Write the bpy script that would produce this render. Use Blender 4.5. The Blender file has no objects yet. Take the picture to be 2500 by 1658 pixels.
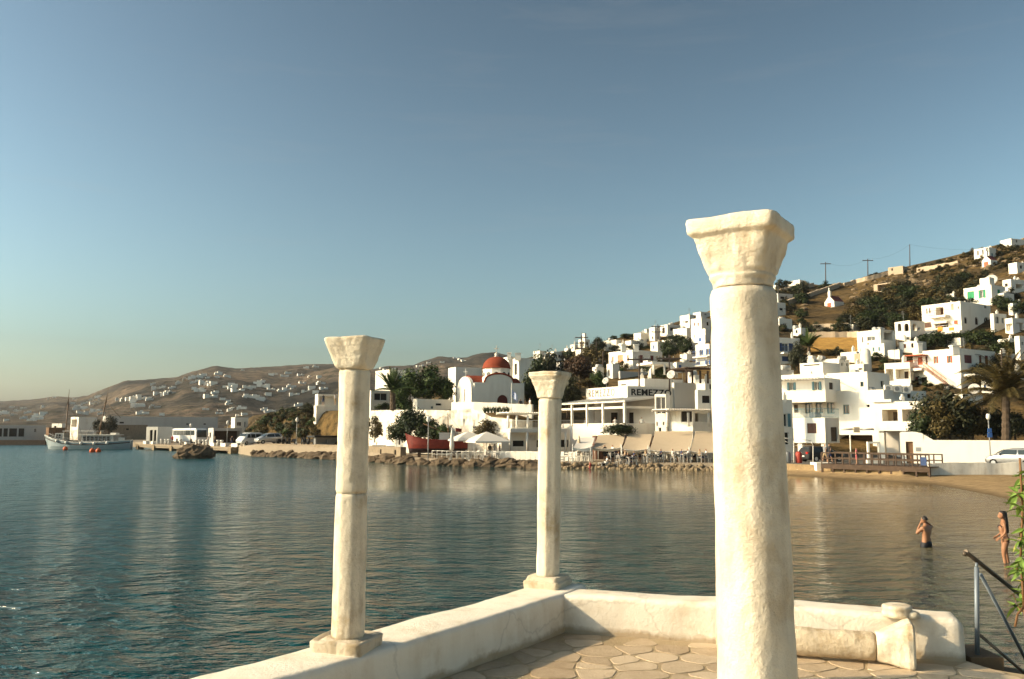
import bpy, math, random
import numpy as np
from mathutils import Vector, Matrix, noise as mnoise
from mathutils.geometry import intersect_line_plane

R = math.radians
random.seed(7)
scene = bpy.context.scene
col = scene.collection

# ------------------------------------------------------------------ camera
FPX, CX, CY, CAMZ = 2083.0, 1250.0, 829.0, 3.8       # focal length and centre in photo pixels
PITCH = math.atan(221.0 / FPX)
cd = bpy.data.cameras.new('camera'); cam = bpy.data.objects.new('camera', cd); col.objects.link(cam)
cam.location = (0, 0, CAMZ); cam.rotation_euler = (math.pi / 2 + PITCH, 0, 0)
cd.sensor_width = 36.0; cd.lens = 36.0 * FPX / 2500.0; cd.clip_start = 0.05; cd.clip_end = 30000
scene.camera = cam

# ------------------------------------------------------------------ sun and sky
SUN_EL, SUN_TRAVEL = R(28), Vector((0.994, 0.11, 0)).normalized()
sd = bpy.data.lights.new('sun', 'SUN'); sun = bpy.data.objects.new('sun', sd); col.objects.link(sun)
sd.energy = 4.1; sd.angle = R(0.53); sd.color = (1.0, 0.77, 0.47)
tr = Vector((SUN_TRAVEL.x * math.cos(SUN_EL), SUN_TRAVEL.y * math.cos(SUN_EL), -math.sin(SUN_EL)))
sun.rotation_euler = tr.to_track_quat('-Z', 'Y').to_euler(); sun.location = (-40, -10, 40)
w = bpy.data.worlds.new('World'); scene.world = w; w.use_nodes = True
nt = w.node_tree; nt.nodes.clear()
sky = nt.nodes.new('ShaderNodeTexSky'); sky.sky_type = 'NISHITA'; sky.sun_disc = False
sky.sun_elevation = SUN_EL; sky.sun_rotation = math.atan2(-SUN_TRAVEL.x, -SUN_TRAVEL.y)
sky.air_density = 1.2; sky.dust_density = 1.6; sky.ozone_density = 3.5; sky.altitude = 0
hsv = nt.nodes.new('ShaderNodeHueSaturation'); hsv.inputs['Saturation'].default_value = 0.55; hsv.inputs['Hue'].default_value = 0.488
gam = nt.nodes.new('ShaderNodeGamma'); gam.inputs['Gamma'].default_value = 2.1
tint = nt.nodes.new('ShaderNodeMix'); tint.data_type = 'RGBA'; tint.blend_type = 'MULTIPLY'
tint.inputs[0].default_value = 1.0; tint.inputs[7].default_value = (0.355, 0.378, 0.337, 1)
bg = nt.nodes.new('ShaderNodeBackground'); bg.inputs['Strength'].default_value = 0.050
wo = nt.nodes.new('ShaderNodeOutputWorld')
nt.links.new(sky.outputs[0], hsv.inputs['Color']); nt.links.new(hsv.outputs[0], gam.inputs['Color'])
nt.links.new(gam.outputs[0], tint.inputs[6])
# thin high cloud, faint and stretched along the horizon
tcw = nt.nodes.new('ShaderNodeTexCoord'); mpw = nt.nodes.new('ShaderNodeMapping'); mpw.inputs['Scale'].default_value = (1.6, 1.6, 15.0); mpw.inputs['Rotation'].default_value = (0.05, 0.03, 0.4)
nzw = nt.nodes.new('ShaderNodeTexNoise'); nzw.inputs['Scale'].default_value = 2.3; nzw.inputs['Detail'].default_value = 8.0; nzw.inputs['Roughness'].default_value = 0.6; nzw.inputs['Distortion'].default_value = 0.4
mrw = nt.nodes.new('ShaderNodeMapRange'); mrw.inputs['From Min'].default_value = 0.56; mrw.inputs['From Max'].default_value = 0.85; mrw.inputs['To Max'].default_value = 0.13
cmw = nt.nodes.new('ShaderNodeMix'); cmw.data_type = 'RGBA'; cmw.inputs[7].default_value = (6.6, 6.3, 5.9, 1)
nt.links.new(tcw.outputs['Generated'], mpw.inputs['Vector']); nt.links.new(mpw.outputs[0], nzw.inputs['Vector']); nt.links.new(nzw.outputs[0], mrw.inputs['Value'])
nt.links.new(mrw.outputs[0], cmw.inputs[0]); nt.links.new(tint.outputs[2], cmw.inputs[6])
nt.links.new(cmw.outputs[2], bg.inputs['Color']); nt.links.new(bg.outputs[0], wo.inputs['Surface'])
scene.view_settings.view_transform = 'Standard'; scene.view_settings.look = 'None'
scene.view_settings.exposure = 0.5; scene.view_settings.gamma = 1.0
scene.cycles.use_denoising = True; scene.cycles.max_bounces = 6; scene.cycles.diffuse_bounces = 4; scene.cycles.glossy_bounces = 3
scene.cycles.transparent_max_bounces = 6

# ------------------------------------------------------------------ pixel <-> place
SP, CP = math.sin(PITCH), math.cos(PITCH)
def ray(u, v):
    x, y = (u - CX) / FPX, (CY - v) / FPX
    return Vector((x, CP - y * SP, SP + y * CP))
def at(u, v, Y):
    d = ray(u, v); t = Y / d.y
    return Vector((d.x * t, Y, CAMZ + d.z * t))
def on_z(u, v, z):
    d = ray(u, v); t = (z - CAMZ) / d.z
    return Vector((d.x * t, d.y * t, z))
def project(p):
    x, y, z = p[0], p[1], p[2] - CAMZ
    dep = y * CP + z * SP; up = -y * SP + z * CP
    return CX + FPX * x / dep, CY - FPX * up / dep

# ------------------------------------------------------------------ object helpers
def tag(o, label=None, cat=None, group=None, kind=None):
    if label: o['label'] = label
    if cat: o['category'] = cat
    if group: o['group'] = group
    if kind: o['kind'] = kind
    elif cat: o['kind'] = 'thing'
    return o
def empty(name, loc, label=None, cat=None, group=None, rz=0):
    o = bpy.data.objects.new(name, None); col.objects.link(o); o.location = loc; o.rotation_euler = (0, 0, rz)
    o.empty_display_size = 0.3
    return tag(o, label, cat, group)
def link(name, me, parent=None, loc=(0, 0, 0)):
    o = bpy.data.objects.new(name, me); col.objects.link(o); o.location = loc
    if parent is not None: o.parent = parent
    return o
def copy_tree(o, parent=None):
    c = o.copy(); col.objects.link(c); c.parent = parent
    for ch in list(o.children): copy_tree(ch, c)
    return c

class MB:
    """collects shapes; build() links them as one mesh object"""
    def __init__(s): s.v = []; s.f = []; s.m = []; s.sm = []
    def face(s, pts, m=0, sm=False):
        n = len(s.v); s.v += [tuple(p) for p in pts]; s.f.append(tuple(range(n, n + len(pts)))); s.m.append(m); s.sm.append(sm)
    def hexa(s, b, t, m=0, top=True, bottom=True):
        """b, t: four points each, counter-clockwise from above"""
        n = len(s.v); s.v += [tuple(p) for p in b] + [tuple(p) for p in t]
        k = len(b)
        for i in range(k):
            j = (i + 1) % k; s.f.append((n + i, n + j, n + k + j, n + k + i)); s.m.append(m); s.sm.append(False)
        if top: s.f.append(tuple(n + k + i for i in range(k))); s.m.append(m); s.sm.append(False)
        if bottom: s.f.append(tuple(n + i for i in reversed(range(k)))); s.m.append(m); s.sm.append(False)
    def box(s, x0, x1, y0, y1, z0, z1, m=0):
        s.hexa([(x0, y0, z0), (x1, y0, z0), (x1, y1, z0), (x0, y1, z0)], [(x0, y0, z1), (x1, y0, z1), (x1, y1, z1), (x0, y1, z1)], m)
    def obox(s, o, ax, ay, az, m=0):
        """oriented box from corner o with edge vectors ax, ay, az (right-handed)"""
        o, ax, ay, az = Vector(o), Vector(ax), Vector(ay), Vector(az)
        if ax.cross(ay).dot(az) < 0: ax, ay = ay, ax
        s.hexa([o, o + ax, o + ax + ay, o + ay], [o + az, o + ax + az, o + ax + ay + az, o + ay + az], m)
    def tube(s, p, q, r0, r1=None, n=8, m=0, caps=True, sm=True):
        p, q = Vector(p), Vector(q); r1 = r0 if r1 is None else r1
        d = (q - p)
        if d.length < 1e-6: return
        d.normalize(); a = d.orthogonal().normalized(); b = d.cross(a)
        k = len(s.v)
        for c, r in ((p, r0), (q, r1)):
            for i in range(n):
                t = 2 * math.pi * i / n; s.v.append(tuple(c + a * (r * math.cos(t)) + b * (r * math.sin(t))))
        for i in range(n):
            j = (i + 1) % n; s.f.append((k + i, k + j, k + n + j, k + n + i)); s.m.append(m); s.sm.append(sm)
        if caps:
            s.f.append(tuple(k + i for i in reversed(range(n)))); s.m.append(m); s.sm.append(False)
            s.f.append(tuple(k + n + i for i in range(n))); s.m.append(m); s.sm.append(False)
    def path(s, pts, r, n=6, m=0):
        for a, b in zip(pts[:-1], pts[1:]): s.tube(a, b, r, r, n, m)
    def rings(s, rings, m=0, sm=True, caps=True):
        """rings: list of equal-length point lists"""
        k = len(s.v); n = len(rings[0])
        for rg in rings: s.v += [tuple(p) for p in rg]
        for a in range(len(rings) - 1):
            for i in range(n):
                j = (i + 1) % n
                s.f.append((k + a * n + i, k + a * n + j, k + (a + 1) * n + j, k + (a + 1) * n + i)); s.m.append(m); s.sm.append(sm)
        if caps:
            s.f.append(tuple(k + i for i in reversed(range(n)))); s.m.append(m); s.sm.append(False)
            s.f.append(tuple(k + (len(rings) - 1) * n + i for i in range(n))); s.m.append(m); s.sm.append(False)
    def lathe(s, c, prof, n=16, m=0, sm=True, caps=True):
        c = Vector(c)
        s.rings([[c + Vector((r * math.cos(2 * math.pi * i / n), r * math.sin(2 * math.pi * i / n), z)) for i in range(n)] for r, z in prof], m, sm, caps)
    def ball(s, c, r, n=10, m=0, sz=1.0):
        s.lathe(c, [(max(1e-3, r * math.sin(math.pi * k / 6)), -r * sz * math.cos(math.pi * k / 6)) for k in range(7)], n, m)
    def mesh(s, name, mats, off=(0, 0, 0)):
        me = bpy.data.meshes.new(name)
        ox, oy, oz = off
        me.from_pydata([(a - ox, b - oy, c - oz) for a, b, c in s.v], [], s.f)
        for mt in (mats if isinstance(mats, (list, tuple)) else [mats]): me.materials.append(mt)
        me.polygons.foreach_set('material_index', s.m); me.polygons.foreach_set('use_smooth', s.sm)
        me.update(); return me
    def build(s, name, mats, parent=None, world=True):
        """verts are world coordinates when the parent is a placed Empty (world=True)"""
        off = (0, 0, 0)
        if parent is not None and world:
            q = parent; off = Vector((0, 0, 0))
            while q is not None: off += Vector(q.location); q = q.parent
        elif parent is None and world and s.v:
            a = np.array(s.v); off = Vector(((a[:, 0].min() + a[:, 0].max()) / 2, (a[:, 1].min() + a[:, 1].max()) / 2, a[:, 2].min()))
        o = link(name, s.mesh(name, mats, off), parent)
        if parent is None: o.location = off
        return o

# ------------------------------------------------------------------ materials
MATS = {}
def new_mat(name):
    m = bpy.data.materials.new(name); m.use_nodes = True; MATS[name] = m
    return m, m.node_tree, m.node_tree.nodes['Principled BSDF']
def N(nt, t, **kw):
    n = nt.nodes.new(t)
    for k, v in kw.items():
        if k in n.inputs: n.inputs[k].default_value = v
        else: setattr(n, k, v)
    return n
def ramp(nt, fac, stops):
    r = nt.nodes.new('ShaderNodeValToRGB'); e = r.color_ramp.elements
    while len(e) < len(stops): e.new(0.5)
    for k, (p, c) in enumerate(stops): e[k].position = p; e[k].color = (*c, 1)
    nt.links.new(fac, r.inputs[0]); return r.outputs[0]
def mixc(nt, fac, a, b, mode='MIX'):
    n = nt.nodes.new('ShaderNodeMix'); n.data_type = 'RGBA'; n.blend_type = mode
    for sck, val in ((n.inputs[0], fac), (n.inputs[6], a), (n.inputs[7], b)):
        if hasattr(val, 'links'): nt.links.new(val, sck)
        else: sck.default_value = val if isinstance(val, float) else (*val, 1)
    return n.outputs[2]
def solid(name, c, rough=0.7, metal=0.0, spec=0.3, var=0.12, scale=3.0, bump=0.0):
    m, nt, b = new_mat(name)
    b.inputs['Roughness'].default_value = rough; b.inputs['Metallic'].default_value = metal
    b.inputs['Specular IOR Level'].default_value = spec
    tc = N(nt, 'ShaderNodeNewGeometry'); nz = N(nt, 'ShaderNodeTexNoise', Scale=scale, Detail=5.0, Roughness=0.6)
    nt.links.new(tc.outputs['Position'], nz.inputs['Vector'])
    lo = tuple(max(0, x * (1 - var)) for x in c); hi = tuple(min(1, x * (1 + var)) for x in c)
    nt.links.new(ramp(nt, nz.outputs[0], [(0.3, lo), (0.7, hi)]), b.inputs['Base Color'])
    if bump:
        bp = N(nt, 'ShaderNodeBump', Strength=bump, Distance=0.05); nt.links.new(nz.outputs[0], bp.inputs['Height'])
        nt.links.new(bp.outputs[0], b.inputs['Normal'])
    return m
def whitewash(name, c, dirt, scale=0.7, bump=0.25, dirt_amt=0.35, fine=9.0, stain=None, foot=None, cracks=0.0):
    m, nt, b = new_mat(name)
    b.inputs['Roughness'].default_value = 0.85; b.inputs['Specular IOR Level'].default_value = 0.2
    g = N(nt, 'ShaderNodeNewGeometry')
    n1 = N(nt, 'ShaderNodeTexNoise', Scale=scale, Detail=6.0, Roughness=0.65); n2 = N(nt, 'ShaderNodeTexNoise', Scale=fine, Detail=6.0, Roughness=0.7)
    nt.links.new(g.outputs['Position'], n1.inputs['Vector']); nt.links.new(g.outputs['Position'], n2.inputs['Vector'])
    mp = N(nt, 'ShaderNodeMapping'); mp.inputs['Scale'].default_value = (1.0, 1.0, 0.12)
    nt.links.new(g.outputs['Position'], mp.inputs['Vector'])
    n3 = N(nt, 'ShaderNodeTexNoise', Scale=scale * 3, Detail=4.0); nt.links.new(mp.outputs[0], n3.inputs['Vector'])
    mul = N(nt, 'ShaderNodeMath', operation='MULTIPLY'); nt.links.new(n1.outputs[0], mul.inputs[0]); nt.links.new(n3.outputs[0], mul.inputs[1])
    f = N(nt, 'ShaderNodeMapRange'); f.inputs['From Min'].default_value = 0.22; f.inputs['From Max'].default_value = 0.5
    f.inputs['To Min'].default_value = 0.0; f.inputs['To Max'].default_value = dirt_amt
    nt.links.new(mul.outputs[0], f.inputs['Value'])
    cc = mixc(nt, f.outputs[0], c, dirt)
    if stain:
        f2 = N(nt, 'ShaderNodeMapRange'); f2.inputs['From Min'].default_value = 0.56; f2.inputs['From Max'].default_value = 0.72
        f2.inputs['To Max'].default_value = stain[1]; nt.links.new(n1.outputs[0], f2.inputs['Value'])
        cc = mixc(nt, f2.outputs[0], cc, stain[0])
    if foot:                                                             # grime where the wall meets the paving
        sep = N(nt, 'ShaderNodeSeparateXYZ'); nt.links.new(g.outputs['Position'], sep.inputs[0])
        ad = N(nt, 'ShaderNodeMath', operation='MULTIPLY_ADD'); ad.inputs[1].default_value = -0.16; nt.links.new(n1.outputs[0], ad.inputs[0]); nt.links.new(sep.outputs['Z'], ad.inputs[2])
        f3 = N(nt, 'ShaderNodeMapRange'); f3.inputs['From Min'].default_value = foot[0] - 0.06; f3.inputs['From Max'].default_value = foot[0] - 0.02; f3.inputs['To Min'].default_value = foot[2]; f3.inputs['To Max'].default_value = 0.0
        nt.links.new(ad.outputs[0], f3.inputs['Value']); cc = mixc(nt, f3.outputs[0], cc, foot[1])
    if cracks:
        vo = N(nt, 'ShaderNodeTexVoronoi', feature='DISTANCE_TO_EDGE', Scale=0.8); ds = N(nt, 'ShaderNodeMix', data_type='VECTOR')
        va = N(nt, 'ShaderNodeVectorMath', operation='MULTIPLY_ADD'); va.inputs[1].default_value = (.35, .35, .35); nt.links.new(n1.outputs['Color'], va.inputs[0]); nt.links.new(g.outputs['Position'], va.inputs[2]); nt.links.new(va.outputs[0], vo.inputs['Vector'])
        f4 = N(nt, 'ShaderNodeMapRange'); f4.inputs['From Min'].default_value = 0.0; f4.inputs['From Max'].default_value = 0.012; f4.inputs['To Min'].default_value = cracks; f4.inputs['To Max'].default_value = 0.0
        nt.links.new(vo.outputs['Distance'], f4.inputs['Value']); cc = mixc(nt, f4.outputs[0], cc, (0.22, 0.16, 0.10))
    nt.links.new(cc, b.inputs['Base Color'])
    bp = N(nt, 'ShaderNodeBump', Strength=bump, Distance=0.02); nt.links.new(n2.outputs[0], bp.inputs['Height'])
    nt.links.new(bp.outputs[0], b.inputs['Normal'])
    return m
WHITE = whitewash('whitewash', (0.80, 0.745, 0.64), (0.54, 0.46, 0.35), 0.5, 0.2, 0.38, 3.0)
CREAM = whitewash('cream_plaster', (0.72, 0.66, 0.55), (0.52, 0.45, 0.36), 0.5, 0.15, 0.3, 3.0)
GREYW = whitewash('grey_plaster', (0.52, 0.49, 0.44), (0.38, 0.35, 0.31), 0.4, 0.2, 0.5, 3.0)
STONEW = whitewash('rubble_wall', (0.27, 0.21, 0.14), (0.13, 0.10, 0.065), 1.8, 0.8, 0.8, 5.0)
BEIGE = whitewash('bare_beige_wall', (0.46, 0.36, 0.25), (0.32, 0.25, 0.18), 0.8, 0.4, 0.6, 5.0)
TERW = whitewash('terrace_whitewash', (0.80, 0.725, 0.60), (0.58, 0.46, 0.31), 2.4, 0.5, 0.6, 34.0, ((0.54, 0.42, 0.27), 0.42), (CAMZ - 1.65, (0.34, 0.23, 0.11), 0.7), 0.22)
MARBLE = whitewash('limewashed_marble', (0.74, 0.65, 0.50), (0.30, 0.23, 0.15), 5.0, 0.6, 0.95, 30.0, ((0.46, 0.31, 0.14), 0.6))
MARBLE_W = whitewash('limewashed_marble_light', (0.78, 0.69, 0.54), (0.42, 0.31, 0.19), 4.2, 0.6, 0.85, 30.0, ((0.50, 0.36, 0.2), 0.5))
BASEST = whitewash('weathered_base_stone', (0.62, 0.53, 0.40), (0.34, 0.25, 0.13), 5.0, 0.9, 0.7, 40.0, ((0.34, 0.22, 0.09), 0.6))
DARKG = solid('dark_glass', (0.025, 0.025, 0.028), 0.15, 0, 0.5, 0.2)
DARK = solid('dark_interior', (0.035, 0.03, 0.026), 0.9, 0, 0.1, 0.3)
CANVAS = whitewash('canvas', (0.52, 0.41, 0.28), (0.42, 0.32, 0.21), 0.9, 0.2, 0.4, 4.0)
CANVAS_W = whitewash('pale_canvas', (0.66, 0.61, 0.53), (0.55, 0.49, 0.41), 0.9, 0.15, 0.3, 4.0)
PALEWOOD = solid('pale_painted_wood', (0.70, 0.66, 0.58), 0.6)
WOOD = solid('brown_wood', (0.16, 0.085, 0.04), 0.7, var=0.3)
DARKWOOD = solid('dark_wood', (0.06, 0.035, 0.02), 0.7, var=0.3)
STEEL = solid('grey_painted_steel', (0.19, 0.22, 0.25), 0.5, 0.3)
RUSTY = solid('brown_steel_tube', (0.10, 0.08, 0.06), 0.5, 0.5, var=0.35, scale=20)
POLE = solid('pole_wood', (0.075, 0.055, 0.045), 0.9)
GREYM = solid('grey_metal', (0.28, 0.28, 0.27), 0.5, 0.4)
TILE = whitewash('red_dome_paint', (0.23, 0.046, 0.020), (0.15, 0.034, 0.016), 1.2, 0.2, 0.6, 5.0)
REDSH = solid('red_shutter', (0.42, 0.10, 0.04), 0.6); DREDSH = solid('dark_red_shutter', (0.13, 0.022, 0.016), 0.6)
PINKSH = solid('faded_orange_shutter', (0.58, 0.28, 0.15), 0.6); BLUESH = solid('blue_shutter', (0.05, 0.13, 0.36), 0.6)
TEALSH = solid('teal_shutter', (0.10, 0.21, 0.24), 0.6); GREENSH = solid('green_shutter', (0.02, 0.26, 0.10), 0.6)
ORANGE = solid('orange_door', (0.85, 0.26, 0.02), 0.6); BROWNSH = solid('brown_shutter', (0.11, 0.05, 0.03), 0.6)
NAVY = solid('navy_shutter', (0.02, 0.045, 0.13), 0.6)
# ------------------------------------------------------------------ sea
def sea():
    m, nt, b = new_mat('sea_water')
    g = N(nt, 'ShaderNodeNewGeometry'); sep = N(nt, 'ShaderNodeSeparateXYZ'); nt.links.new(g.outputs['Position'], sep.inputs[0])
    # bed colour: sand by the beach, brightened to add golden reflections; teal where deep
    nz = N(nt, 'ShaderNodeTexNoise', Scale=0.03, Detail=4.0); nt.links.new(g.outputs['Position'], nz.inputs['Vector'])
    sh = N(nt, 'ShaderNodeMath', operation='MULTIPLY_ADD'); sh.inputs[1].default_value = 14.0
    nt.links.new(nz.outputs[0], sh.inputs[0]); nt.links.new(sep.outputs['X'], sh.inputs[2])
    f = N(nt, 'ShaderNodeMapRange'); f.interpolation_type = 'SMOOTHSTEP'
    f.inputs['From Min'].default_value = 6.0; f.inputs['From Max'].default_value = 34.0; nt.links.new(sh.outputs[0], f.inputs['Value'])
    c = mixc(nt, f.outputs[0], (0.002, 0.046, 0.050), (0.19, 0.135, 0.060))
    nt.links.new(c, b.inputs['Base Color'])
    b.inputs['Roughness'].default_value = 0.06; b.inputs['IOR'].default_value = 1.333; b.inputs['Specular IOR Level'].default_value = 0.5
    mp = N(nt, 'ShaderNodeMapping'); mp.inputs['Scale'].default_value = (0.62, 1.0, 1.0); mp.inputs['Rotation'].default_value = (0, 0, R(8))
    nt.links.new(g.outputs['Position'], mp.inputs['Vector'])
    n1 = N(nt, 'ShaderNodeTexNoise', Scale=0.95, Detail=3.0, Roughness=0.55, Distortion=0.3); nt.links.new(mp.outputs[0], n1.inputs['Vector'])
    n2 = N(nt, 'ShaderNodeTexNoise', Scale=3.4, Detail=4.0, Roughness=0.6, Distortion=0.4); nt.links.new(mp.outputs[0], n2.inputs['Vector'])
    n3 = N(nt, 'ShaderNodeTexNoise', Scale=0.055, Detail=3.0); nt.links.new(g.outputs['Position'], n3.inputs['Vector'])
    ad = N(nt, 'ShaderNodeMath', operation='MULTIPLY_ADD'); ad.inputs[1].default_value = 0.40
    nt.links.new(n2.outputs[0], ad.inputs[0]); nt.links.new(n1.outputs[0], ad.inputs[2])
    # gusts: patches of calmer and rougher water
    gs = N(nt, 'ShaderNodeMapRange'); gs.inputs['From Min'].default_value = 0.3; gs.inputs['From Max'].default_value = 0.7
    gs.inputs['To Min'].default_value = 0.55; gs.inputs['To Max'].default_value = 1.0; nt.links.new(n3.outputs[0], gs.inputs['Value'])
    lee = N(nt, 'ShaderNodeMapRange'); lee.interpolation_type = 'SMOOTHSTEP'; lee.inputs['From Min'].default_value = 14.0; lee.inputs['From Max'].default_value = 60.0   # calmer under the shore
    lee.inputs['To Min'].default_value = 1.0; lee.inputs['To Max'].default_value = 0.06; nt.links.new(sep.outputs['Y'], lee.inputs['Value'])
    shx = N(nt, 'ShaderNodeMapRange'); shx.interpolation_type = 'SMOOTHSTEP'; shx.inputs['From Min'].default_value = -45.0; shx.inputs['From Max'].default_value = -5.0; nt.links.new(sep.outputs['X'], shx.inputs['Value'])
    lmx = N(nt, 'ShaderNodeMix'); nt.links.new(shx.outputs[0], lmx.inputs[0]); lmx.inputs[2].default_value = 1.0; nt.links.new(lee.outputs[0], lmx.inputs[3])
    lm = N(nt, 'ShaderNodeMath', operation='MULTIPLY'); nt.links.new(gs.outputs[0], lm.inputs[0]); nt.links.new(lmx.outputs[0], lm.inputs[1])
    rg = N(nt, 'ShaderNodeMapRange'); rg.inputs['To Min'].default_value = .20; rg.inputs['To Max'].default_value = .06; nt.links.new(shx.outputs[0], rg.inputs['Value']); nt.links.new(rg.outputs[0], b.inputs['Roughness'])
    bp = N(nt, 'ShaderNodeBump', Distance=1.15); nt.links.new(lm.outputs[0], bp.inputs['Strength'])
    nt.links.new(ad.outputs[0], bp.inputs['Height']); nt.links.new(bp.outputs[0], b.inputs['Normal'])
    mb = MB(); xs = [-3400, -300, -40, 0, 40, 300, 3400]; ys = [-400, 0, 30, 80, 300, 1000, 3400]
    for i in range(6):
        for j in range(6):
            mb.face([(xs[i], ys[j], 0), (xs[i + 1], ys[j], 0), (xs[i + 1], ys[j + 1], 0), (xs[i], ys[j + 1], 0)])
    o = mb.build('sea_water', m, world=False); tag(o, 'teal rippled bay water in front of the town', None, None, 'structure')
sea()

# ------------------------------------------------------------------ terrace
FLZ = CAMZ - 1.65; WTZ = CAMZ - 1.333          # floor and parapet-top heights
CORN = on_z(1378, 1545, FLZ); WL_END = on_z(1080, 1658, FLZ); WB_END = on_z(2360, 1617, FLZ)
DL = (WL_END - CORN).normalized(); DB = (WB_END - CORN).normalized()
NLi = Vector((-DL.y, DL.x, 0)); NLi = NLi if NLi.x > 0 else -NLi       # inward (towards the paving)
NBi = Vector((DB.y, -DB.x, 0)); NBi = NBi if NBi.y < 0 else -NBi
def nz(p, s, a): return a * mnoise.noise(Vector(p) * s)
def parapet(name, start, d, nin, length, thick, ztop, label, zlow=-1.2, start_ext=0.0):
    """lime-washed wall with soft worn edges, swept along d; inner face on the line start + d*t"""
    o3 = -nin; zt = ztop - FLZ
    prof = []                                                           # (outward offset, height above the floor)
    def arc(cx, cz, r, a0, a1, k=6):
        for i in range(k + 1):
            a = R(a0 + (a1 - a0) * i / k); prof.append((cx + r * math.cos(a), cz + r * math.sin(a)))
    prof += [(0.0, -0.25), (0.0, 0.0), (0.002, zt * 0.25), (0.004, zt * 0.5), (0.006, zt * 0.75)]
    arc(0.050, zt - 0.045, 0.045, 180, 90)
    for q in (0.25, 0.5, 0.75): prof.append((0.05 + (thick - 0.10) * q, zt))
    arc(thick - 0.050, zt - 0.05, 0.05, 90, 0)
    prof += [(thick + 0.01, zt * 0.4), (thick + 0.03, -0.2), (thick + 0.10, zlow - FLZ)]
    n = int((length + start_ext) / 0.045)
    rings = []
    for k in range(n + 1):
        t = -start_ext + (length + start_ext) * k / n
        rg = []
        endr = max(0.0, 1 - (length - t) / 0.035); shrink = 1 - math.sqrt(max(0, 1 - endr * endr)) if endr > 0 else 0
        for a, h in prof:
            h2 = h - (0.05 * shrink if h > 0.05 else 0); a2 = a + (thick / 2 - a) * 0.2 * shrink
            p = start + d * t + o3 * a2 + Vector((0, 0, h2))
            g = nz(p, 1.7, 0.020) + nz(p, 6.0, 0.007) + nz(p, 17.0, 0.0035)
            p = p + o3 * g * 0.8 + Vector((0, 0, (nz(p + Vector((9, 3, 1)), 1.3, 0.020) + nz(p, 8.0, 0.004)) if h > 0.1 else 0))
            rg.append(p)
        rings.append(rg)
    mb = MB(); mb.rings(rings, 0, True, True)
    o = mb.build(name, TERW); return tag(o, label, 'parapet wall')
parapet('parapet_wall', CORN, DL, NLi, 8.5, 0.44, WTZ, 'low whitewashed parapet carrying the slim left-hand column, seen from its shaded side', start_ext=0.40)
parapet('parapet_wall', CORN - DB * 0.2, DB, NBi, (WB_END - CORN).length + 0.2, 0.31, WTZ - 0.012, 'low sunlit whitewashed parapet behind the fallen column, ending at the steps')

# the floor: a mortar bed with flagstones let into it
TA = CORN + DL * 9.0; TB = WB_END
R1 = on_z(2420, 1634, FLZ); R2 = on_z(2500, 1647, FLZ); R3 = R2 + (R2 - R1) * 6
floor_poly = [CORN - NLi * 0.1 - NBi * 0.1, TA - NLi * 0.1, Vector((TA.x, -5, FLZ)), Vector((8, -5, FLZ)), Vector((8, R3.y, FLZ)), R3, R2, R1, TB - NBi * 0.05]
mb = MB(); mb.hexa([Vector((p.x, p.y, -1.2)) for p in floor_poly], [Vector((p.x, p.y, FLZ)) for p in floor_poly])
MORTAR = whitewash('mortar_bed', (0.40, 0.31, 0.19), (0.25, 0.18, 0.10), 2.5, 0.6, 0.7, 40.0)
flo = mb.build('terrace_floor', MORTAR); tag(flo, 'terrace floor of irregular tan flagstones set in mortar', None, None, 'structure')
def flag_mat(name, a, b_):
    m, nt, b = new_mat(name); b.inputs['Roughness'].default_value = 0.75; b.inputs['Specular IOR Level'].default_value = 0.25
    g = N(nt, 'ShaderNodeNewGeometry'); oi = N(nt, 'ShaderNodeObjectInfo')
    n1 = N(nt, 'ShaderNodeTexNoise', Scale=7.0, Detail=7.0, Roughness=0.7); nt.links.new(g.outputs['Position'], n1.inputs['Vector'])
    ad = N(nt, 'ShaderNodeMath', operation='MULTIPLY_ADD'); ad.inputs[1].default_value = 0.45; nt.links.new(oi.outputs['Random'], ad.inputs[0])
    sc = N(nt, 'ShaderNodeMath', operation='MULTIPLY'); sc.inputs[1].default_value = 0.7; nt.links.new(n1.outputs[0], sc.inputs[0]); nt.links.new(sc.outputs[0], ad.inputs[2])
    nt.links.new(ramp(nt, ad.outputs[0], [(0.25, a), (0.75, b_)]), b.inputs['Base Color'])
    n2 = N(nt, 'ShaderNodeTexNoise', Scale=45.0, Detail=5.0); nt.links.new(g.outputs['Position'], n2.inputs['Vector'])
    bp = N(nt, 'ShaderNodeBump', Strength=0.5, Distance=0.012); nt.links.new(n2.outputs[0], bp.inputs['Height']); nt.links.new(bp.outputs[0], b.inputs['Normal'])
    return m
FLAG = flag_mat('flagstone', (0.34, 0.25, 0.155), (0.56, 0.44, 0.30))
def clip(poly, p, n):
    out = []
    for i in range(len(poly)):
        a, b = poly[i], poly[(i + 1) % len(poly)]
        da, db = (a[0] - p[0]) * n[0] + (a[1] - p[1]) * n[1], (b[0] - p[0]) * n[0] + (b[1] - p[1]) * n[1]
        if da <= 0: out.append(a)
        if da * db < 0:
            t = da / (da - db); out.append((a[0] + (b[0] - a[0]) * t, a[1] + (b[1] - a[1]) * t))
    return out
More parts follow.
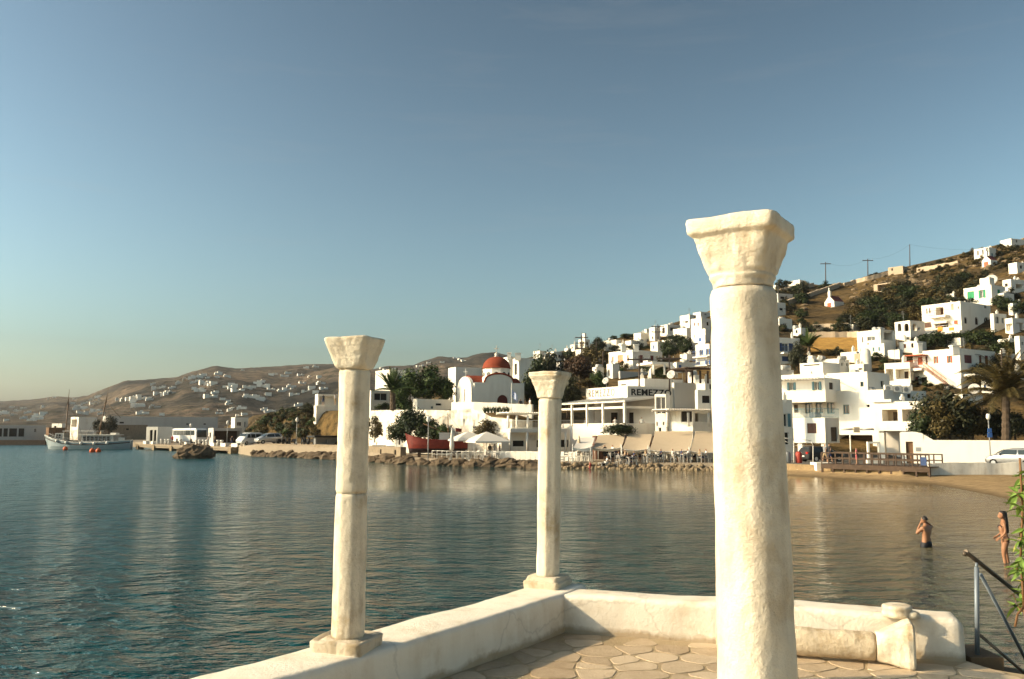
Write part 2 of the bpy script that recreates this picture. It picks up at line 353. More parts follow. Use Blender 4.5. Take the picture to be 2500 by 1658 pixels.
def flags():
    rnd = random.Random(5); pts = []
    x0, x1, y0, y1 = -.9, 4.2, 4.9, 7.4
    k = 0
    y = y0
    while y < y1:
        x = x0 + (0.2 if k % 2 else 0)
        while x < x1:
            pts.append((x + rnd.uniform(-.09, .09), y + rnd.uniform(-.10, .10))); x += rnd.uniform(.21, .42)
        y += .215; k += 1
    for (x, y) in pts:
        if rnd.random() < 0.06: continue
        if (Vector((x, y, FLZ)) - CORN).dot(NLi) < 0.05 or (Vector((x, y, FLZ)) - CORN).dot(NBi) < 0.05: continue
        poly = [(x - .6, y - .6), (x + .6, y - .6), (x + .6, y + .6), (x - .6, y + .6)]
        gap = rnd.uniform(0.006, 0.014)
        for (a, b) in pts:
            d = math.hypot(a - x, b - y)
            if 0 < d < 1.2: poly = clip(poly, ((x + a) / 2 - (a - x) / d * gap, (y + b) / 2 - (b - y) / d * gap), ((a - x) / d, (b - y) / d))
        for (p, n) in ((CORN + NLi * 0.015, -NLi), (CORN + NBi * 0.015, -NBi), (TB, Vector((R1 - TB).normalized().yx.to_3d()) * 0 + Vector((-(R1 - TB).normalized().y, (R1 - TB).normalized().x, 0)))):
            poly = clip(poly, (p.x, p.y), (n.x, n.y)) if poly else poly
        if len(poly) < 3: continue
        for _ in range(1):                                              # rounded corners
            q = []
            for i in range(len(poly)):
                a, b = poly[i], poly[(i + 1) % len(poly)]
                q += [(a[0] * .8 + b[0] * .2, a[1] * .8 + b[1] * .2), (a[0] * .2 + b[0] * .8, a[1] * .2 + b[1] * .8)]
            poly = q if len(q) <= 28 else poly
        poly = [(a + nz((a, b, 0), 9, .012), b + nz((a, b, 5), 9, .012)) for a, b in poly]
        area = sum(poly[i][0] * poly[(i + 1) % len(poly)][1] - poly[(i + 1) % len(poly)][0] * poly[i][1] for i in range(len(poly))) / 2
        if abs(area) < 0.006: continue
        if area < 0: poly.reverse()
        h = FLZ + rnd.uniform(0.003, 0.006); tx, ty = rnd.uniform(-.004, .004), rnd.uniform(-.004, .004)
        cx = sum(p[0] for p in poly) / len(poly); cy = sum(p[1] for p in poly) / len(poly)
        m2 = MB()
        bot = [(a, b, FLZ - 0.02) for a, b in poly]; mid = [(a, b, h - 0.002 + (a - cx) * tx + (b - cy) * ty) for a, b in poly]
        top = [(cx + (a - cx) * .985, cy + (b - cy) * .985, h + (a - cx) * tx + (b - cy) * ty) for a, b in poly]
        m2.rings([bot, mid, top], 0, True, True)
        m2.build('paving_stone', FLAG, flo)
flags()

# ------------------------------------------------------------------ columns
def sq(c, half, ang, rnd_, n, z):
    """rounded square ring of n points: rnd_ 1 = circle, 0 = square"""
    out = []
    for i in range(n):
        t = 2 * math.pi * (i + .5) / n; ca, sa = math.cos(t), math.sin(t)
        e = 2.0 + (1 - rnd_) * 9.0
        r = (abs(ca) ** e + abs(sa) ** e) ** (-1.0 / e)
        x, y = half * r * ca, half * r * sa
        out.append(Vector((c[0] + x * math.cos(ang) - y * math.sin(ang), c[1] + x * math.sin(ang) + y * math.cos(ang), z)))
    return out
def rough(rg, amp, s, seed):
    c = sum(rg, Vector()) / len(rg); out = []
    for p in rg:
        q = Vector((p.x * s, p.y * s, p.z * s * 0.45)) + Vector((seed, seed * .7, 0))
        q2 = Vector((p.x * s * 4, p.y * s * 4, p.z * s * 2.2)) + Vector((seed, 0, 0))
        q3 = Vector((p.x * s * 9, p.y * s * 9, p.z * s * .9)) + Vector((seed, 3, 0))
        g = mnoise.noise(q) * amp + mnoise.noise(q2) * amp * .30 + mnoise.noise(q3) * amp * .5
        g -= max(0.0, mnoise.noise(q * 1.7 + Vector((3, 9, 1))) - .38) * amp * 4.5 + max(0.0, mnoise.noise(q2 * .8 + Vector((7, 2, 5))) - .42) * amp * 3.0   # chips
        d = (p - c); d.z = 0
        out.append(p + d.normalized() * g)
    return out
def ang_of(c, off):       # a square whose front normal is turned off degrees to the left of the line to the camera
    return math.atan2(-c[1], -c[0]) - off + math.pi / 2
def column(label, bot, top, r0, r1, cap_prof, cap_off, base_prof, mat, joints, oct_=0.0, seed=1.0, capmat=None, base_c=None, chips=0.0):
    root = empty('stone_column', (bot.x, bot.y, base_prof[0][1] if base_prof else FLZ), label, 'column', 'antique columns on the terrace')
    ang = ang_of(bot, cap_off)
    segs = [bot.z] + joints + [top.z]
    for k in range(len(segs) - 1):
        z0, z1 = segs[k], segs[k + 1]; rings = []
        n = max(14, int((z1 - z0) / 0.022))
        for i in range(n + 1):
            z = z0 + (z1 - z0) * i / n; f = (z - bot.z) / (top.z - bot.z)
            c = bot.lerp(top, f); r = r0 + (r1 - r0) * f
            e = min(z - z0, z1 - z); r *= 1 - 0.07 * max(0, 1 - e / 0.016) ** 2
            if k > 0: r *= 1.0
            rg = []
            for j in range(56):
                t = 2 * math.pi * j / 56
                ro = r / math.cos(((t + ang) % (math.pi / 4)) - math.pi / 8)
                rr = r * (1 - oct_) + ro * oct_ * 0.985
                rg.append(Vector((c.x + rr * math.cos(t), c.y + rr * math.sin(t), z)))
            rg = rough(rg, 0.0035 + chips, 5.0, seed + k * 3.1)
            rings.append(rg)
        mb = MB(); mb.rings(rings, 0, True); mb.build('shaft_drum' if len(segs) > 2 else 'shaft', mat, root)
    def loft(prof, c0, nm, m):
        rings = []; full = []
        for (h0, z0, q0), (h1, z1, q1) in zip(prof[:-1], prof[1:]):
            k = max(2, int((abs(z1 - z0) + abs(h1 - h0)) / 0.008))
            for i in range(k): full.append((h0 + (h1 - h0) * i / k, z0 + (z1 - z0) * i / k, q0 + (q1 - q0) * i / k))
        full.append(prof[-1])
        for h, z, q in full: rings.append(rough(sq(c0, h, ang, q, 96, z), 0.0045 + chips, 7.0, seed + 5))
        rings = [[Vector((p.x, p.y, p.z + nz(p + Vector((seed, 0, 0)), 9, .006))) for p in rg] for rg in rings]
        rings = [[p + (p - top).xy.to_3d().normalized() * (nz((p.x * 3, p.y * 3, p.z * 70 + seed), 1, .0022) + nz((p.x * 14, p.y * 14, p.z * 14 + seed), 1, .0016)) for p in rg] for rg in rings]
        m2 = MB(); m2.rings(rings, 0, True); m2.build(nm, m, root)
    loft(cap_prof, top, 'capital', capmat or mat)
    if base_prof: loft([(h, z, q) for h, z, q in base_prof], base_c or bot, 'base', BASEST)
    return root
# left column
Y1 = 5.47
b1 = at(849, 1556, Y1); t1 = at(866, 903, Y1); zt1 = at(866, 826, Y1).z; h1 = zt1 - t1.z
column('slim weathered column with a flared square capital standing on the left parapet', b1, t1, 0.100, 0.096,
       [(0.104, t1.z + .002, 1), (0.112, t1.z + .025, .8), (0.125, t1.z + h1 * .45, .35), (0.146, t1.z + h1 * .82, .05), (0.152, zt1 - .008, .04), (0.145, zt1, .06)],
       R(27), [(0.172, WTZ - .03, .15), (0.178, WTZ + .05, .15), (0.165, WTZ + .062, .2), (0.135, b1.z - .004, .35), (0.110, b1.z + .006, .6)], MARBLE,
       [at(858, 1203, Y1).z], 0.55, 1.0, base_c=at(847, 1556, Y1), chips=0.0006)
# middle column on the corner
Y2 = 7.55
b2 = at(1337, 1406, Y2); t2 = at(1343, 973, Y2); zt2 = at(1343, 909, Y2).z; h2 = zt2 - t2.z
column('column with a moulded capital standing on the parapet corner', b2, t2, 0.096, 0.098,
       [(0.100, t2.z + .002, .9), (0.103, t2.z + h2 * .28, .5), (0.120, t2.z + h2 * .55, .15), (0.128, t2.z + h2 * .62, .12), (0.126, t2.z + h2 * .68, .12),
        (0.138, t2.z + h2 * .76, .1), (0.150, t2.z + h2 * .86, .1), (0.146, zt2 - .03, .05), (0.151, zt2 - .008, .04), (0.144, zt2, .06)],
       R(27), [(0.160, WTZ - .03, .1), (0.166, WTZ + .045, .1), (0.150, WTZ + .055, .15), (0.140, WTZ + .085, .25), (0.110, b2.z + .008, .5)], MARBLE, [], 0.95, 4.0,
       base_c=at(1338, 1406, Y2))
# near right column, standing on the paving
Y3 = 2.93
b3 = at(1852, 1900, Y3); b3.z = FLZ - 0.005; t3 = at(1813, 708, Y3); zt3 = at(1806, 543, Y3).z; h3 = zt3 - t3.z
fb = (at(1845, 1640, Y3).z - FLZ); b3 = at(1848, 1650, Y3); sl = (t3 - b3) / (t3.z - b3.z); b3 = b3 + sl * (FLZ - .004 - b3.z)
column('thick whitewashed column in the right foreground with a chipped flaring capital', b3, t3, 0.139, 0.109,
       [(0.099, t3.z + .002, 1), (0.102, t3.z + h3 * .10, 1), (0.107, t3.z + h3 * .17, .9), (0.103, t3.z + h3 * .19, .9), (0.108, t3.z + h3 * .25, .75), (0.124, t3.z + h3 * .5, .35),
        (0.136, t3.z + h3 * .72, .18), (0.141, t3.z + h3 * .74, .12), (0.153, t3.z + h3 * .78, .03), (0.155, zt3 - .016, .03), (0.151, zt3 - .004, .04), (0.141, zt3, .06)],
       R(16), None, MARBLE_W, [], 0.25, 9.0, chips=0.0016)

# fallen column lying along the sunny parapet
SOILED = whitewash('soiled_marble', (0.62, 0.51, 0.36), (0.30, 0.21, 0.11), 6.0, 0.8, 0.95, 30.0, ((0.36, 0.23, 0.10), 0.6))
def fallen():
    pe = on_z(2224, 1622, FLZ) + NBi * 0.05; ax = DB
    root = empty('fallen_column', (pe.x, pe.y, FLZ), 'broken column lying on the paving along the sunny parapet', 'column')
    mb = MB(); rings = []
    c0 = pe - ax * 0.235 + Vector((0, 0, 0.118)) - NBi * 0.0; L = 1.10
    side = Vector((ax.y, -ax.x, 0)); up = Vector((0, 0, 1))
    def ring(c, r, q, s):
        rg = []
        for i in range(40):
            t = 2 * math.pi * (i + .5) / 40; ca, sa = math.cos(t), math.sin(t); e = 2 + (1 - q) * 8
            k = r * (abs(ca) ** e + abs(sa) ** e) ** (-1 / e)
            p = c + side * (k * ca) + up * (k * sa)
            g = nz((p.x * 1, p.y, p.z), 6, .008) + nz(p + Vector((s, 0, 0)), 22, .005)
            rg.append(p + (p - c).normalized() * g)
        return rg
    for i in range(71):
        f = i / 70; e = min(f, 1 - f) * L; r = 0.098 * (1 - .10 * max(0, 1 - e / .02) ** 2)
        rings.append(ring(c0 - ax * (L * (1 - f)), r, 1, 0))
    mb.rings(rings, 0, True); mb.build('shaft', SOILED, root)
    rings = []
    prof = [(0.006, .100, 1), (0.03, .104, .9), (0.10, .118, .5), (0.17, .138, .3), (0.205, .152, .2), (0.235, .152, .2), (0.252, .135, .3)]
    for (a0, r0, q0), (a1, r1, q1) in zip(prof[:-1], prof[1:]):
        for i in range(5):
            f = i / 5; rings.append(ring(c0 + ax * (a0 + (a1 - a0) * f) + up * (.035 * (a0 + (a1 - a0) * f) / .25), r0 + (r1 - r0) * f, q0 + (q1 - q0) * f, 3))
    m2 = MB(); m2.rings(rings, 0, True); m2.build('capital', MARBLE, root)
    # a loose stone wedged under it
    s = on_z(2164, 1617, FLZ); m3 = MB(); rg = []
    for z, r in ((-.01, .055), (.02, .062), (.045, .045), (.055, .02)):
        rg.append([Vector((s.x + r * 1.3 * math.cos(t) + nz((t, z * 9, 1), 1, .015), s.y + r * .8 * math.sin(t) + nz((t, 4, z * 9), 1, .012), FLZ + z)) for t in [2 * math.pi * i / 14 for i in range(14)]])
    m3.rings(rg, 0, True); tag(m3.build('loose_stone', BASEST), 'small rough stone wedging the fallen column', 'stone')
fallen()
# round stump on the sunny parapet, a pebble of plaster at its foot
def stump():
    p = at(2190, 1503, 6.42); c = Vector((p.x, p.y, WTZ))
    mb = MB(); rings = []
    for z, r in ((-.02, .105), (.01, .108), (.03, .100), (.036, .108), (.055, .106), (.062, .09)):
        rings.append(rough([Vector((c.x + r * math.cos(2 * math.pi * i / 40), c.y + r * .9 * math.sin(2 * math.pi * i / 40), WTZ + z)) for i in range(40)], .006, 9, 2))
    mb.rings(rings, 0, True); tag(mb.build('column_base_stump', MARBLE), 'flat round column base left on top of the sunny parapet', 'stone')
    p = at(2228, 1508, 6.36); mb = MB()
    mb.rings([rough([Vector((p.x + r * math.cos(2 * math.pi * i / 16), p.y + r * .8 * math.sin(2 * math.pi * i / 16), WTZ + z)) for i in range(16)], .008, 12, 4) for z, r in ((-.02, .05), (.015, .045), (.03, .02))], 0, True)
    tag(mb.build('stone_fragment', MARBLE), 'small stone chip beside the round stump on the parapet', 'stone')
    q = on_z(1640, 1557, FLZ) ; mb = MB()
    q = q + NBi * 0.02
    for k, (r, dx, hz) in enumerate(((.055, 0, .03), (.04, -.07, .02), (.035, .02, .055))):
        cc = Vector((q.x + dx * DB.x, q.y + dx * DB.y, FLZ))
        mb.rings([rough([Vector((cc.x + r * s * math.cos(2 * math.pi * i / 16), cc.y + r * s * .5 * math.sin(2 * math.pi * i / 16), FLZ + z)) for i in range(16)], .008, 14, k) for z, s in ((-.01, 1), (hz * .6, .95), (hz, .5))], 0, True)
    tag(mb.build('plaster_lump', TERW), 'broken lump of plaster at the foot of the sunny parapet', 'rubble')
stump()

# ------------------------------------------------------------------ steps and handrail at the right
def steps():
    root = empty('stone_steps', (WB_END.x + .35, WB_END.y, 0), 'dark stone steps going down to the water beside the handrail', 'steps')
    SM = whitewash('damp_step_stone', (0.16, 0.10, 0.055), (0.08, 0.05, 0.03), 4, .6, .6, 30)
    d = Vector((0.80, 0.60, 0)); s_ = Vector((0.60, -0.80, 0))
    st = WB_END + DB * 0.06 - NBi * 0.30
    for k in range(9):
        z = FLZ - 0.13 - 0.17 * k; o = st + d * (0.30 * k); mb = MB()
        mb.obox(Vector((o.x, o.y, z - 0.9)), d * 0.33, s_ * (0.55), Vector((0, 0, 0.9)))
        mb.build('step', SM, root)
    zl = at(2386, 1598, 6.45).z; mb = MB(); xa, xb = at(2367, 1598, 6.38).x, at(2446, 1598, 6.38).x; mb.box(xa, xb, 6.36, 6.75, -1.2, zl); mb.build('landing', SM, root)
    h = empty('handrail', (st.x, st.y, FLZ), 'grey steel handrail with sloping bar at the head of the water steps', 'handrail')
    Yp = 6.45
    mb = MB(); mb.tube(at(2386, 1600, Yp), at(2384, 1385, Yp), 0.0165, n=12); mb.tube(at(2384, 1388, Yp), at(2384, 1374, Yp), 0.010, n=8); mb.build('post', STEEL, h)
    mb = MB(); a, b = at(2357, 1347, Yp), at(2505, 1464, Yp + .75); mb.tube(a, b, 0.017, n=12); mb.tube(b, b + (b - a) * .8, .017, n=12)
    mb.tube(a, a + Vector((-.012, 0, -.03)), 0.016, n=10); mb.build('top_rail', RUSTY, h)
    mb = MB(); mb.tube(at(2394, 1402, Yp + .02), at(2512, 1625, Yp + .5), 0.013, n=10); mb.build('brace', STEEL, h)
    mb = MB(); mb.tube(at(2392, 1550, Yp), at(2520, 1660, Yp - .1), 0.011, n=8); mb.build('lower_rail', RUSTY, h)
steps()
# ------------------------------------------------------------------ land: one function gives the height of the hillside everywhere
def tab(x, t):
    if x <= t[0][0]: return t[0][1]
    for (a, b), (c, d) in zip(t[:-1], t[1:]):
        if x <= c: return b + (d - b) * (x - a) / (c - a)
    return t[-1][1]
SHORE = [(-700, 222), (105, 222), (340, 190), (560, 150), (620, 127), (780, 116), (1000, 97), (1130, 92), (1250, 89), (1330, 87), (1740, 82.5), (1860, 78), (1915, 72),
         (2080, 66), (2270, 60), (2391, 51.5), (2471, 46), (2600, 38), (2800, 28), (3200, 18)]
BACK = [(-700, 900), (540, 400), (600, 160), (700, 142), (780, 130), (1000, 108), (1250, 99), (1320, 101), (1360, 116), (1720, 116), (1780, 95), (1900, 89), (2150, 86), (2500, 83), (3200, 80)]
STEP = [(540, 0.0), (610, 2.6), (700, 4.6), (800, 5.0), (900, 5.0), (1220, 4.7), (1320, 4.0), (1360, 4.6), (1700, 4.4), (1800, 1.8), (2000, 0.8), (2200, 0.3), (3000, 0.2)]
RIDGE_V = [(540, 1046), (620, 1018), (700, 1010), (800, 1000), (900, 985), (1000, 955), (1100, 925), (1200, 895), (1300, 872), (1400, 852), (1500, 828), (1560, 812), (1640, 790),
           (1700, 772), (1800, 735), (1900, 700), (1960, 696), (2020, 693), (2090, 685), (2120, 672), (2180, 657), (2260, 640), (2340, 622), (2400, 606), (2450, 594), (2500, 582), (2700, 540), (3200, 470)]
RIDGE_Y = [(540, 420), (620, 190), (800, 190), (1000, 200), (1200, 215), (1400, 225), (1700, 235), (2000, 240), (2500, 235), (3200, 230)]
def smooth(a, b, x):
    t = min(1, max(0, (x - a) / (b - a))); return t * t * (3 - 2 * t)
QZT = [(540, 1.05), (600, 1.3), (640, 1.7), (820, 1.7), (900, 1.35), (980, .8), (1050, .65), (1330, .62), (1760, .62), (1840, .84)]
def land(X, Y):
    u = CX + FPX * X / Y
    ys, yb = tab(u, SHORE), tab(u, BACK)
    beach = smooth(1800, 1880, u); QZ = tab(u, QZT)
    # quay (left) or sloping beach (right) up to the road level
    wl = ys - 66 if beach > .5 else 0
    if Y < yb:
        hq = QZ if Y > ys + 0.6 else -1.5 + (QZ + 1.5) * smooth(ys - 1.2, ys + .6, Y)
        bw = max(66.5, ys + 4)
        hb = max(-1.5, min(0.42, (Y - ys) * (0.06 if ys < 62 else .1))) if Y < bw else 0.84
        return hq * (1 - beach) + hb * beach
    z0 = QZ * (1 - beach) + 0.84 * beach
    zs = z0 + tab(u, STEP) * smooth(yb, yb + (7.0 if u < 890 else 0.8), Y)
    yr = tab(u, RIDGE_Y); vr = tab(u, RIDGE_V); zr = CAMZ + yr * (1050 - vr) / FPX
    s = (Y - yb - 0.8) / (yr - yb - 0.8)
    if s <= 0: return zs
    g = s if s < 1 else 1 - 0.10 * (s - 1)
    zz = zs + (zr - zs) * g
    p = Vector((X * .035, Y * .035, 0))
    zz += mnoise.noise(p) * 1.6 * min(1, s * 3) * (1 if s < .85 else max(0.15, (1 - s) / .15))
    return zz
def hit(u, v, ymax=420.0):
    """where the sight line through a photo pixel meets the land"""
    y = 84.0; d = ray(u, v)
    while y < ymax:
        t = y / d.y
        if CAMZ + d.z * t <= land(d.x * t, y): return Vector((d.x * t, y, land(d.x * t, y)))
        y += 0.4
    y = tab(u, RIDGE_Y); t = y / d.y
    return Vector((d.x * t, y, land(d.x * t, y)))

def hill_mat():
    m, nt, b = new_mat('dry_hillside'); b.inputs['Roughness'].default_value = 0.95; b.inputs['Specular IOR Level'].default_value = 0.1
    g = N(nt, 'ShaderNodeNewGeometry')
    n1 = N(nt, 'ShaderNodeTexNoise', Scale=0.05, Detail=6.0, Roughness=0.65); n2 = N(nt, 'ShaderNodeTexNoise', Scale=0.7, Detail=6.0, Roughness=0.7)
    for n in (n1, n2): nt.links.new(g.outputs['Position'], n.inputs['Vector'])
    c1 = ramp(nt, n1.outputs[0], [(0.32, (0.038, 0.031, 0.016)), (0.46, (0.080, 0.055, 0.026)), (0.56, (0.135, 0.086, 0.032)), (0.70, (0.125, 0.092, 0.055))])
    c2 = ramp(nt, n2.outputs[0], [(0.34, (0.22, 0.24, 0.16)), (0.52, (1, 1, 1)), (0.7, (1.3, 1.25, 1.2))])
    nt.links.new(mixc(nt, 1.0, c1, c2, 'MULTIPLY'), b.inputs['Base Color'])
    bp = N(nt, 'ShaderNodeBump', Strength=0.8, Distance=0.6); nt.links.new(n2.outputs[0], bp.inputs['Height']); nt.links.new(bp.outputs[0], b.inputs['Normal'])
    return m
HILLM = hill_mat()
QUAYM = whitewash('quay_concrete', (0.27, 0.215, 0.15), (0.17, 0.13, 0.09), .4, .3, .5, 3)
ROADM = solid('asphalt', (0.075, 0.068, 0.06), .9, var=.2, scale=1.5)
def sand_mat():
    m, nt, b = new_mat('beach_sand'); b.inputs['Roughness'].default_value = .95; b.inputs['Specular IOR Level'].default_value = .15
    g = N(nt, 'ShaderNodeNewGeometry'); sep = N(nt, 'ShaderNodeSeparateXYZ'); nt.links.new(g.outputs['Position'], sep.inputs[0])
    n1 = N(nt, 'ShaderNodeTexNoise', Scale=1.6, Detail=8.0, Roughness=.75); nt.links.new(g.outputs['Position'], n1.inputs['Vector'])
    c = ramp(nt, n1.outputs[0], [(.3, (.18, .12, .06)), (.7, (.36, .25, .13))])
    f = N(nt, 'ShaderNodeMapRange'); f.inputs['From Min'].default_value = .02; f.inputs['From Max'].default_value = .16; f.inputs['To Min'].default_value = .45; f.inputs['To Max'].default_value = 1
    nt.links.new(sep.outputs['Z'], f.inputs['Value'])                    # wet sand at the water's edge
    mm = N(nt, 'ShaderNodeMix', data_type='RGBA', blend_type='MULTIPLY'); mm.inputs[0].default_value = 1.0; nt.links.new(c, mm.inputs[6]); nt.links.new(f.outputs[0], mm.inputs[7])
    nt.links.new(mm.outputs[2], b.inputs['Base Color'])
    bp = N(nt, 'ShaderNodeBump', Strength=.7, Distance=.08); nt.links.new(n1.outputs[0], bp.inputs['Height']); nt.links.new(bp.outputs[0], b.inputs['Normal'])
    return m
SANDM = sand_mat()
def build_land():
    # grid in (bearing, depth) so that near ground is finer; quay, road and hill are three materials of one sheet
    us = list(np.arange(540, 3200, 16.0)); ds = list(np.concatenate([np.arange(0, 1, .02), np.arange(1.0, 1.9, .06)]))
    verts = []; faces = []; mi = []
    for u in us:
        k = (u - CX) / FPX; ys, yb, yr = tab(u, SHORE), tab(u, BACK), tab(u, RIDGE_Y)
        beach = u > 1840
        rows = [ys - 12, ys - 4, ys - 1.2, ys - .4, ys + .2, ys + .6] if not beach else [ys - 14, ys - 6, ys - 2, ys - .6, ys + .6, ys + 2.5]
        rows += ([ys + (yb - ys) * q for q in (.3, .6)] if not beach else [max(66.5, ys + 4) - .03, max(66.5, ys + 4) + .03]) + [yb - .02, yb + .82]
        rows += [yb + .82 + (yr - yb - .82) * q for q in ds[1:]]
        for Y in rows: verts.append((k * Y, Y, land(k * Y, Y)))
    nr = len(rows)
    for i in range(len(us) - 1):
        for j in range(nr - 1):
            faces.append((i * nr + j, (i + 1) * nr + j, (i + 1) * nr + j + 1, i * nr + j + 1))
            beach = us[i] > 1832
            mi.append(0 if j >= 9 or (j >= 8 and us[i] < 900) else (2 if (beach and j < 7) else (3 if beach else 1)))
    me = bpy.data.meshes.new('hillside'); me.from_pydata(verts, [], faces)
    for m in (HILLM, QUAYM, SANDM, ROADM): me.materials.append(m)
    me.polygons.foreach_set('material_index', mi); me.polygons.foreach_set('use_smooth', [True] * len(faces)); me.update()
    tag(link('hillside_ground', me), 'dry brown hillside with quay, road and beach below it', None, None, 'structure')
build_land()
def dry_field():
    mb = MB(); n, m = 24, 10; m_ = solid('golden_dry_grass', (.36, .20, .045), .95, var=.35, scale=.8, bump=.6)
    P = [[hit(1975 + 125 * i / n, 828 + 36 * j / m) + Vector((0, 0, .25)) for j in range(m + 1)] for i in range(n + 1)]
    for i in range(n):
        for j in range(m): mb.face([P[i][j + 1], P[i + 1][j + 1], P[i + 1][j], P[i][j]], 0, True)
    tag(mb.build('dry_grass_field', m_), 'golden dry grass field between the stone walls', None, None, 'structure')
dry_field()
# port ground on the far left
mb = MB(); pts = [(-700, 222), (105, 222), (340, 196), (560, 152), (620, 150), (640, 400), (-700, 600)]
mb.hexa([((u - CX) / FPX * Y, Y, -1.5) for u, Y in pts], [((u - CX) / FPX * Y, Y, 1.02) for u, Y in pts])
tag(mb.build('port_ground', QUAYM), 'flat concrete quay ground of the old port', None, None, 'structure')

# far hills across the bay
FSKY = [(-900, 1000), (-300, 992), (0, 981), (71, 977), (110, 973), (136, 968), (183, 972), (218, 967), (249, 953), (307, 931), (346, 929), (430, 922), (459, 911), (524, 893), (571, 901), (620, 898),
        (692, 894), (764, 889), (815, 890), (911, 902), (941, 895), (1008, 893), (1030, 883), (1073, 870), (1108, 873), (1134, 874), (1171, 863), (1206, 859), (1240, 868), (1300, 885), (1500, 930), (1900, 960), (2600, 990)]
FARY = [(-900, 2300), (0, 2000), (300, 1500), (600, 1400), (900, 1450), (1200, 1500), (2600, 1800)]
def far_z(u, Y):
    yr = tab(u, FARY); zr = CAMZ + yr * (1050 - tab(u, FSKY)) / FPX
    s = (Y - 330) / (yr - 330)
    if s > 1: return zr - (Y - yr) * .12
    s = max(0, s); base = 1.0
    prof = s ** 1.15 * 0.72 + 0.28 * smooth(.15, 1, s)
    k = (u - CX) / FPX; p = Vector((k * 9, s * 5, 0))
    r = mnoise.fractal(p, 1.0, 2.0, 4) * .16 + mnoise.noise(p * .6 + Vector((4, 4, 0))) * .14
    return base + (zr - base) * min(1.0 if s > .97 else .995, max(0, prof + r * s * (1 - s) * 3.2))
def far_mat():
    m, nt, b = new_mat('far_hill_scrub'); b.inputs['Roughness'].default_value = .95; b.inputs['Specular IOR Level'].default_value = .05
    g = N(nt, 'ShaderNodeNewGeometry')
    n1 = N(nt, 'ShaderNodeTexNoise', Scale=.006, Detail=7.0, Roughness=.7); n2 = N(nt, 'ShaderNodeTexNoise', Scale=.075, Detail=6.0, Roughness=.75)
    for n in (n1, n2): nt.links.new(g.outputs['Position'], n.inputs['Vector'])
    c1 = ramp(nt, n1.outputs[0], [(.40, (.040, .036, .030)), (.5, (.098, .078, .058)), (.60, (.165, .120, .082))])
    c2 = ramp(nt, n2.outputs[0], [(.40, (.26, .32, .27)), (.54, (1, 1, 1)), (.70, (1.5, 1.38, 1.25))])
    wv = N(nt, 'ShaderNodeTexWave', wave_type='BANDS', bands_direction='Z', Scale=.045, Distortion=6.0, Detail=3.0); wv.inputs['Detail Scale'].default_value = .012   # terraces
    nt.links.new(g.outputs['Position'], wv.inputs['Vector'])
    c3 = ramp(nt, wv.outputs[0], [(0.0, (.72, .70, .66)), (.10, (1, 1, 1)), (.9, (1, 1, 1)), (1.0, (1.12, 1.08, 1.04))])
    cc = mixc(nt, 1.0, mixc(nt, 1.0, c1, c2, 'MULTIPLY'), c3, 'MULTIPLY')
    nt.links.new(cc, b.inputs['Base Color'])
    bp = N(nt, 'ShaderNodeBump', Strength=.9, Distance=6.0); nt.links.new(n2.outputs[0], bp.inputs['Height']); nt.links.new(bp.outputs[0], b.inputs['Normal'])
    return m
def far_hills():
    us = list(np.arange(-900, 2600, 12.0)); ss = list(np.linspace(0, 1, 60)) + [1.05, 1.2, 1.5]
    verts = []; faces = []
    for u in us:
        yr = tab(u, FARY); k = (u - CX) / FPX
        for s in ss:
            Y = 330 + (yr - 330) * s; z = far_z(u, Y)
            verts.append((k * Y, Y, z + mnoise.noise(Vector((k * 900, s * 90, 3))) * 1.6 * s))
    n = len(ss)
    for i in range(len(us) - 1):
        for j in range(n - 1): faces.append((i * n + j, (i + 1) * n + j, (i + 1) * n + j + 1, i * n + j + 1))
    me = bpy.data.meshes.new('far_hills'); me.from_pydata(verts, [], faces); me.materials.append(far_mat())
    me.polygons.foreach_set('use_smooth', [True] * len(faces)); me.update()
    tag(link('far_hills', me), 'brown scrub hills across the bay', None, None, 'structure')
far_hills()
def far_hit(u, v):
    d = ray(u, v); y = 335.0
    while y < tab(u, FARY):
        t = y / d.y
        if CAMZ + d.z * t <= far_z(u, y): break
        y += 6
    return Vector(((u - CX) / FPX * y, y, far_z(u, y)))
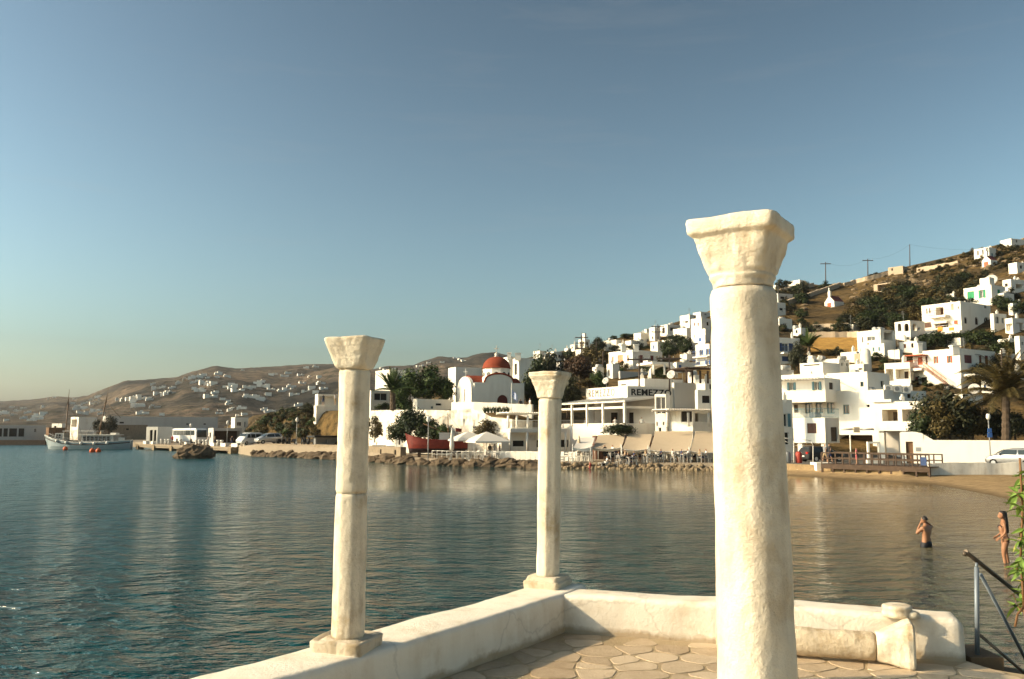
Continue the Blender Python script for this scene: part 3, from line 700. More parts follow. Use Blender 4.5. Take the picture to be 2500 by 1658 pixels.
# scattered far houses: a few shared box groups
def far_houses():
    protos = []
    for k, parts in enumerate(([(0, 14, 0, 9, 6)], [(0, 10, 0, 8, 5), (8, 20, 1, 8, 8)], [(0, 22, 0, 7, 4.5), (3, 9, 0, 7, 7.5)], [(0, 9, 0, 9, 7), (10, 17, 2, 9, 4.5), (17, 26, 0, 9, 6)])):
        mb = MB()
        for (x0, x1, y0, y1, h) in parts: mb.box(x0 - 8, x1 - 8, y0 - 4 + .01 * k, y1 - 4, -5, h)
        protos.append((mb.mesh('far_house', WHITE),))
    spots = [(30, 992), (44, 1002), (58, 995), (20, 1008), (36, 1012), (110, 993), (112, 1010), (120, 972), (135, 969), (183, 973), (216, 980), (228, 984), (95, 1017), (60, 1020), (22, 1026), (80, 1025), (100, 1022), (290, 973),
             (303, 975), (316, 974), (328, 975), (345, 973), (358, 972), (372, 938), (380, 948), (384, 961), (395, 945), (410, 962), (418, 960), (437, 936), (452, 925), (466, 923), (478, 950), (483, 954), (490, 920), (495, 934),
             (505, 938), (515, 940), (522, 936), (530, 912), (560, 943), (566, 940), (546, 974), (560, 979), (590, 902), (612, 945), (618, 969), (600, 946), (662, 914), (668, 912), (640, 928), (700, 911), (730, 914), (755, 918), (768, 894),
             (780, 921), (600, 1012), (645, 1000), (668, 1003), (690, 1009), (655, 1005), (585, 1016), (1020, 893), (1032, 890), (1045, 884), (1077, 883), (1110, 873), (1122, 877), (1130, 880), (930, 898), (960, 899),
             (940, 902), (550, 945), (690, 917), (745, 897), (606, 970), (634, 976), (470, 933), (575, 955), (735, 935), (780, 935)]
    rnd = random.Random(3)
    while len(spots) < 160:
        u = rnd.uniform(0, 790); v = rnd.uniform(tab(u, FSKY) + 8, 1012)
        if mnoise.noise(Vector((u * .012, v * .03, 2))) > -.05: spots.append((u, v))
    for (u, v) in spots:
        p = far_hit(u, v + 3); k = rnd.randrange(4); sc = rnd.uniform(.24, .48) * (1.0 if p.y > 700 else .7)
        o = empty('far_house', p, 'tiny flat-roofed white house on the brown hills across the bay', 'house', 'white houses scattered over the far hills', rnd.uniform(.1, .7))
        o.scale = (sc,) * 3
        link('wall', protos[k][0], o)
far_houses()

# ------------------------------------------------------------------ foliage
def leaf_mat(name, a, b_, trans=.25):
    m, nt, b = new_mat(name); b.inputs['Roughness'].default_value = .6; b.inputs['Specular IOR Level'].default_value = .25
    g = N(nt, 'ShaderNodeNewGeometry'); oi = N(nt, 'ShaderNodeObjectInfo')
    ad = N(nt, 'ShaderNodeMath', operation='MULTIPLY_ADD'); ad.inputs[1].default_value = .3
    nt.links.new(oi.outputs['Random'], ad.inputs[0])
    sc = N(nt, 'ShaderNodeMath', operation='MULTIPLY'); sc.inputs[1].default_value = .8
    nt.links.new(g.outputs['Random Per Island'], sc.inputs[0]); nt.links.new(sc.outputs[0], ad.inputs[2])
    nt.links.new(ramp(nt, ad.outputs[0], [(.1, a), (.95, b_)]), b.inputs['Base Color'])
    return m
LEAF = leaf_mat('dark_green_leaves', (.008, .016, .005), (.040, .055, .014)); LEAF_G = leaf_mat('fresh_green_leaves', (.012, .030, .006), (.065, .095, .018))
LEAF_O = leaf_mat('olive_brown_leaves', (.028, .024, .008), (.115, .082, .024)); LEAF_D = leaf_mat('very_dark_leaves', (.010, .014, .006), (.040, .040, .014))
LEAF_R = leaf_mat('reddish_brown_leaves', (.022, .012, .006), (.075, .038, .016))
BARK = solid('bark', (.085, .06, .04), .95, var=.3)
def crown_mesh(name, mat, n, leaf, lobes, seed, low=.16):
    """n leaf cards spread through a lumpy unit crown: width 1, z from low to 1, with gaps between the lobes"""
    rnd = random.Random(seed); L = []; P = []
    for k in range(lobes):
        a = 2 * math.pi * k / (lobes - 1) + rnd.uniform(-.4, .4); r = rnd.uniform(.16, .33) if k else 0
        zc = rnd.uniform(.25, .60) if k else .68
        L.append((Vector((r * math.cos(a), r * math.sin(a), zc)), rnd.uniform(.17, .27)))
    for i in range(n):
        c, r = L[rnd.randrange(lobes)]
        d = Vector((rnd.gauss(0, 1), rnd.gauss(0, 1), rnd.gauss(0, 1))).normalized()
        p = c + d * (r * (rnd.random() ** .38) * rnd.uniform(.72, 1.18)); P.append((p, d))
    xs = [abs(p.x) for p, _ in P] + [abs(p.y) for p, _ in P]; k = .5 / sorted(xs)[int(len(xs) * .985)]
    zs = sorted(p.z for p, _ in P); z0, z1 = zs[int(n * .01)], zs[int(n * .99)]
    mb = MB()
    for p, d in P:
        p = Vector((p.x * k, p.y * k, low + (1 - low) * (p.z - z0) / (z1 - z0)))
        nrm = (d + Vector((rnd.uniform(-.8, .8), rnd.uniform(-.8, .8), rnd.uniform(-.3, .9)))).normalized()
        a = nrm.orthogonal().normalized(); b = nrm.cross(a); t = rnd.uniform(0, 6.28); a, b = a * math.cos(t) + b * math.sin(t), b * math.cos(t) - a * math.sin(t)
        s = leaf * rnd.uniform(.6, 1.5)
        mb.face([p - a * s, p + b * s * .5, p + a * s, p - b * s * .5])
    return mb.mesh(name, mat)
CROWNS = {}
for key, mt in (('dark', LEAF), ('green', LEAF_G), ('olive', LEAF_O), ('vdark', LEAF_D), ('red', LEAF_R)):
    CROWNS[key] = [crown_mesh('crown', mt, 3600, .040, 9, 10 + k) for k in range(3)]
BUSH = {k: [crown_mesh('crown', {'dark': LEAF, 'green': LEAF_G, 'olive': LEAF_O, 'vdark': LEAF_D, 'red': LEAF_R}[k], 900, .065, 7, 30 + j, .0) for j in range(3)] for k in CROWNS}
BUSH_BIG = {k: [crown_mesh('crown', {'dark': LEAF, 'green': LEAF_G, 'olive': LEAF_O, 'vdark': LEAF_D, 'red': LEAF_R}[k], 3000, .045, 9, 50 + j, .0) for j in range(2)] * 2 for k in ('dark', 'green', 'olive', 'vdark')}
def trunk_mesh():
    mb = MB(); rnd = random.Random(2)
    mb.tube((0, 0, -.25), (.02, 0, .25), .035, .026, 7); mb.tube((.02, 0, .25), (.0, .02, .6), .026, .012, 6)
    for k in range(5):
        a = k * 1.26; mb.tube((.015, 0, .2 + .05 * k), (.22 * math.cos(a), .22 * math.sin(a), .5 + .05 * k), .016, .005, 5)
    return mb.mesh('trunk', BARK)
TRUNK = trunk_mesh(); _ti = [0]
def tree(u, vb, vt, width, kind, label, cat='tree', Y=None, name=None, group=None, bush=False, z=None):
    """crown from pixel row vt down to vb at bearing u, width in photo pixels"""
    p = hit(u, vb) if Y is None else at(u, vb, Y)
    if z is not None: p.z = z
    h = at(u, vt, p.y).z - p.z; wd = width * p.y / FPX
    _ti[0] += 1; k = _ti[0] % 3
    o = empty(name or ('bush' if bush else 'leafy_tree'), p, label, cat, group, _ti[0] * 1.7)
    o.scale = (wd, wd, max(.3, h * (1.06 if bush else 1.02)))
    link('crown', (BUSH_BIG if width >= 45 else BUSH)[kind][k] if bush else CROWNS[kind][k], o); link('trunk', TRUNK, o)
    return o
# ------------------------------------------------------------------ houses: boxes given by their visible edges in the photo
UPV = Vector((0, 0, 1))
class Face:
    def __init__(s, o, d, n, length, z0, z1): s.o, s.d, s.n, s.len, s.z0, s.z1 = o, d, n, length, z0, z1
    def p(s, a, z, dep=0.0): return s.o + s.d * a - s.n * dep + UPV * (z - s.o.z)
    def st(s, u, v):
        r = ray(u, v); c = Vector((0, 0, CAMZ)); k = (s.o - c).dot(s.n) / r.dot(s.n); q = c + r * k
        return (q - s.o).dot(s.d), q.z
def frame(fc, a0, a1, z0, z1, dep, w, mullv=1, mullh=0, mat=PALEWOOD, parent=None, glass=DARKG):
    """a window part: glass with a frame as its sub-part"""
    g = MB(); g.face([fc.p(a0, z0, dep), fc.p(a1, z0, dep), fc.p(a1, z1, dep), fc.p(a0, z1, dep)][::1])
    win = g.build('window', glass, parent)
    f = MB(); t = .05
    def bar(x0, x1, y0, y1): f.obox(fc.p(x0, y0, dep - .005), fc.d * (x1 - x0), fc.n * t, UPV * (y1 - y0))
    bar(a0, a0 + w, z0, z1); bar(a1 - w, a1, z0, z1); bar(a0 + w, a1 - w, z0, z0 + w); bar(a0 + w, a1 - w, z1 - w, z1)
    for k in range(mullv): x = a0 + (a1 - a0) * (k + 1) / (mullv + 1); bar(x - w * .4, x + w * .4, z0 + w, z1 - w)
    off = Vector((0, 0, 0)); q = win.parent
    while q is not None: off += Vector(q.location); q = q.parent
    fo = link('window_frame', f.mesh('window_frame', mat, off), win)
    return win
def wall_with_holes(mb, fc, holes, m=0, reveal=.18):
    """holes: (a0, a1, z0, z1, depth, arch)"""
    xs = sorted({0.0, fc.len, *[h[0] for h in holes], *[h[1] for h in holes]}); zs = sorted({fc.z0, fc.z1, *[h[2] for h in holes], *[h[3] for h in holes]})
    for i in range(len(xs) - 1):
        for j in range(len(zs) - 1):
            cx, cz = (xs[i] + xs[i + 1]) / 2, (zs[j] + zs[j + 1]) / 2
            if any(h[0] < cx < h[1] and h[2] < cz < h[3] for h in holes): continue
            mb.face([fc.p(xs[i], zs[j]), fc.p(xs[i + 1], zs[j]), fc.p(xs[i + 1], zs[j + 1]), fc.p(xs[i], zs[j + 1])], m)
    for (a0, a1, z0, z1, dep, arch) in holes:
        ring = [(a0, z0), (a1, z0), (a1, z1), (a0, z1)]
        for k in range(4):
            (x, y), (x2, y2) = ring[k], ring[(k + 1) % 4]
            mb.face([fc.p(x, y), fc.p(x, y, dep), fc.p(x2, y2, dep), fc.p(x2, y2)], m)
        if arch:                                                        # fill the two upper corners so that the opening is round-headed
            r = (a1 - a0) / 2; cx = (a0 + a1) / 2; cz = z1 - r; n = 8
            for sgn in (-1, 1):
                pts = [(cx + sgn * r, z1)] + [(cx + sgn * r * math.cos(R(90 * k / n)), cz + r * math.sin(R(90 * k / n))) for k in range(n + 1)]
                fan = [fc.p(a, z, .01) for a, z in pts]
                mb.face(fan if sgn < 0 else fan[::-1], m)
                for k in range(1, n + 1): mb.face([fc.p(*pts[k], .01), fc.p(*pts[k + 1], .01), fc.p(*pts[k + 1], dep), fc.p(*pts[k], dep)] if k < n + 1 and k + 1 < len(pts) else [fc.p(*pts[k], .01), fc.p(*pts[k], dep), fc.p(*pts[0], dep)], m)
HOUSES = {}; AUTO = random.Random(77)
def corner_box(u0, u1, u2, vt, vb, th, Y=None, dmax=16.0, dflt=5.0):
    """near vertical edge at bearing u1; left face runs to u0, right face to u2; th = turn of the box (degrees)"""
    C = hit(u1, vb) if Y is None else at(u1, vb, Y)
    zt = at(u1, vt, C.y).z
    t = max(R(21), R(th) - math.atan((u1 - CX) / FPX))                   # th is the turn as seen from here
    dl = Vector((-math.sin(t), math.cos(t), 0)); dr = Vector((math.cos(t), math.sin(t), 0))
    def run(u, d):
        r = ray(u, (vt + vb) / 2); k = r.x / r.y; den = d.x - k * d.y
        return abs((k * C.y - C.x) / den) if abs(den) > 1e-4 else dflt
    ll = run(u0, dl) if u0 != u1 else dflt; lr = run(u2, dr) if u2 != u1 else dflt
    return C, zt, dl, dr, min(ll, dmax), min(lr, dmax)
def house(label, u0, u1, u2, vt, vb, th=45, wins=(), Y=None, mat=WHITE, cat='house', name='white_house', group='whitewashed houses of the town', sink=4.0, par=.35, roofm=None, dmax=16.0, dflt=5.0, auto=True):
    C, zt, dl, dr, ll, lr = corner_box(u0, u1, u2, vt, vb, th, Y, dmax, dflt)
    nl, nr = -dr, -dl                                                   # outward normals of the left and right visible faces
    zb = C.z - sink
    root = empty(name, (C + dl * ll * .5 + dr * lr * .5).xy.to_3d() + UPV * C.z, label, cat, group)
    FL = Face(C + dl * ll, -dl, nl, ll, zb, zt); FR = Face(C, dr, nr, lr, zb, zt)
    FL.o = FL.o.copy(); holes = {'L': [], 'R': []}; todo = []
    for wd in wins:
        fc = FL if wd[0] == 'L' else FR
        a0, z1 = fc.st(wd[1], wd[3]); a1, _ = fc.st(wd[2], wd[3]); _, z0 = fc.st((wd[1] + wd[2]) / 2, wd[4])
        _, z1 = fc.st((wd[1] + wd[2]) / 2, wd[3])
        a0, a1 = max(.06, min(a0, a1)), min(fc.len - .06, max(a0, a1)); z0, z1 = max(zb + .1, min(z0, z1)), min(zt - .1, max(z0, z1))
        if a1 - a0 < .12 or z1 - z0 < .12: continue
        kind = wd[5]; dep = 1.6 if kind == 'h' else .22
        holes[wd[0]].append((a0, a1, z0, z1, dep, kind == 'a' or kind == 'ha')); todo.append((fc, a0, a1, z0, z1, kind, wd[6] if len(wd) > 6 else None))
    for key, fc in (('L', FL), ('R', FR)):                              # blank fronts get a few small windows of their own
        if auto and not holes[key] and fc.len > 2.4 and zt - C.z > 2.2 and C.y < 215:
            n_ = max(1, int(fc.len / 3.4)); cl_ = AUTO.choice((BROWNSH, TEALSH, BLUESH, DREDSH, None, None))
            for fl_ in range(max(1, int((zt - C.z) / 3.4))):
                for i in range(n_):
                    if AUTO.random() < .28: continue
                    a = fc.len * (i + .5) / n_ + AUTO.uniform(-.3, .3); w_ = AUTO.choice((.7, .8, 1.0)); z0 = C.z + fl_ * 3.1 + .95; z1 = min(zt - .35, z0 + AUTO.choice((1.0, 1.2, 1.4)))
                    if a - w_ / 2 < .2 or a + w_ / 2 > fc.len - .2 or z1 - z0 < .5: continue
                    kd = 'k' if cl_ is None else AUTO.choice(('w', 's', 's')); holes[key].append((a - w_ / 2, a + w_ / 2, z0, z1, .22, False)); todo.append((fc, a - w_ / 2, a + w_ / 2, z0, z1, kd, cl_))
    mb = MB(); wall_with_holes(mb, FL, holes['L']); wall_with_holes(mb, FR, holes['R'])
    A, B, D = C + dl * ll, C + dl * ll + dr * lr, C + dr * lr
    def col4(p, q): mb.face([Vector((p.x, p.y, zb)), Vector((q.x, q.y, zb)), Vector((q.x, q.y, zt)), Vector((p.x, p.y, zt))])
    col4(D, B); col4(B, A)
    pw = min(.28, ll * .2, lr * .2)                                     # parapet rim and sunken roof
    o4 = [C, D, B, A]; i4 = [C + dl * pw + dr * pw, D + dl * pw - dr * pw, B - dl * pw - dr * pw, A - dl * pw + dr * pw]
    zf = lambda q, z: Vector((q.x, q.y, z))
    for k in range(4):
        j = (k + 1) % 4
        mb.face([zf(o4[k], zt), zf(o4[j], zt), zf(i4[j], zt), zf(i4[k], zt)]); mb.face([zf(i4[k], zt), zf(i4[j], zt), zf(i4[j], zt - par), zf(i4[k], zt - par)])
    mb.build('wall', mat, root)
    rb = MB(); rb.face([zf(q, zt - par + .02) for q in i4]); rb.build('roof', roofm or GREYW, root)
    for (fc, a0, a1, z0, z1, kind, cl) in todo: fit_window(root, fc, a0, a1, z0, z1, kind, cl)
    HOUSES[label] = (root, FL, FR, C, zt)
    return root, FL, FR
def fit_window(root, fc, a0, a1, z0, z1, kind, cl):
    w = min(.07, (a1 - a0) * .12)
    if kind == 'w' or kind == 'a': frame(fc, a0, a1, z0, z1, .2, w, 1, mat=cl or PALEWOOD, parent=root)
    elif kind == 'd' or kind == 's':                                    # coloured door / closed shutters: two leaves
        mid = (a0 + a1) / 2
        for (x0, x1) in (((a0, mid - .01), (mid + .01, a1)) if a1 - a0 > .5 else ((a0, a1),)):
            m2 = MB(); m2.obox(fc.p(x0, z0, .16), fc.d * (x1 - x0), fc.n * .06, UPV * (z1 - z0))
            for q in range(3): m2.obox(fc.p(x0 + w, z0 + (z1 - z0) * (.08 + .3 * q), .10), fc.d * (x1 - x0 - 2 * w), fc.n * .015, UPV * (z1 - z0) * .24)
            m2.build('door_leaf' if kind == 'd' else 'shutter', cl, root)
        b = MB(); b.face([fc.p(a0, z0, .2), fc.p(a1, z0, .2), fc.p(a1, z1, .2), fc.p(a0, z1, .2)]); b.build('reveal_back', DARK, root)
    elif kind == 'o':                                                   # window with open shutters flat on the wall
        q = (a1 - a0)
        frame(fc, a0, a1, z0, z1, .2, w, 1, mat=PALEWOOD, parent=root)
        for (x0, x1) in ((a0 - q * .52, a0 - .02), (a1 + .02, a1 + q * .52)):
            m2 = MB(); m2.obox(fc.p(x0, z0, -.01), fc.d * (x1 - x0), fc.n * .05, UPV * (z1 - z0))
            for k in range(5): m2.obox(fc.p(x0 + .05, z0 + (z1 - z0) * (.06 + .19 * k), -.06), fc.d * (x1 - x0 - .1), fc.n * .02, UPV * (z1 - z0) * .12)
            m2.build('shutter', cl, root)
    elif kind in ('h', 'ha'):                                           # open loggia with a back wall and a door in it
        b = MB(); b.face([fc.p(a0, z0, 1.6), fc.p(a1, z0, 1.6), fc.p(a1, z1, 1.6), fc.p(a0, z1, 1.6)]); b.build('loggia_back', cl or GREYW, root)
        m2 = MB(); m2.obox(fc.p(a0 + (a1 - a0) * .35, z0, 1.58), fc.d * (a1 - a0) * .28, fc.n * .05, UPV * (z1 - z0) * .8); m2.build('door_leaf', DARKWOOD, root)
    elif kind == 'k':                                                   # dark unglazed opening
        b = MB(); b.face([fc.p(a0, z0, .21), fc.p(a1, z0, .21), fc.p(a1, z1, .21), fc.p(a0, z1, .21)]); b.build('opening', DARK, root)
def slab_on(root, fc, u0, u1, v, out, thick=.22, mat=WHITE, nm='balcony_slab', depth=0.0):
    a0, z = fc.st(u0, v); a1, _ = fc.st(u1, v); a0, a1 = min(a0, a1), max(a0, a1)
    mb = MB(); mb.obox(fc.p(a0, z - thick, depth), fc.d * (a1 - a0), fc.n * (out + depth), UPV * thick); mb.build(nm, mat, root)
    return a0, a1, z
def railing(root, fc, a0, a1, z, out, h=.95, mat=GREYM, step=.16, nm='railing'):
    mb = MB(); p0, p1 = fc.p(a0, z, -out), fc.p(a1, z, -out)
    for q in (h, .08): mb.tube(p0 + UPV * q, p1 + UPV * q, .03, n=4)
    n = max(2, int((p1 - p0).length / step))
    for k in range(n + 1): mb.tube(p0.lerp(p1, k / n) + UPV * .08, p0.lerp(p1, k / n) + UPV * h, .013, n=4, caps=False)
    for s_, e_ in ((fc.p(a0, z, 0), p0), (fc.p(a1, z, 0), p1)): mb.tube(s_ + UPV * h, e_ + UPV * h, .03, n=4)
    mb.build(nm, mat, root)
def chimney(root, u, vt, Y, w=.5, vb=None, mat=WHITE):
    p = at(u, vt, Y); mb = MB(); h = 1.2 if vb is None else p.z - at(u, vb, Y).z
    mb.box(p.x - w / 2, p.x + w / 2, p.y - w / 2, p.y + w / 2, p.z - h, p.z - .15); mb.box(p.x - w * .62, p.x + w * .62, p.y - w * .62, p.y + w * .62, p.z - .15, p.z)
    mb.build('chimney', mat, root)

H = house
# --- skyline and middle slope, left of the thick column (bearings 1300-1740)
H('small white house on the crest between two dark trees, left of the utility pole', 1392, 1403, 1412, 841, 858, 50, [('L', 1395, 1398, 846, 851, 'k')], dflt=4)
H('low white cube at the far left end of the crest row', 1378, 1387, 1395, 850, 868, 50)
H('white house with open loggia right behind the tall crossed utility pole', 1412, 1428, 1440, 828, 852, 45, [('L', 1415, 1426, 834, 846, 'h'), ('R', 1431, 1437, 834, 842, 'k')])
H('pale house at the crest above the church, beside brown roofs', 1302, 1318, 1330, 856, 884, 40, [('R', 1321, 1325, 866, 873, 'w')], mat=CREAM)
H('weathered cream house with a brown flat roof on the crest', 1333, 1352, 1372, 858, 884, 35, [('R', 1356, 1361, 866, 873, 'k'), ('R', 1364, 1368, 866, 873, 'k')], mat=CREAM)
H('low white house under the red tiled roof above the maroon tree', 1352, 1366, 1386, 884, 902, 35, [('R', 1372, 1377, 889, 896, 'k')], mat=GREYW)
r_, fl, fr = H('white cube with two low wings, first big house right of the maroon tree', 1471, 1505, 1516, 829, 857, 48, [('L', 1489, 1492, 838, 845, 'w'), ('L', 1478, 1481, 841, 848, 'k')])
H('plain white cube with long shaded side just above the orange-shuttered house', 1526, 1541, 1580, 831, 858, 42, [('R', 1566, 1573, 846, 850, 'k')])
H('bright white cube with grey side wall under the crest terrace with thatched shade', 1547, 1565, 1588, 812, 838, 42, [('L', 1557, 1560, 826, 832, 'k'), ('R', 1580, 1583, 828, 833, 'k')])
H('tiny tan house at the crest, left of the tall white cube', 1573, 1579, 1586, 803, 815, 42, mat=CREAM)
H('tall narrow white cube behind the thin utility pole on the crest', 1585, 1599, 1612, 799, 834, 45, [('L', 1592, 1595, 821, 829, 'k')])
H('white house with a long brown shaded terrace wall below the crest', 1612, 1630, 1662, 792, 822, 40, [('R', 1636, 1656, 800, 808, 'k')])
H('low white stepped house with small windows above the leaning green trees', 1643, 1677, 1690, 800, 829, 50, [('L', 1650, 1652, 818, 823, 'k'), ('L', 1657, 1660, 818, 823, 'k')])
H('white cube with a plant ledge, second from the thick column on the crest', 1660, 1684, 1700, 768, 802, 46, [('R', 1695, 1698, 772, 777, 'k'), ('L', 1672, 1680, 784, 788, 'k')])
H('highest white cube on the crest touching the thick column', 1692, 1711, 1740, 761, 782, 40, [('R', 1720, 1726, 765, 770, 'a')])
H('tall three-storey white house with thin reddish shutters beside the thick column', 1687, 1714, 1745, 776, 840, 50,
  [('L', 1694, 1697, 788, 796, 's', DREDSH), ('L', 1703, 1706, 788, 796, 's', DREDSH), ('L', 1694, 1696, 817, 824, 's', PINKSH), ('L', 1704, 1707, 828, 838, 's', PINKSH), ('R', 1725, 1731, 786, 795, 'k'), ('R', 1718, 1734, 806, 809, 'k')])
r_, fl, fr = H('white house with two storeys of blue balconies beside the thick column', 1698, 1733, 1765, 839, 897, 58,
  [('L', 1710, 1714, 854, 867, 'o', BLUESH), ('L', 1726, 1731, 852, 866, 'o', BLUESH), ('L', 1703, 1707, 883, 891, 'o', BLUESH), ('L', 1725, 1731, 880, 890, 'o', BLUESH)])
for vv in (872, 893):
    a0, a1, z = slab_on(r_, fl, 1697, 1733, vv, .9); railing(r_, fl, a0, a1, z, .85, .9, BLUESH)
H('little white annex with grey side between the green trees and blue balconies', 1660, 1677, 1698, 864, 884, 44, [])
# orange-shutter house
r_, fl, fr = H('square white house with faded orange doors, dark red shutters on its shaded side', 1486, 1545, 1617, 854, 902, 42,
  [('L', 1494, 1498, 871, 885, 's', PINKSH), ('L', 1508, 1521, 867, 886, 'd', PINKSH), ('L', 1531, 1535, 867, 883, 's', PINKSH), ('R', 1562, 1570, 867, 885, 's', DREDSH), ('R', 1588, 1596, 868, 885, 's', DREDSH)])
for uu in (1522, 1553): chimney(r_, uu, 841, 130, .7)
H('white lower wing with an arched doorway beneath the orange-shuttered house', 1481, 1496, 1512, 888, 925, 45, [('L', 1484, 1489, 902, 918, 'a'), ], sink=3)
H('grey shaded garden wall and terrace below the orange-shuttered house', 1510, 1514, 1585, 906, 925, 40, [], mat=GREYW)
H('shaded house with a blue door under a long white roof slab', 1646, 1652, 1700, 884, 912, 30, [('R', 1657, 1664, 891, 903, 'd', BLUESH)], mat=WHITE, dmax=10)
# open pergola roof slab carried on two posts, left of the blue door
def open_roof(label, ua, ub, v, Y, deep, posts, vpost, mat=WHITE, nm='flat_canopy', cat='canopy', th=35, thick=.3, slats=0):
    a, b = at(ua, v, Y), at(ub, v, Y); t = R(th); back = Vector((-math.sin(t), math.cos(t), 0)) * deep; d = Vector((math.cos(t), math.sin(t), 0))
    L = (b - a).length
    root = empty(nm, (a.x, a.y, at(ua, vpost, Y).z), label, cat)
    if slats:
        mb = MB(); mb.obox(a - UPV * .16, d * L, back.normalized() * .12, UPV * .16); mb.build('beam', mat, root)
        mb = MB(); mb.obox(a + back - UPV * .16, d * L, -back.normalized() * .12, UPV * .16); mb.build('beam', mat, root)
        for k in range(slats):
            mb = MB(); o = a + d * (L * (k + .25) / slats) - back.normalized() * .3; mb.obox(o + UPV * .002, d * .14, back + back.normalized() * .3, UPV * .1); mb.build('slat', mat, root)
    else:
        mb = MB(); mb.obox(a - UPV * thick, d * L, back, UPV * thick); mb.build('roof_slab', mat, root)
    for k in posts:
        p = a + d * (L * k) + back.normalized() * .1; mb = MB(); mb.tube(Vector((p.x, p.y, p.z - thick)), Vector((p.x, p.y, at(ua, vpost, Y).z - .5)), .13, n=8); mb.build('post', mat, root)
    return root
open_roof('long white roof slab on posts over the green garden, left of the blue door', 1592, 1652, 883, 112, 4, (.08, .6, .95), 905, th=22)
open_roof('brown timber pergola on posts beside the thick column, below the blue balconies', 1672, 1745, 898, 104, 4.5, (.08, .3, .6, .9), 925, mat=DARKWOOD, nm='timber_pergola', cat='pergola', th=20, slats=12)
def arch_wall():
    Y = 116.0; mb = MB(); n = 14; c = at(1622, 922, Y); rx = 33 * Y / FPX; rz = at(1622, 895, Y).z - c.z
    back = Vector((-.3, 1, 0)) * .7
    pts = [(c.x - rx * math.cos(math.pi * k / n), c.z + rz * math.sin(math.pi * k / n)) for k in range(n + 1)]
    for (x, z), (x2, z2) in zip(pts[:-1], pts[1:]):
        f0 = [Vector((x, Y, z)), Vector((x2, Y, z2)), Vector((x2 + .0, Y, z2 + .55)), Vector((x, Y, z + .55))]
        mb.hexa([f0[0], f0[1], f0[1] + back, f0[0] + back], [f0[3], f0[2], f0[2] + back, f0[3] + back])
    tag(mb.build('garden_arch', CREAM), 'wide low cream arch framing a green garden', 'arch')
arch_wall()
H('plain white block with a dark slot, directly behind the lit sign wall', 1509, 1574, 1668, 924, 950, 38, [('L', 1516, 1528, 938, 941, 'k')], Y=112)
H('white stepped block with a rounded top beside the thick column, above the restaurant', 1700, 1722, 1750, 925, 960, 40, [('R', 1732, 1738, 938, 950, 'k')], Y=106)
H('small white block with curved parapet below the timber pergola', 1676, 1699, 1712, 915, 945, 45, [], Y=109)
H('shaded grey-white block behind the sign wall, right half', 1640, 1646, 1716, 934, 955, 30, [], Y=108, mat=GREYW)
# --- right of the thick column: upper slope
H('white house with a tan ledge right beside the thick column, mid slope', 1885, 1897, 1918, 738, 772, 45, [('R', 1903, 1912, 752, 758, 'k')])
H('long grey rubble-walled house high on the slope by the thick column', 1885, 1900, 1936, 716, 737, 40, [('R', 1905, 1916, 724, 730, 'k')], mat=GREYW)
H('white house on the crest left of the round dark tree', 1919, 1953, 1968, 683, 700, 55, [('L', 1928, 1932, 689, 694, 'k')], mat=WHITE)
H('white crest house half hidden by the thick column', 1880, 1894, 1900, 696, 712, 55)
H('white house with one red and one dark window above the cone-shaped tree', 1884, 1903, 1934, 777, 806, 42, [('L', 1892, 1897, 788, 798, 's', DREDSH), ('R', 1912, 1921, 789, 800, 'w')])
r_, fl, fr = H('white two-storey house with navy shutters beside the cone-shaped tree', 1884, 1903, 1953, 824, 890, 38,
  [('R', 1909, 1925, 838, 858, 'o', NAVY), ('R', 1931, 1938, 840, 853, 's', NAVY), ('R', 1909, 1926, 870, 882, 's', NAVY)])
a0, a1, z = slab_on(r_, fr, 1906, 1934, 861, .8); railing(r_, fr, a0, a1, z, .75, .9, NAVY)
H('white house with a wide window strip left of the arcaded house', 2093, 2152, 2187, 804, 868, 55, [('L', 2117, 2136, 822, 832, 'w'), ('L', 2104, 2107, 823, 836, 'k'), ('L', 2117, 2121, 838, 842, 'k'), ('R', 2158, 2180, 808, 830, 'h', BEIGE)])
H('small white outbuilding with a pipe chimney in front of the arcaded house', 2168, 2197, 2204, 853, 878, 60, [])
r_, fl, fr = H('white house with a row of three round arches on its terrace', 2185, 2224, 2258, 782, 836, 50, [('L', 2191, 2200, 790, 809, 'ha', BEIGE), ('L', 2207, 2218, 790, 809, 'ha', BEIGE), ('R', 2228, 2237, 790, 807, 'ha', BEIGE), ('L', 2206, 2211, 818, 826, 'a'), ('R', 2242, 2246, 800, 806, 'k')])
r_, fl, fr = H('tall white house with brown shutters, a balcony and bright orange doors', 2251, 2349, 2420, 735, 820, 62,
  [('L', 2261, 2264, 753, 766, 's', BROWNSH), ('L', 2268, 2271, 752, 765, 's', BROWNSH), ('L', 2284, 2303, 750, 770, 'h', BROWNSH), ('L', 2322, 2328, 742, 757, 's', BEIGE), ('L', 2338, 2341, 748, 755, 'k'), ('L', 2329, 2338, 782, 792, 's', REDSH),
   ('L', 2257, 2274, 787, 800, 'd', BROWNSH), ('L', 2283, 2315, 786, 800, 'h', BROWNSH), ('R', 2354, 2361, 774, 790, 'a', BROWNSH), ('R', 2380, 2388, 774, 793, 'a', BROWNSH), ('R', 2403, 2409, 745, 753, 'k'), ('R', 2402, 2414, 774, 793, 'a')])
a0, a1, z = slab_on(r_, fl, 2276, 2318, 774, 1.3, .35); railing(r_, fl, a0, a1, z, 1.25, .9, BROWNSH)
slab_on(r_, fl, 2280, 2318, 788, .9, .3)
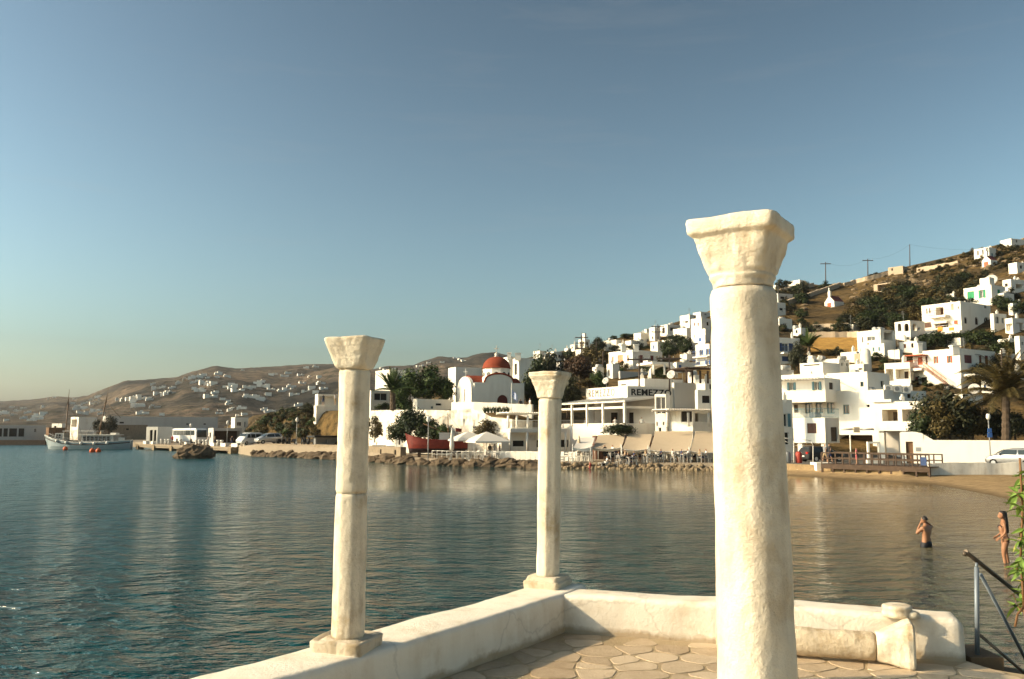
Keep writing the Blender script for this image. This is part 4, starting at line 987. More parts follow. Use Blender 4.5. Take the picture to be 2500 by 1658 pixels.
for ua in (2307, 2351):
    a0, z1 = fl.st(ua, 795); a0 = min(a0, fl.len - .9); mb = MB(); mb.obox(fl.p(a0, z1 - 3.0, -2.2), fl.d * .8, fl.n * .12, UPV * 2.6); o_ = mb.build('door_leaf', ORANGE, r_); o_['label'] = 'bright orange open door leaf'
a0, a1, z = slab_on(r_, fl, 2256, 2362, 818, 2.4, .5); railing(r_, fl, a1 - 4.2, a1 - .6, z, 2.3, 1.0, PALEWOOD, .5)
r_, fl, fr = H('white upper house with green shutters and a satellite dish on the roof', 2353, 2423, 2455, 695, 745, 60,
  [('L', 2361, 2378, 712, 730, 's', GREENSH), ('L', 2393, 2401, 708, 728, 'o', GREENSH), ('R', 2435, 2442, 707, 722, 's', GREENSH), ('R', 2429, 2444, 731, 748, 'd', DREDSH)])
H('white house at the right edge with a brown awning, level with the green shutters', 2448, 2470, 2530, 681, 720, 45, [('R', 2480, 2497, 694, 705, 'h'), ('L', 2453, 2460, 692, 700, 'k')])
H('white veranda house at the right edge below the red-doored one', 2454, 2474, 2540, 776, 818, 40, [('L', 2456, 2471, 790, 808, 'h'), ('R', 2480, 2498, 788, 808, 'h')])
H('plain white tall house cut by the right edge above the big palm', 2478, 2492, 2560, 820, 880, 42, [('R', 2494, 2499, 835, 842, 'k')])
H('white walled court with two arches right of the tall brown-shuttered house', 2418, 2428, 2458, 765, 812, 35, [('R', 2430, 2440, 772, 790, 'a'), ('R', 2445, 2452, 775, 790, 'a')], mat=WHITE)
H('white-roofed low house with a chimney at the right edge, behind the wires', 2462, 2474, 2520, 740, 772, 40, [('R', 2478, 2486, 750, 760, 'k')])
# crest right
H('white arcaded house on the crest behind the little chapel', 2378, 2416, 2432, 603, 636, 62, [('L', 2385, 2390, 612, 624, 'a'), ('L', 2397, 2402, 609, 622, 'a'), ('L', 2408, 2413, 605, 617, 'a')])
H('long white house with small turrets at the top right of the crest', 2442, 2470, 2540, 582, 604, 50, [('R', 2480, 2484, 585, 592, 'k')])
# beige ruins and walls
H('roofless beige ruin with two big openings below the crest', 2133, 2176, 2214, 689, 712, 62, [('L', 2142, 2172, 694, 710, 'h', BEIGE), ('R', 2180, 2206, 694, 711, 'h', BEIGE)], mat=BEIGE, name='stone_ruin', cat='ruin', group=None)
H('long low beige wall house on the skyline beneath the thin pole', 2168, 2205, 2217, 649, 668, 70, [('L', 2176, 2180, 655, 661, 'k')], mat=BEIGE, name='stone_house')
# --- the red-shutter house
r_, fl, fr = H('white house with red open shutters and a red-railed outside stair', 2230, 2348, 2432, 850, 950, 62,
  [('L', 2282, 2287, 870, 887, 'o', REDSH), ('L', 2315, 2321, 869, 886, 'o', REDSH), ('L', 2240, 2252, 872, 891, 'd', REDSH), ('L', 2259, 2264, 870, 890, 'd', BROWNSH), ('L', 2234, 2242, 920, 940, 'd', DREDSH), ('L', 2249, 2263, 921, 943, 'k'),
   ('R', 2354, 2373, 867, 887, 's', DREDSH), ('R', 2390, 2397, 868, 890, 'd', DREDSH), ('R', 2404, 2413, 868, 890, 'd', DREDSH), ('R', 2360, 2371, 920, 930, 'k')])
a0, a1, z = slab_on(r_, fl, 2222, 2265, 902, 1.5, .3); railing(r_, fl, a0, a1, z, 1.45, 1.0, REDSH); slab_on(r_, fl, 2222, 2265, 869, 1.4, .12, REDSH, 'red_canopy')
slab_on(r_, fr, 2350, 2380, 914, 1.6, .3)
def out_stair(root, fc, ua, va, ub, vb, out=1.1, n=12, rail=REDSH):
    a, z = fc.st(ua, va); b, z2 = fc.st(ub, vb)
    for k in range(n):
        x0 = a + (b - a) * k / n; x1 = a + (b - a) * (k + 1) / n; zz = z + (z2 - z) * (k + .5) / n
        mb = MB(); mb.obox(fc.p(min(x0, x1), zz - .7, 0), fc.d * abs(x1 - x0), fc.n * out, UPV * .7); mb.build('step', WHITE, root)
    mb = MB(); p, q = fc.p(a, z + .9, -out), fc.p(b, z2 + .9, -out); mb.tube(p, q, .045, n=5); mb.tube(p - UPV * .45, q - UPV * .45, .03, n=4)
    for k in range(19): x = p.lerp(q, k / 18); mb.tube(x, x - UPV * .95, .022, n=4, caps=False)
    mb.build('stair_railing', rail, root)
out_stair(r_, fl, 2266, 901, 2324, 944)
chimney(r_, 2244, 838, 100, .5); chimney(r_, 2330, 843, 101, .8)
H('white terrace house with a long blank balcony front, left of the red-shuttered one', 2160, 2224, 2232, 884, 948, 72, [('L', 2163, 2180, 901, 930, 'h', BEIGE), ('L', 2186, 2221, 901, 925, 'h', DARKWOOD)])
H('slim white house with small window over the grey gable, top of the waterfront cluster', 2073, 2109, 2124, 888, 915, 60, [('L', 2095, 2106, 899, 903, 'k')])
H('shaded house end with two tiny windows above the waterfront cluster', 2046, 2050, 2074, 878, 918, 30, [('R', 2054, 2058, 886, 893, 'k'), ('R', 2066, 2070, 887, 894, 'k')])
H('low white wall house with pillars below the golden field', 1990, 2050, 2056, 875, 894, 66, [])
H('bare tan stone house among white ones under the golden field', 2086, 2108, 2116, 862, 890, 60, [], mat=BEIGE, name='stone_house')
H('white low house left of the round white tower', 2052, 2092, 2100, 858, 886, 62, [])
H('small white shed with red flowers beside the cone-shaped tree', 1964, 1984, 1992, 868, 892, 55, [])
mb = MB(); p = hit(2115, 908, 400); p = at(2115, 906, p.y)
mb.lathe(p, [(.8, -3), (.78, 0), (.72, 2.2), (.66, 2.9), (.4, 3.25), (.05, 3.4)], 16); tag(mb.build('round_tower', WHITE), 'round white tower with domed top amid the waterfront houses', 'tower')
# --- waterfront cluster right of the thick column
YA = 89.0
r_, fl, fr = H('large white waterfront building with a row of tall teal-framed windows', 1886, 2165, 2254, 951, 1125, 68,
  [('L', 1938, 1948, 988, 1008, 'd', DARKWOOD), ('L', 1965, 1982, 983, 1009, 'w', TEALSH), ('L', 1991, 2009, 983, 1009, 'w', TEALSH), ('L', 2018, 2036, 983, 1010, 'w', TEALSH), ('L', 2058, 2073, 988, 1011, 'w', TEALSH), ('L', 2116, 2123, 988, 994, 'k'),
   ('L', 1908, 2000, 1078, 1116, 'h', DARKWOOD), ('L', 2048, 2130, 1062, 1112, 'h', DARKWOOD)], Y=YA, dmax=30, sink=1.5)
MAIN = (r_, fl, fr)
# projecting block with balcony
r2, fl2, fr2 = H('white projecting front block with a blue balcony rail and dark side door', 1937, 2016, 2049, 1020, 1082, 62, [('R', 2028, 2044, 1043, 1078, 'd', DARKWOOD)], Y=84.2, sink=0)
a0, a1, z = 0, fl2.len, fl2.z1
railing(r2, fl2, 0, fl2.len, fl2.z1, 0, .9, TEALSH); railing(r2, fr2, 0, fr2.len, fr2.z1, 0, .9, TEALSH)
for fc in (fl2,):
    for k in range(2):
        mb = MB(); mb.obox(fc.p(.3 + k * (fc.len - .9), .9, .2), fc.d * .5, -fc.n * .5, UPV * (fc.z0 - .9)); mb.build('pier', WHITE, r2)
H('shaded white wing with a teal shuttered window, touching the thick column', 1880, 1886, 1936, 975, 1120, 28, [('R', 1908, 1922, 1010, 1042, 'o', TEALSH), ('R', 1904, 1926, 1056, 1085, 'k')], Y=84.5, sink=1.0)
# upper pergola storey and stair gable
r3, fl3, fr3 = H('white upper storey with two teal-shuttered windows in diagonal pergola shadow', 1890, 2015, 2052, 922, 958, 68, [('L', 1927, 1937, 934, 953, 'o', TEALSH), ('L', 1988, 1999, 932, 953, 'o', TEALSH), ('L', 1897, 1902, 935, 942, 'k'), ('R', 2024, 2034, 934, 951, 'd', DARKWOOD)], Y=90.5, sink=1)
p0, p1 = fl3.p(0, fl3.z1, 0), fl3.p(fl3.len, fl3.z1, 0)
mb = MB(); mb.obox(fl3.p(0, fl3.z1 - .05, -.0), fl3.d * fl3.len, fl3.n * .16, UPV * .5); mb.build('parapet_band', WHITE, r3)
n = 17
for k in range(n):
    mb = MB(); mb.obox(fl3.p(fl3.len * (k + .3) / n, fl3.z1 - .22, 0), fl3.d * .10, fl3.n * 1.5, UPV * .14); mb.build('pergola_beam', PALEWOOD, r3)
mb = MB(); mb.obox(fl3.p(0, fl3.z1 - .07, -1.4), fl3.d * fl3.len, fl3.n * .12, UPV * .12); mb.build('pergola_rail', PALEWOOD, r3)
r4, fl4, fr4 = H('white block with one small window and a sloping stair wall above the waterfront', 2019, 2119, 2172, 907, 958, 66, [('L', 2100, 2108, 932, 944, 'w', TEALSH), ('R', 2150, 2158, 930, 945, 'k')], Y=94.5, sink=2)
# stair gable wall: triangle from the pergola storey down to the right
mb = MB(); fc = fl4; A0 = fc.st(2016, 912); B0 = fc.st(2100, 953); C0 = fc.st(2016, 953)
pr = [fc.p(C0[0], C0[1] - .3, -1.2), fc.p(B0[0], B0[1] - .3, -1.2), fc.p(B0[0], B0[1], -1.2), fc.p(A0[0], A0[1], -1.2)]
mb.hexa(pr, [q - fc.n * .3 for q in pr]); mb.build('stair_wall', WHITE, r4)
H('white rooftop room with a dark lettering-like slot, above the pergola storey', 1953, 2010, 2050, 884, 925, 60, [('L', 1961, 2001, 890, 893, 'k')], Y=100)
H('grey flat-roofed rooftop shed beside the thick column', 1884, 1890, 1938, 902, 925, 30, [], Y=100, mat=GREYW)
# veranda house at right
r5, fl5, fr5 = H('white two-bay veranda house with curtained openings beside the big dark tree', 2136, 2256, 2290, 979, 1052, 72, [('L', 2153, 2191, 1000, 1028, 'h', BEIGE), ('L', 2202, 2252, 999, 1029, 'h', GREYW)], Y=82.5, sink=0)
mb = MB(); mb.obox(fl5.p(-.2, fl5.z1 - .02, -.25), fl5.d * (fl5.len * .42), -fl5.n * 3, UPV * .25); mb.build('roof_edge', WHITE, r5)
for k, a in enumerate((.2, fl5.len * .48, fl5.len - .7)):
    mb = MB(); mb.obox(fl5.p(a, .8, .3), fl5.d * .5, -fl5.n * .5, UPV * (fl5.z0 - .8)); mb.build('pier', WHITE, r5)
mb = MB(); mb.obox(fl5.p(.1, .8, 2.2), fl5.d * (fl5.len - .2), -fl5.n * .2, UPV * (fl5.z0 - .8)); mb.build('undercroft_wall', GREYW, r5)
H('grey roof-terrace house with air conditioners behind the veranda house', 2158, 2170, 2262, 953, 1000, 30, [('R', 2215, 2225, 962, 972, 'k')], Y=92, mat=WHITE)
H('white block glimpsed between the big tree and the palm', 2318, 2352, 2400, 962, 1000, 55, [('R', 2362, 2368, 970, 980, 'k')])
# two little gabled chapels on the slope
def chapel(label, u0, u1, u2, vap, ve, vb, th):
    C, zt, dl, dr, ll, lr = corner_box(u0, u1, u2, ve, vb, th); zb = C.z - 3
    root = empty('hill_chapel', C, label, 'chapel', 'little hillside chapels')
    za = at((u0 + u1) / 2, vap + 4, C.y).z; A = C + dl * ll; M = (C + A) / 2
    mb = MB(); zf = lambda q, z: Vector((q.x, q.y, z)); back = dr * lr
    mb.face([zf(A, zb), zf(C, zb), zf(C, zt), zf(M, za), zf(A, zt)]); mb.face([zf(C, zb), zf(C + back, zb), zf(C + back, zt), zf(C, zt)])
    mb.face([zf(C + back, zb), zf(A + back, zb), zf(A + back, zt), zf(M + back, za), zf(C + back, zt)]); mb.face([zf(A + back, zb), zf(A, zb), zf(A, zt), zf(A + back, zt)])
    mb.build('wall', WHITE, root)
    mb = MB(); e = UPV * .06; inb = dr * .35
    for s0, s1 in ((zf(C, zt), zf(M, za)), (zf(M, za), zf(A, zt))): mb.hexa([s0 + inb, s0 + back, s1 + back, s1 + inb], [s0 + inb + e, s0 + back + e, s1 + back + e, s1 + inb + e])
    mb.build('roof', DREDSH, root)
    mb = MB(); mb.obox(zf(M, za - .2) - dl * .35, dl * .7, dr * .4, UPV * 1.3); mb.obox(zf(M, za + 1.1) - dl * .1, dl * .2, dr * .2, UPV * .8); mb.build('belfry', WHITE, root)
    nl = -dr; mb = MB(); mb.obox(zf(M, C.z) - dl * .5 + nl * .05, dl * 1.0, nl * .08, UPV * (zt - C.z) * .8); mb.build('door', REDSH, root)
    pw = MB(); pw.obox(zf(A, C.z - 2.5) + nl * .5 + dl * 6, -dl * (ll + 6), nl * .4, UPV * 2.4); pw.build('terrace_wall', WHITE, root)
chapel('little white chapel with a pointed gable and belfry amid the hillside scrub', 2013, 2037, 2060, 716, 735, 750, 48)
chapel('tiny white chapel with a red door high at the right below the crest', 2397, 2419, 2435, 618, 634, 652, 52)
# --- further houses that fill the slope
G2 = 'small white houses packed on the slope'
for lb, a in (
    ('white terrace house below the tall narrow cube on the crest', (1588, 1606, 1634, 834, 862, 44, [('R', 1612, 1618, 843, 851, 'k'), ('L', 1594, 1598, 843, 852, 's', BLUESH)])),
    ('low white house behind the rounded green tree', (1616, 1640, 1664, 828, 852, 46, [('L', 1624, 1630, 836, 843, 'k')])),
    ('cream house under the loggia house on the crest', (1405, 1424, 1450, 852, 872, 44, [('R', 1430, 1436, 858, 865, 'k')])),
    ('white wall house between maroon tree and orange doors', (1444, 1462, 1484, 868, 892, 44, [('L', 1450, 1454, 875, 884, 's', BROWNSH)])),
    ('white cube left of the plain cube above the orange doors', (1508, 1520, 1530, 838, 858, 46, [])),
    ('small white house with two dark windows under the tall three-storey house', (1668, 1688, 1704, 836, 862, 48, [('L', 1673, 1676, 845, 852, 'k'), ('L', 1680, 1683, 845, 852, 'k')])),
    ('white house behind the thick column left edge, level with the crest trees', (1700, 1722, 1752, 818, 842, 46, [('L', 1706, 1712, 825, 834, 's', BLUESH)])),
    ('long white house front above the timber pergola', (1640, 1668, 1700, 884, 905, 40, [('R', 1676, 1684, 890, 900, 'k')])),
    ('white house left of the wide garden arch', (1570, 1582, 1604, 880, 912, 40, [('R', 1588, 1594, 890, 900, 'w')])),
    ('white stepped house on the crest behind the dark spreading tree', (1318, 1334, 1350, 872, 900, 40, [('R', 1338, 1343, 880, 888, 'k')])),
    ('white house right of the maroon tree with a grey side', (1446, 1456, 1474, 896, 926, 40, [('R', 1462, 1468, 905, 914, 'k')])),
    ('low white house in front of the roofless ruin thicket', (2062, 2084, 2100, 792, 812, 58, [('L', 2068, 2073, 799, 806, 'k')])),
    ('white house with two shuttered windows below the arcaded house', (2122, 2160, 2178, 838, 872, 62, [('L', 2130, 2135, 848, 858, 's', TEALSH), ('L', 2144, 2149, 847, 857, 's', TEALSH)])),
    ('white house behind the chimneys of the red-shuttered house', (2196, 2240, 2262, 832, 862, 64, [('L', 2206, 2212, 840, 850, 's', BROWNSH), ('L', 2224, 2230, 838, 849, 'k')])),
    ('white flat house under the orange doors among the hedges', (2296, 2346, 2400, 824, 848, 62, [('L', 2306, 2312, 832, 842, 'k'), ('R', 2360, 2368, 830, 842, 'w')])),
    ('low white house right of the red-shuttered one, below the hedges', (2420, 2446, 2480, 862, 905, 56, [('L', 2426, 2434, 874, 888, 'h'), ('R', 2452, 2460, 874, 886, 's', BROWNSH)])),
    ('white house near the right edge behind the palm crown', (2440, 2470, 2520, 905, 945, 54, [('L', 2446, 2452, 916, 926, 'k'), ('R', 2478, 2486, 914, 926, 'k')])),
    ('white house with blue door right of the garden clump dish', (2396, 2424, 2450, 925, 965, 56, [('L', 2402, 2407, 940, 955, 'd', BLUESH)])),
    ('white house left of the gabled chapel at mid slope', (1936, 1956, 1972, 800, 822, 50, [('L', 1942, 1947, 806, 814, 'k')])),
    ('white cube right above the tall house with orange doors', (2296, 2330, 2350, 716, 738, 62, [('L', 2306, 2312, 722, 730, 's', GREENSH)])),
    ('white house between the green-shuttered house and the right edge', (2424, 2452, 2476, 715, 742, 56, [('L', 2430, 2436, 722, 731, 'k')])),
    ('white house high at the right edge under the crest chapel', (2462, 2484, 2530, 640, 668, 52, [('R', 2490, 2496, 648, 656, 'k')])),
    ('long white terrace house below the white-roofed right-edge house', (2436, 2466, 2530, 826, 856, 50, [('L', 2442, 2450, 834, 846, 'h'), ('R', 2476, 2484, 834, 844, 'k')])),
):
    H(lb, *a, group=G2)
# chimneys, tanks and aerials on the flat roofs
rnd = random.Random(17); TANK = solid('grey_roof_tank', (.40, .39, .36), .6)
for lb, (root, FL, FR, C, zt) in list(HOUSES.items()):
    if root['category'] != 'house' or C.y > 210: continue
    B = FR.d * FR.len; D_ = -FL.d * FL.len
    for k in range(rnd.choice((1, 1, 2))):
        p = C + B * rnd.uniform(.2, .8) + D_ * rnd.uniform(.2, .8); kind = rnd.random(); mb = MB(); z = zt - .3
        if kind < .45: w_ = rnd.uniform(.14, .24); h = rnd.uniform(.7, 1.1); mb.box(p.x - w_, p.x + w_, p.y - w_, p.y + w_, z, z + h); mb.box(p.x - w_ * .5, p.x + w_ * .5, p.y - w_ * .5, p.y + w_ * .5, z + h, z + h + .25); mb.build('chimney', WHITE, root)
        elif kind < .65: mb.tube(p + UPV * (z + .55 - C.z) - FR.d * .6, p + UPV * (z + .55 - C.z) + FR.d * .6, .33, n=10); mb.box(p.x - .4, p.x + .4, p.y - .12, p.y + .12, z, z + .3); mb.build('water_tank', TANK, root)
        elif kind < .95:
            mb.tube(Vector((p.x, p.y, z)), Vector((p.x, p.y, z + 2.2)), .03, n=4)
            for q in range(4): mb.tube(Vector((p.x - .4 + q * .05, p.y, z + 1.6 + q * .17)), Vector((p.x + .4 - q * .05, p.y, z + 1.6 + q * .17)), .018, n=3)
            mb.build('aerial', GREYM, root)
        else: mb.obox(C + UPV * (zt - C.z - .003) + B * .1 + D_ * .1, B * .35, D_ * .35, UPV * 1.5); mb.build('roof_room', WHITE, root)
# ------------------------------------------------------------------ church, its platform and neighbours
YC = 112.0
def church():
    th = R(24)
    C = at(1158, 995, YC); dr = Vector((math.cos(th), math.sin(th), 0)); dl = Vector((-math.sin(th), math.cos(th), 0)); nl, nr = -dr, -dl
    root = empty('domed_church', C, 'white church with red dome and red half-barrel roofs beside the bay', 'church')
    z0 = C.z - .6; S = YC / FPX
    W = 126 * S / math.cos(th) * .97; D = 17 * S / math.sin(th) * 1.0 + 3.2
    ze = at(1180, 933, YC).z; za = at(1215, 911, YC).z
    F = Face(C, dr, nr, W, z0, ze)
    # front wall with barrel-gabled nave between two lower arms
    a0, a1 = W * .19, W * .79; n = 16
    def top(a):
        if a < a0 or a > a1: return None
        x = (a - (a0 + a1) / 2) / ((a1 - a0) / 2); return ze + (za - ze) * math.sqrt(max(0, 1 - x * x)) ** .9
    zl = at(1170, 935, YC).z; zr_ = at(1300, 938, YC).z
    prof = [(0, z0), (W, z0), (W, zr_), (a1, zr_)] + [(a1 + (a0 - a1) * k / n, top(a1 + (a0 - a1) * k / n) if 0 < k < n else ze) for k in range(n + 1)] + [(a0, zl), (0, zl)]
    da0, da1 = .585 * W - .95, .585 * W + .65; zd = at(1217, 963, YC).z
    mb = MB(); fr = [F.p(a, z) for a, z in prof]; bk = [p + dl * D for p in fr]
    wall_with_holes(mb, Face(C, dr, nr, W, z0, ze - .001), [(da0, da1, C.z, zd, .35, True)])
    cap = [F.p(a, z) for a, z in prof[3:-2]]
    mb.face([F.p(a1, ze - .001)] + [F.p(a, z) for a, z in prof[4:-3]] + [F.p(a0, ze - .001)])
    k = len(prof)
    for i in range(k):
        j = (i + 1) % k
        if i != 0: mb.face([fr[i], bk[i], bk[j], fr[j]][::-1])
    mb.face(bk[::-1])
    mb.build('wall', WHITE, root)
    d = MB(); d.obox(F.p(da0, C.z, .3), dr * (da1 - da0), nr * .08, UPV * (zd - C.z)); dd = d.build('door', DREDSH, root)
    # trim line along the barrel gable
    t = MB(); pts = [F.p(a, z + .03, -.02) for a, z in prof[4:-2]]
    for p, q in zip(pts[:-1], pts[1:]): t.tube(p, q, .12, n=6)
    t.build('gable_trim', TILE, root)
    # barrel roofs of the arms
    def barrel(s0, s1, along, span, z, h, nm, mat=TILE):
        m2 = MB(); rg = []
        for e in (0, 1):
            o = s0 + along * (e * s1)
            rg.append([o + span * q - UPV * 0 + UPV * (z - o.z + h * math.sin(math.pi * q)) for q in [i / 12 for i in range(13)]])
        for i in range(12): m2.face([rg[0][i], rg[0][i + 1], rg[1][i + 1], rg[1][i]], 0, True)
        m2.face(rg[0]); m2.face(rg[1][::-1]); m2.build(nm, mat, root)
    barrel(C + dr * .05 + dl * .3, a0 + .9, dr, dl * (D - .6), zl - .1, 1.25, 'arm_roof')
    barrel(C + dr * (a1 - .6) + dl * .3, W - a1 + .5, dr, dl * (D - .6), zr_ - .1, 1.2, 'arm_roof')
    barrel(C + dr * a0 + dl * .25, D - .5, dl, dr * (a1 - a0), ze - .05, za - ze - .08, 'nave_roof', WHITE)
    # left end wall: tall round-headed gable with a cross
    g = MB(); hw = D / 2; cen = C + dl * hw; zt = at(1152, 917, YC).z; pts = []
    for q in range(17):
        a = math.pi * q / 16; pts.append(cen + dl * (-hw * math.cos(a)) + UPV * ((zl - 1.2) - cen.z + (zt - zl + 1.2) * math.sin(a) ** .8))
    pts = [C + UPV * (z0 - C.z)] + pts + [C + dl * D + UPV * (z0 - C.z)]
    A = [p - dr * .42 for p in pts]; g.face(A[::-1]); g.face([p - dr * .003 for p in pts])
    for i in range(len(pts)): j = (i + 1) % len(pts); g.face([A[i], A[j], pts[j] - dr * .003, pts[i] - dr * .003])
    g.build('end_gable', WHITE, root)
    c = MB(); tp = cen - dr * .2 + UPV * (zt - cen.z); c.box(tp.x - .06, tp.x + .06, tp.y - .06, tp.y + .06, tp.z - .1, tp.z + 1.1); c.box(tp.x - .3, tp.x + .3, tp.y - .05, tp.y + .05, tp.z + .6, tp.z + .74); c.build('cross', WHITE, root)
    w_ = MB(); q = cen - dr * .47 + UPV * (-.1); w_.obox(q - dl * .35, dl * .7, -dr * .06, UPV * 2.6); w_.build('side_door', PALEWOOD, root)
    # drum and dome
    dc = at(1212, 935, YC + 4.2); rd = 33.0 * (YC + 4.2) / FPX; zdr = at(1212, 899, YC + 4.2).z; ztp = at(1212, 872, YC + 4.2).z
    m3 = MB(); nseg = 10; m3.lathe((dc.x, dc.y, 0), [(rd, ze - 1.0), (rd, zdr)], nseg, 0, False); dr_o = m3.build('drum', WHITE, root)
    for k_ in range(nseg):
        a = 2 * math.pi * (k_ + .5) / nseg; nd = Vector((math.cos(a), math.sin(a), 0)); td = Vector((-nd.y, nd.x, 0)); b_ = Vector((dc.x, dc.y, 0)) + nd * (rd * math.cos(math.pi / nseg) + .01)
        w2 = MB(); pts = [(-.3, zdr - 2.1), (.3, zdr - 2.1), (.3, zdr - .9)] + [(.3 * math.cos(R(30 * i)), zdr - .9 + .3 * math.sin(R(30 * i))) for i in range(1, 6)] + [(-.3, zdr - .9)]
        ff = [b_ + td * x + UPV * z for x, z in pts]; w2.face(ff); w2.face([f - nd * .0 + nd * .03 for f in ff]); w2.build('drum_window', DARKG, root)
    m4 = MB(); m4.lathe((dc.x, dc.y, 0), [(rd * 1.05, zdr - .08), (rd * 1.05, zdr + .06)] + [(rd * 1.02 * math.cos(R(90 * q / 12)), zdr + .06 + (ztp - zdr) * math.sin(R(90 * q / 12))) for q in range(12)] + [(.12, ztp + .06)], 36)
    m4.build('dome', TILE, root)
    m5 = MB(); m5.lathe((dc.x, dc.y, ztp), [(.35, -.1), (.22, .25), (.28, .45), (.1, .6)], 10); m5.box(dc.x - .05, dc.x + .05, dc.y - .05, dc.y + .05, ztp + .5, ztp + 1.6); m5.box(dc.x - .3, dc.x + .3, dc.y - .04, dc.y + .04, ztp + 1.1, ztp + 1.22)
    m5.build('dome_cross', CREAM, root)
church()
G_ = 'buildings of the church headland'
r_, fl, fr = H('low white veranda house behind the slim left column, with people on its terrace', 769, 776, 892, 962, 992, 24, [('R', 780, 786, 968, 988, 'h'), ('R', 790, 842, 967, 988, 'h', BROWNSH)], Y=136, group=G_, sink=0)
mb = MB(); mb.obox(fl.p(-1.5, fl.z0 - 2.2, -1.5), fl.d * 20, fl.n * .0 + fr.d * 9.5, UPV * 2.2) if False else None
H('white terrace base wall under the veranda house on the brown cliff', 766, 772, 905, 990, 1012, 24, [], Y=134.2, group=G_, sink=1.5)
H('white flat-roofed house with blue shutters behind the headland palm', 916, 952, 1020, 902, 1000, 30, [('R', 970, 988, 918, 933, 's', TEALSH), ('L', 938, 943, 916, 930, 'k')], Y=128, group=G_)
H('white lower wing with a long dark window band behind the palm', 890, 905, 1000, 953, 1000, 26, [('R', 914, 946, 960, 978, 'w'), ('R', 914, 950, 994, 999, 'k')], Y=122, group=G_)
H('low white blank house with one small window under the big green tree', 1008, 1019, 1108, 974, 1003, 24, [('R', 1052, 1058, 992, 998, 'w', TEALSH), ('R', 1064, 1078, 985, 990, 'k')], Y=113, group=G_)
H('tall plain white cube with sloped top between the green tree and the church', 1094, 1112, 1176, 896, 996, 24, [], Y=124, group=G_)
r_, fl, fr = H('white house with a pointed corner pillar behind the church dome', 1228, 1242, 1262, 871, 925, 24, [], Y=140, group=G_)
chimney(r_, 1243, 861, 140, .6)
r_, fl, fr = H('white house with a tall slit window right behind the church', 1252, 1267, 1320, 874, 930, 24, [('L', 1256, 1262, 888, 915, 'k')], Y=136, group=G_)
for uu in (1261, 1268): chimney(r_, uu, 862, 136, .45)
H('pale house behind the trees right of the church', 1296, 1304, 1372, 900, 950, 24, [('R', 1352, 1366, 890, 902, 'k')], Y=140, group=G_, mat=CREAM)
# white rough retaining wall below the church
def retaining():
    mb = MB(); top = [(898, 1003), (940, 1001), (1000, 1000), (1060, 1001), (1105, 1002), (1150, 998), (1175, 1005), (1200, 1018), (1250, 1024), (1300, 1027)]
    rng = []
    for i in range(81):
        u = 900 + 400 * i / 80; Y = tab(u, BACK) - .35; zt = at(u, tab(u, top), Y).z; zb = .9
        row = []
        for j in range(15):
            f = j / 14; p = at(u, 1000, Y); p.z = zb + (zt - zb) * f; p.y += f * .6
            p.y += nz(p, .9, .35) + nz(p, 2.6, .18); row.append(p)
        q = row[-1].copy(); q.y += .9; row.append(q); rng.append(row)
    for a, b in zip(rng[:-1], rng[1:]):
        for j in range(15): mb.face([a[j], b[j], b[j + 1], a[j + 1]], 0, True)
    m = whitewash('limewashed_rubble', (.74, .68, .57), (.42, .33, .22), .9, .9, .6, 2.2, ((.45, .34, .2), .55))
    tag(mb.build('retaining_wall', m), 'rough limewashed retaining wall below the church', 'wall')
retaining()
def blocks_wall(name, pts, h, thick, mat, label, cat, zb=None, n=40, amp=.05):
    """a wall along world points"""
    rings = []; tot = [0.0]
    for a, b in zip(pts[:-1], pts[1:]): tot.append(tot[-1] + (b - a).length)
    for i in range(n + 1):
        s = tot[-1] * i / n; k = max(j for j in range(len(tot) - 1) if tot[j] <= s + 1e-6); f = (s - tot[k]) / max(1e-6, tot[k + 1] - tot[k])
        p = pts[k].lerp(pts[k + 1], f); d = (pts[k + 1] - pts[k]).normalized(); nn = Vector((d.y, -d.x, 0))
        q = nz(p, .8, amp)
        rings.append([p + nn * (thick / 2 + q) + UPV * -.6, p + nn * (thick / 2 + q) + UPV * h * .5, p + nn * (thick / 2 + q) + UPV * (h + q), p - nn * thick / 2 + UPV * (h + q), p - nn * thick / 2 + UPV * -.6])
    mb = MB(); mb.rings(rings, 0, False); return tag(mb.build(name, mat), label, cat)
blocks_wall('church_forecourt_wall', [at(1105, 1003, 110), at(1160, 1003, 107.5), at(1300, 1010, 104.0)], 1.1, .5, WHITE, 'pale forecourt wall in front of the church door', 'wall')
# flag on a pole
def flag():
    p = at(1249, 1012, 104); t = at(1249, 934, 104); root = empty('flagpole', p, 'thin pole with a small blue and white striped flag before the church', 'flagpole')
    mb = MB(); mb.tube(p - UPV * 2.5, t, .05, .03, 6); mb.build('pole', PALEWOOD, root)
    FB = solid('flag_blue', (.10, .18, .42), .8); FW = solid('flag_white', (.75, .74, .72), .8)
    fb = MB(); w_, h = 1.15, .85; o = at(1250, 951, 104)
    for i in range(10):
        for j in range(9):
            def pt(a, b): x = a / 10; return o + Vector((x * w_ * .62, .16 * math.sin(x * 7), -b / 9 * h - x * .75))
            can = i < 4 and j < 5; blue = (j % 2 == 0) if not can else not (i in (1, 2) and False or j == 2 or i == 1)
            fb.face([pt(i, j), pt(i + 1, j), pt(i + 1, j + 1), pt(i, j + 1)], 0 if blue else 1, True)
    fb.build('flag_cloth', [FB, FW], root)
flag()
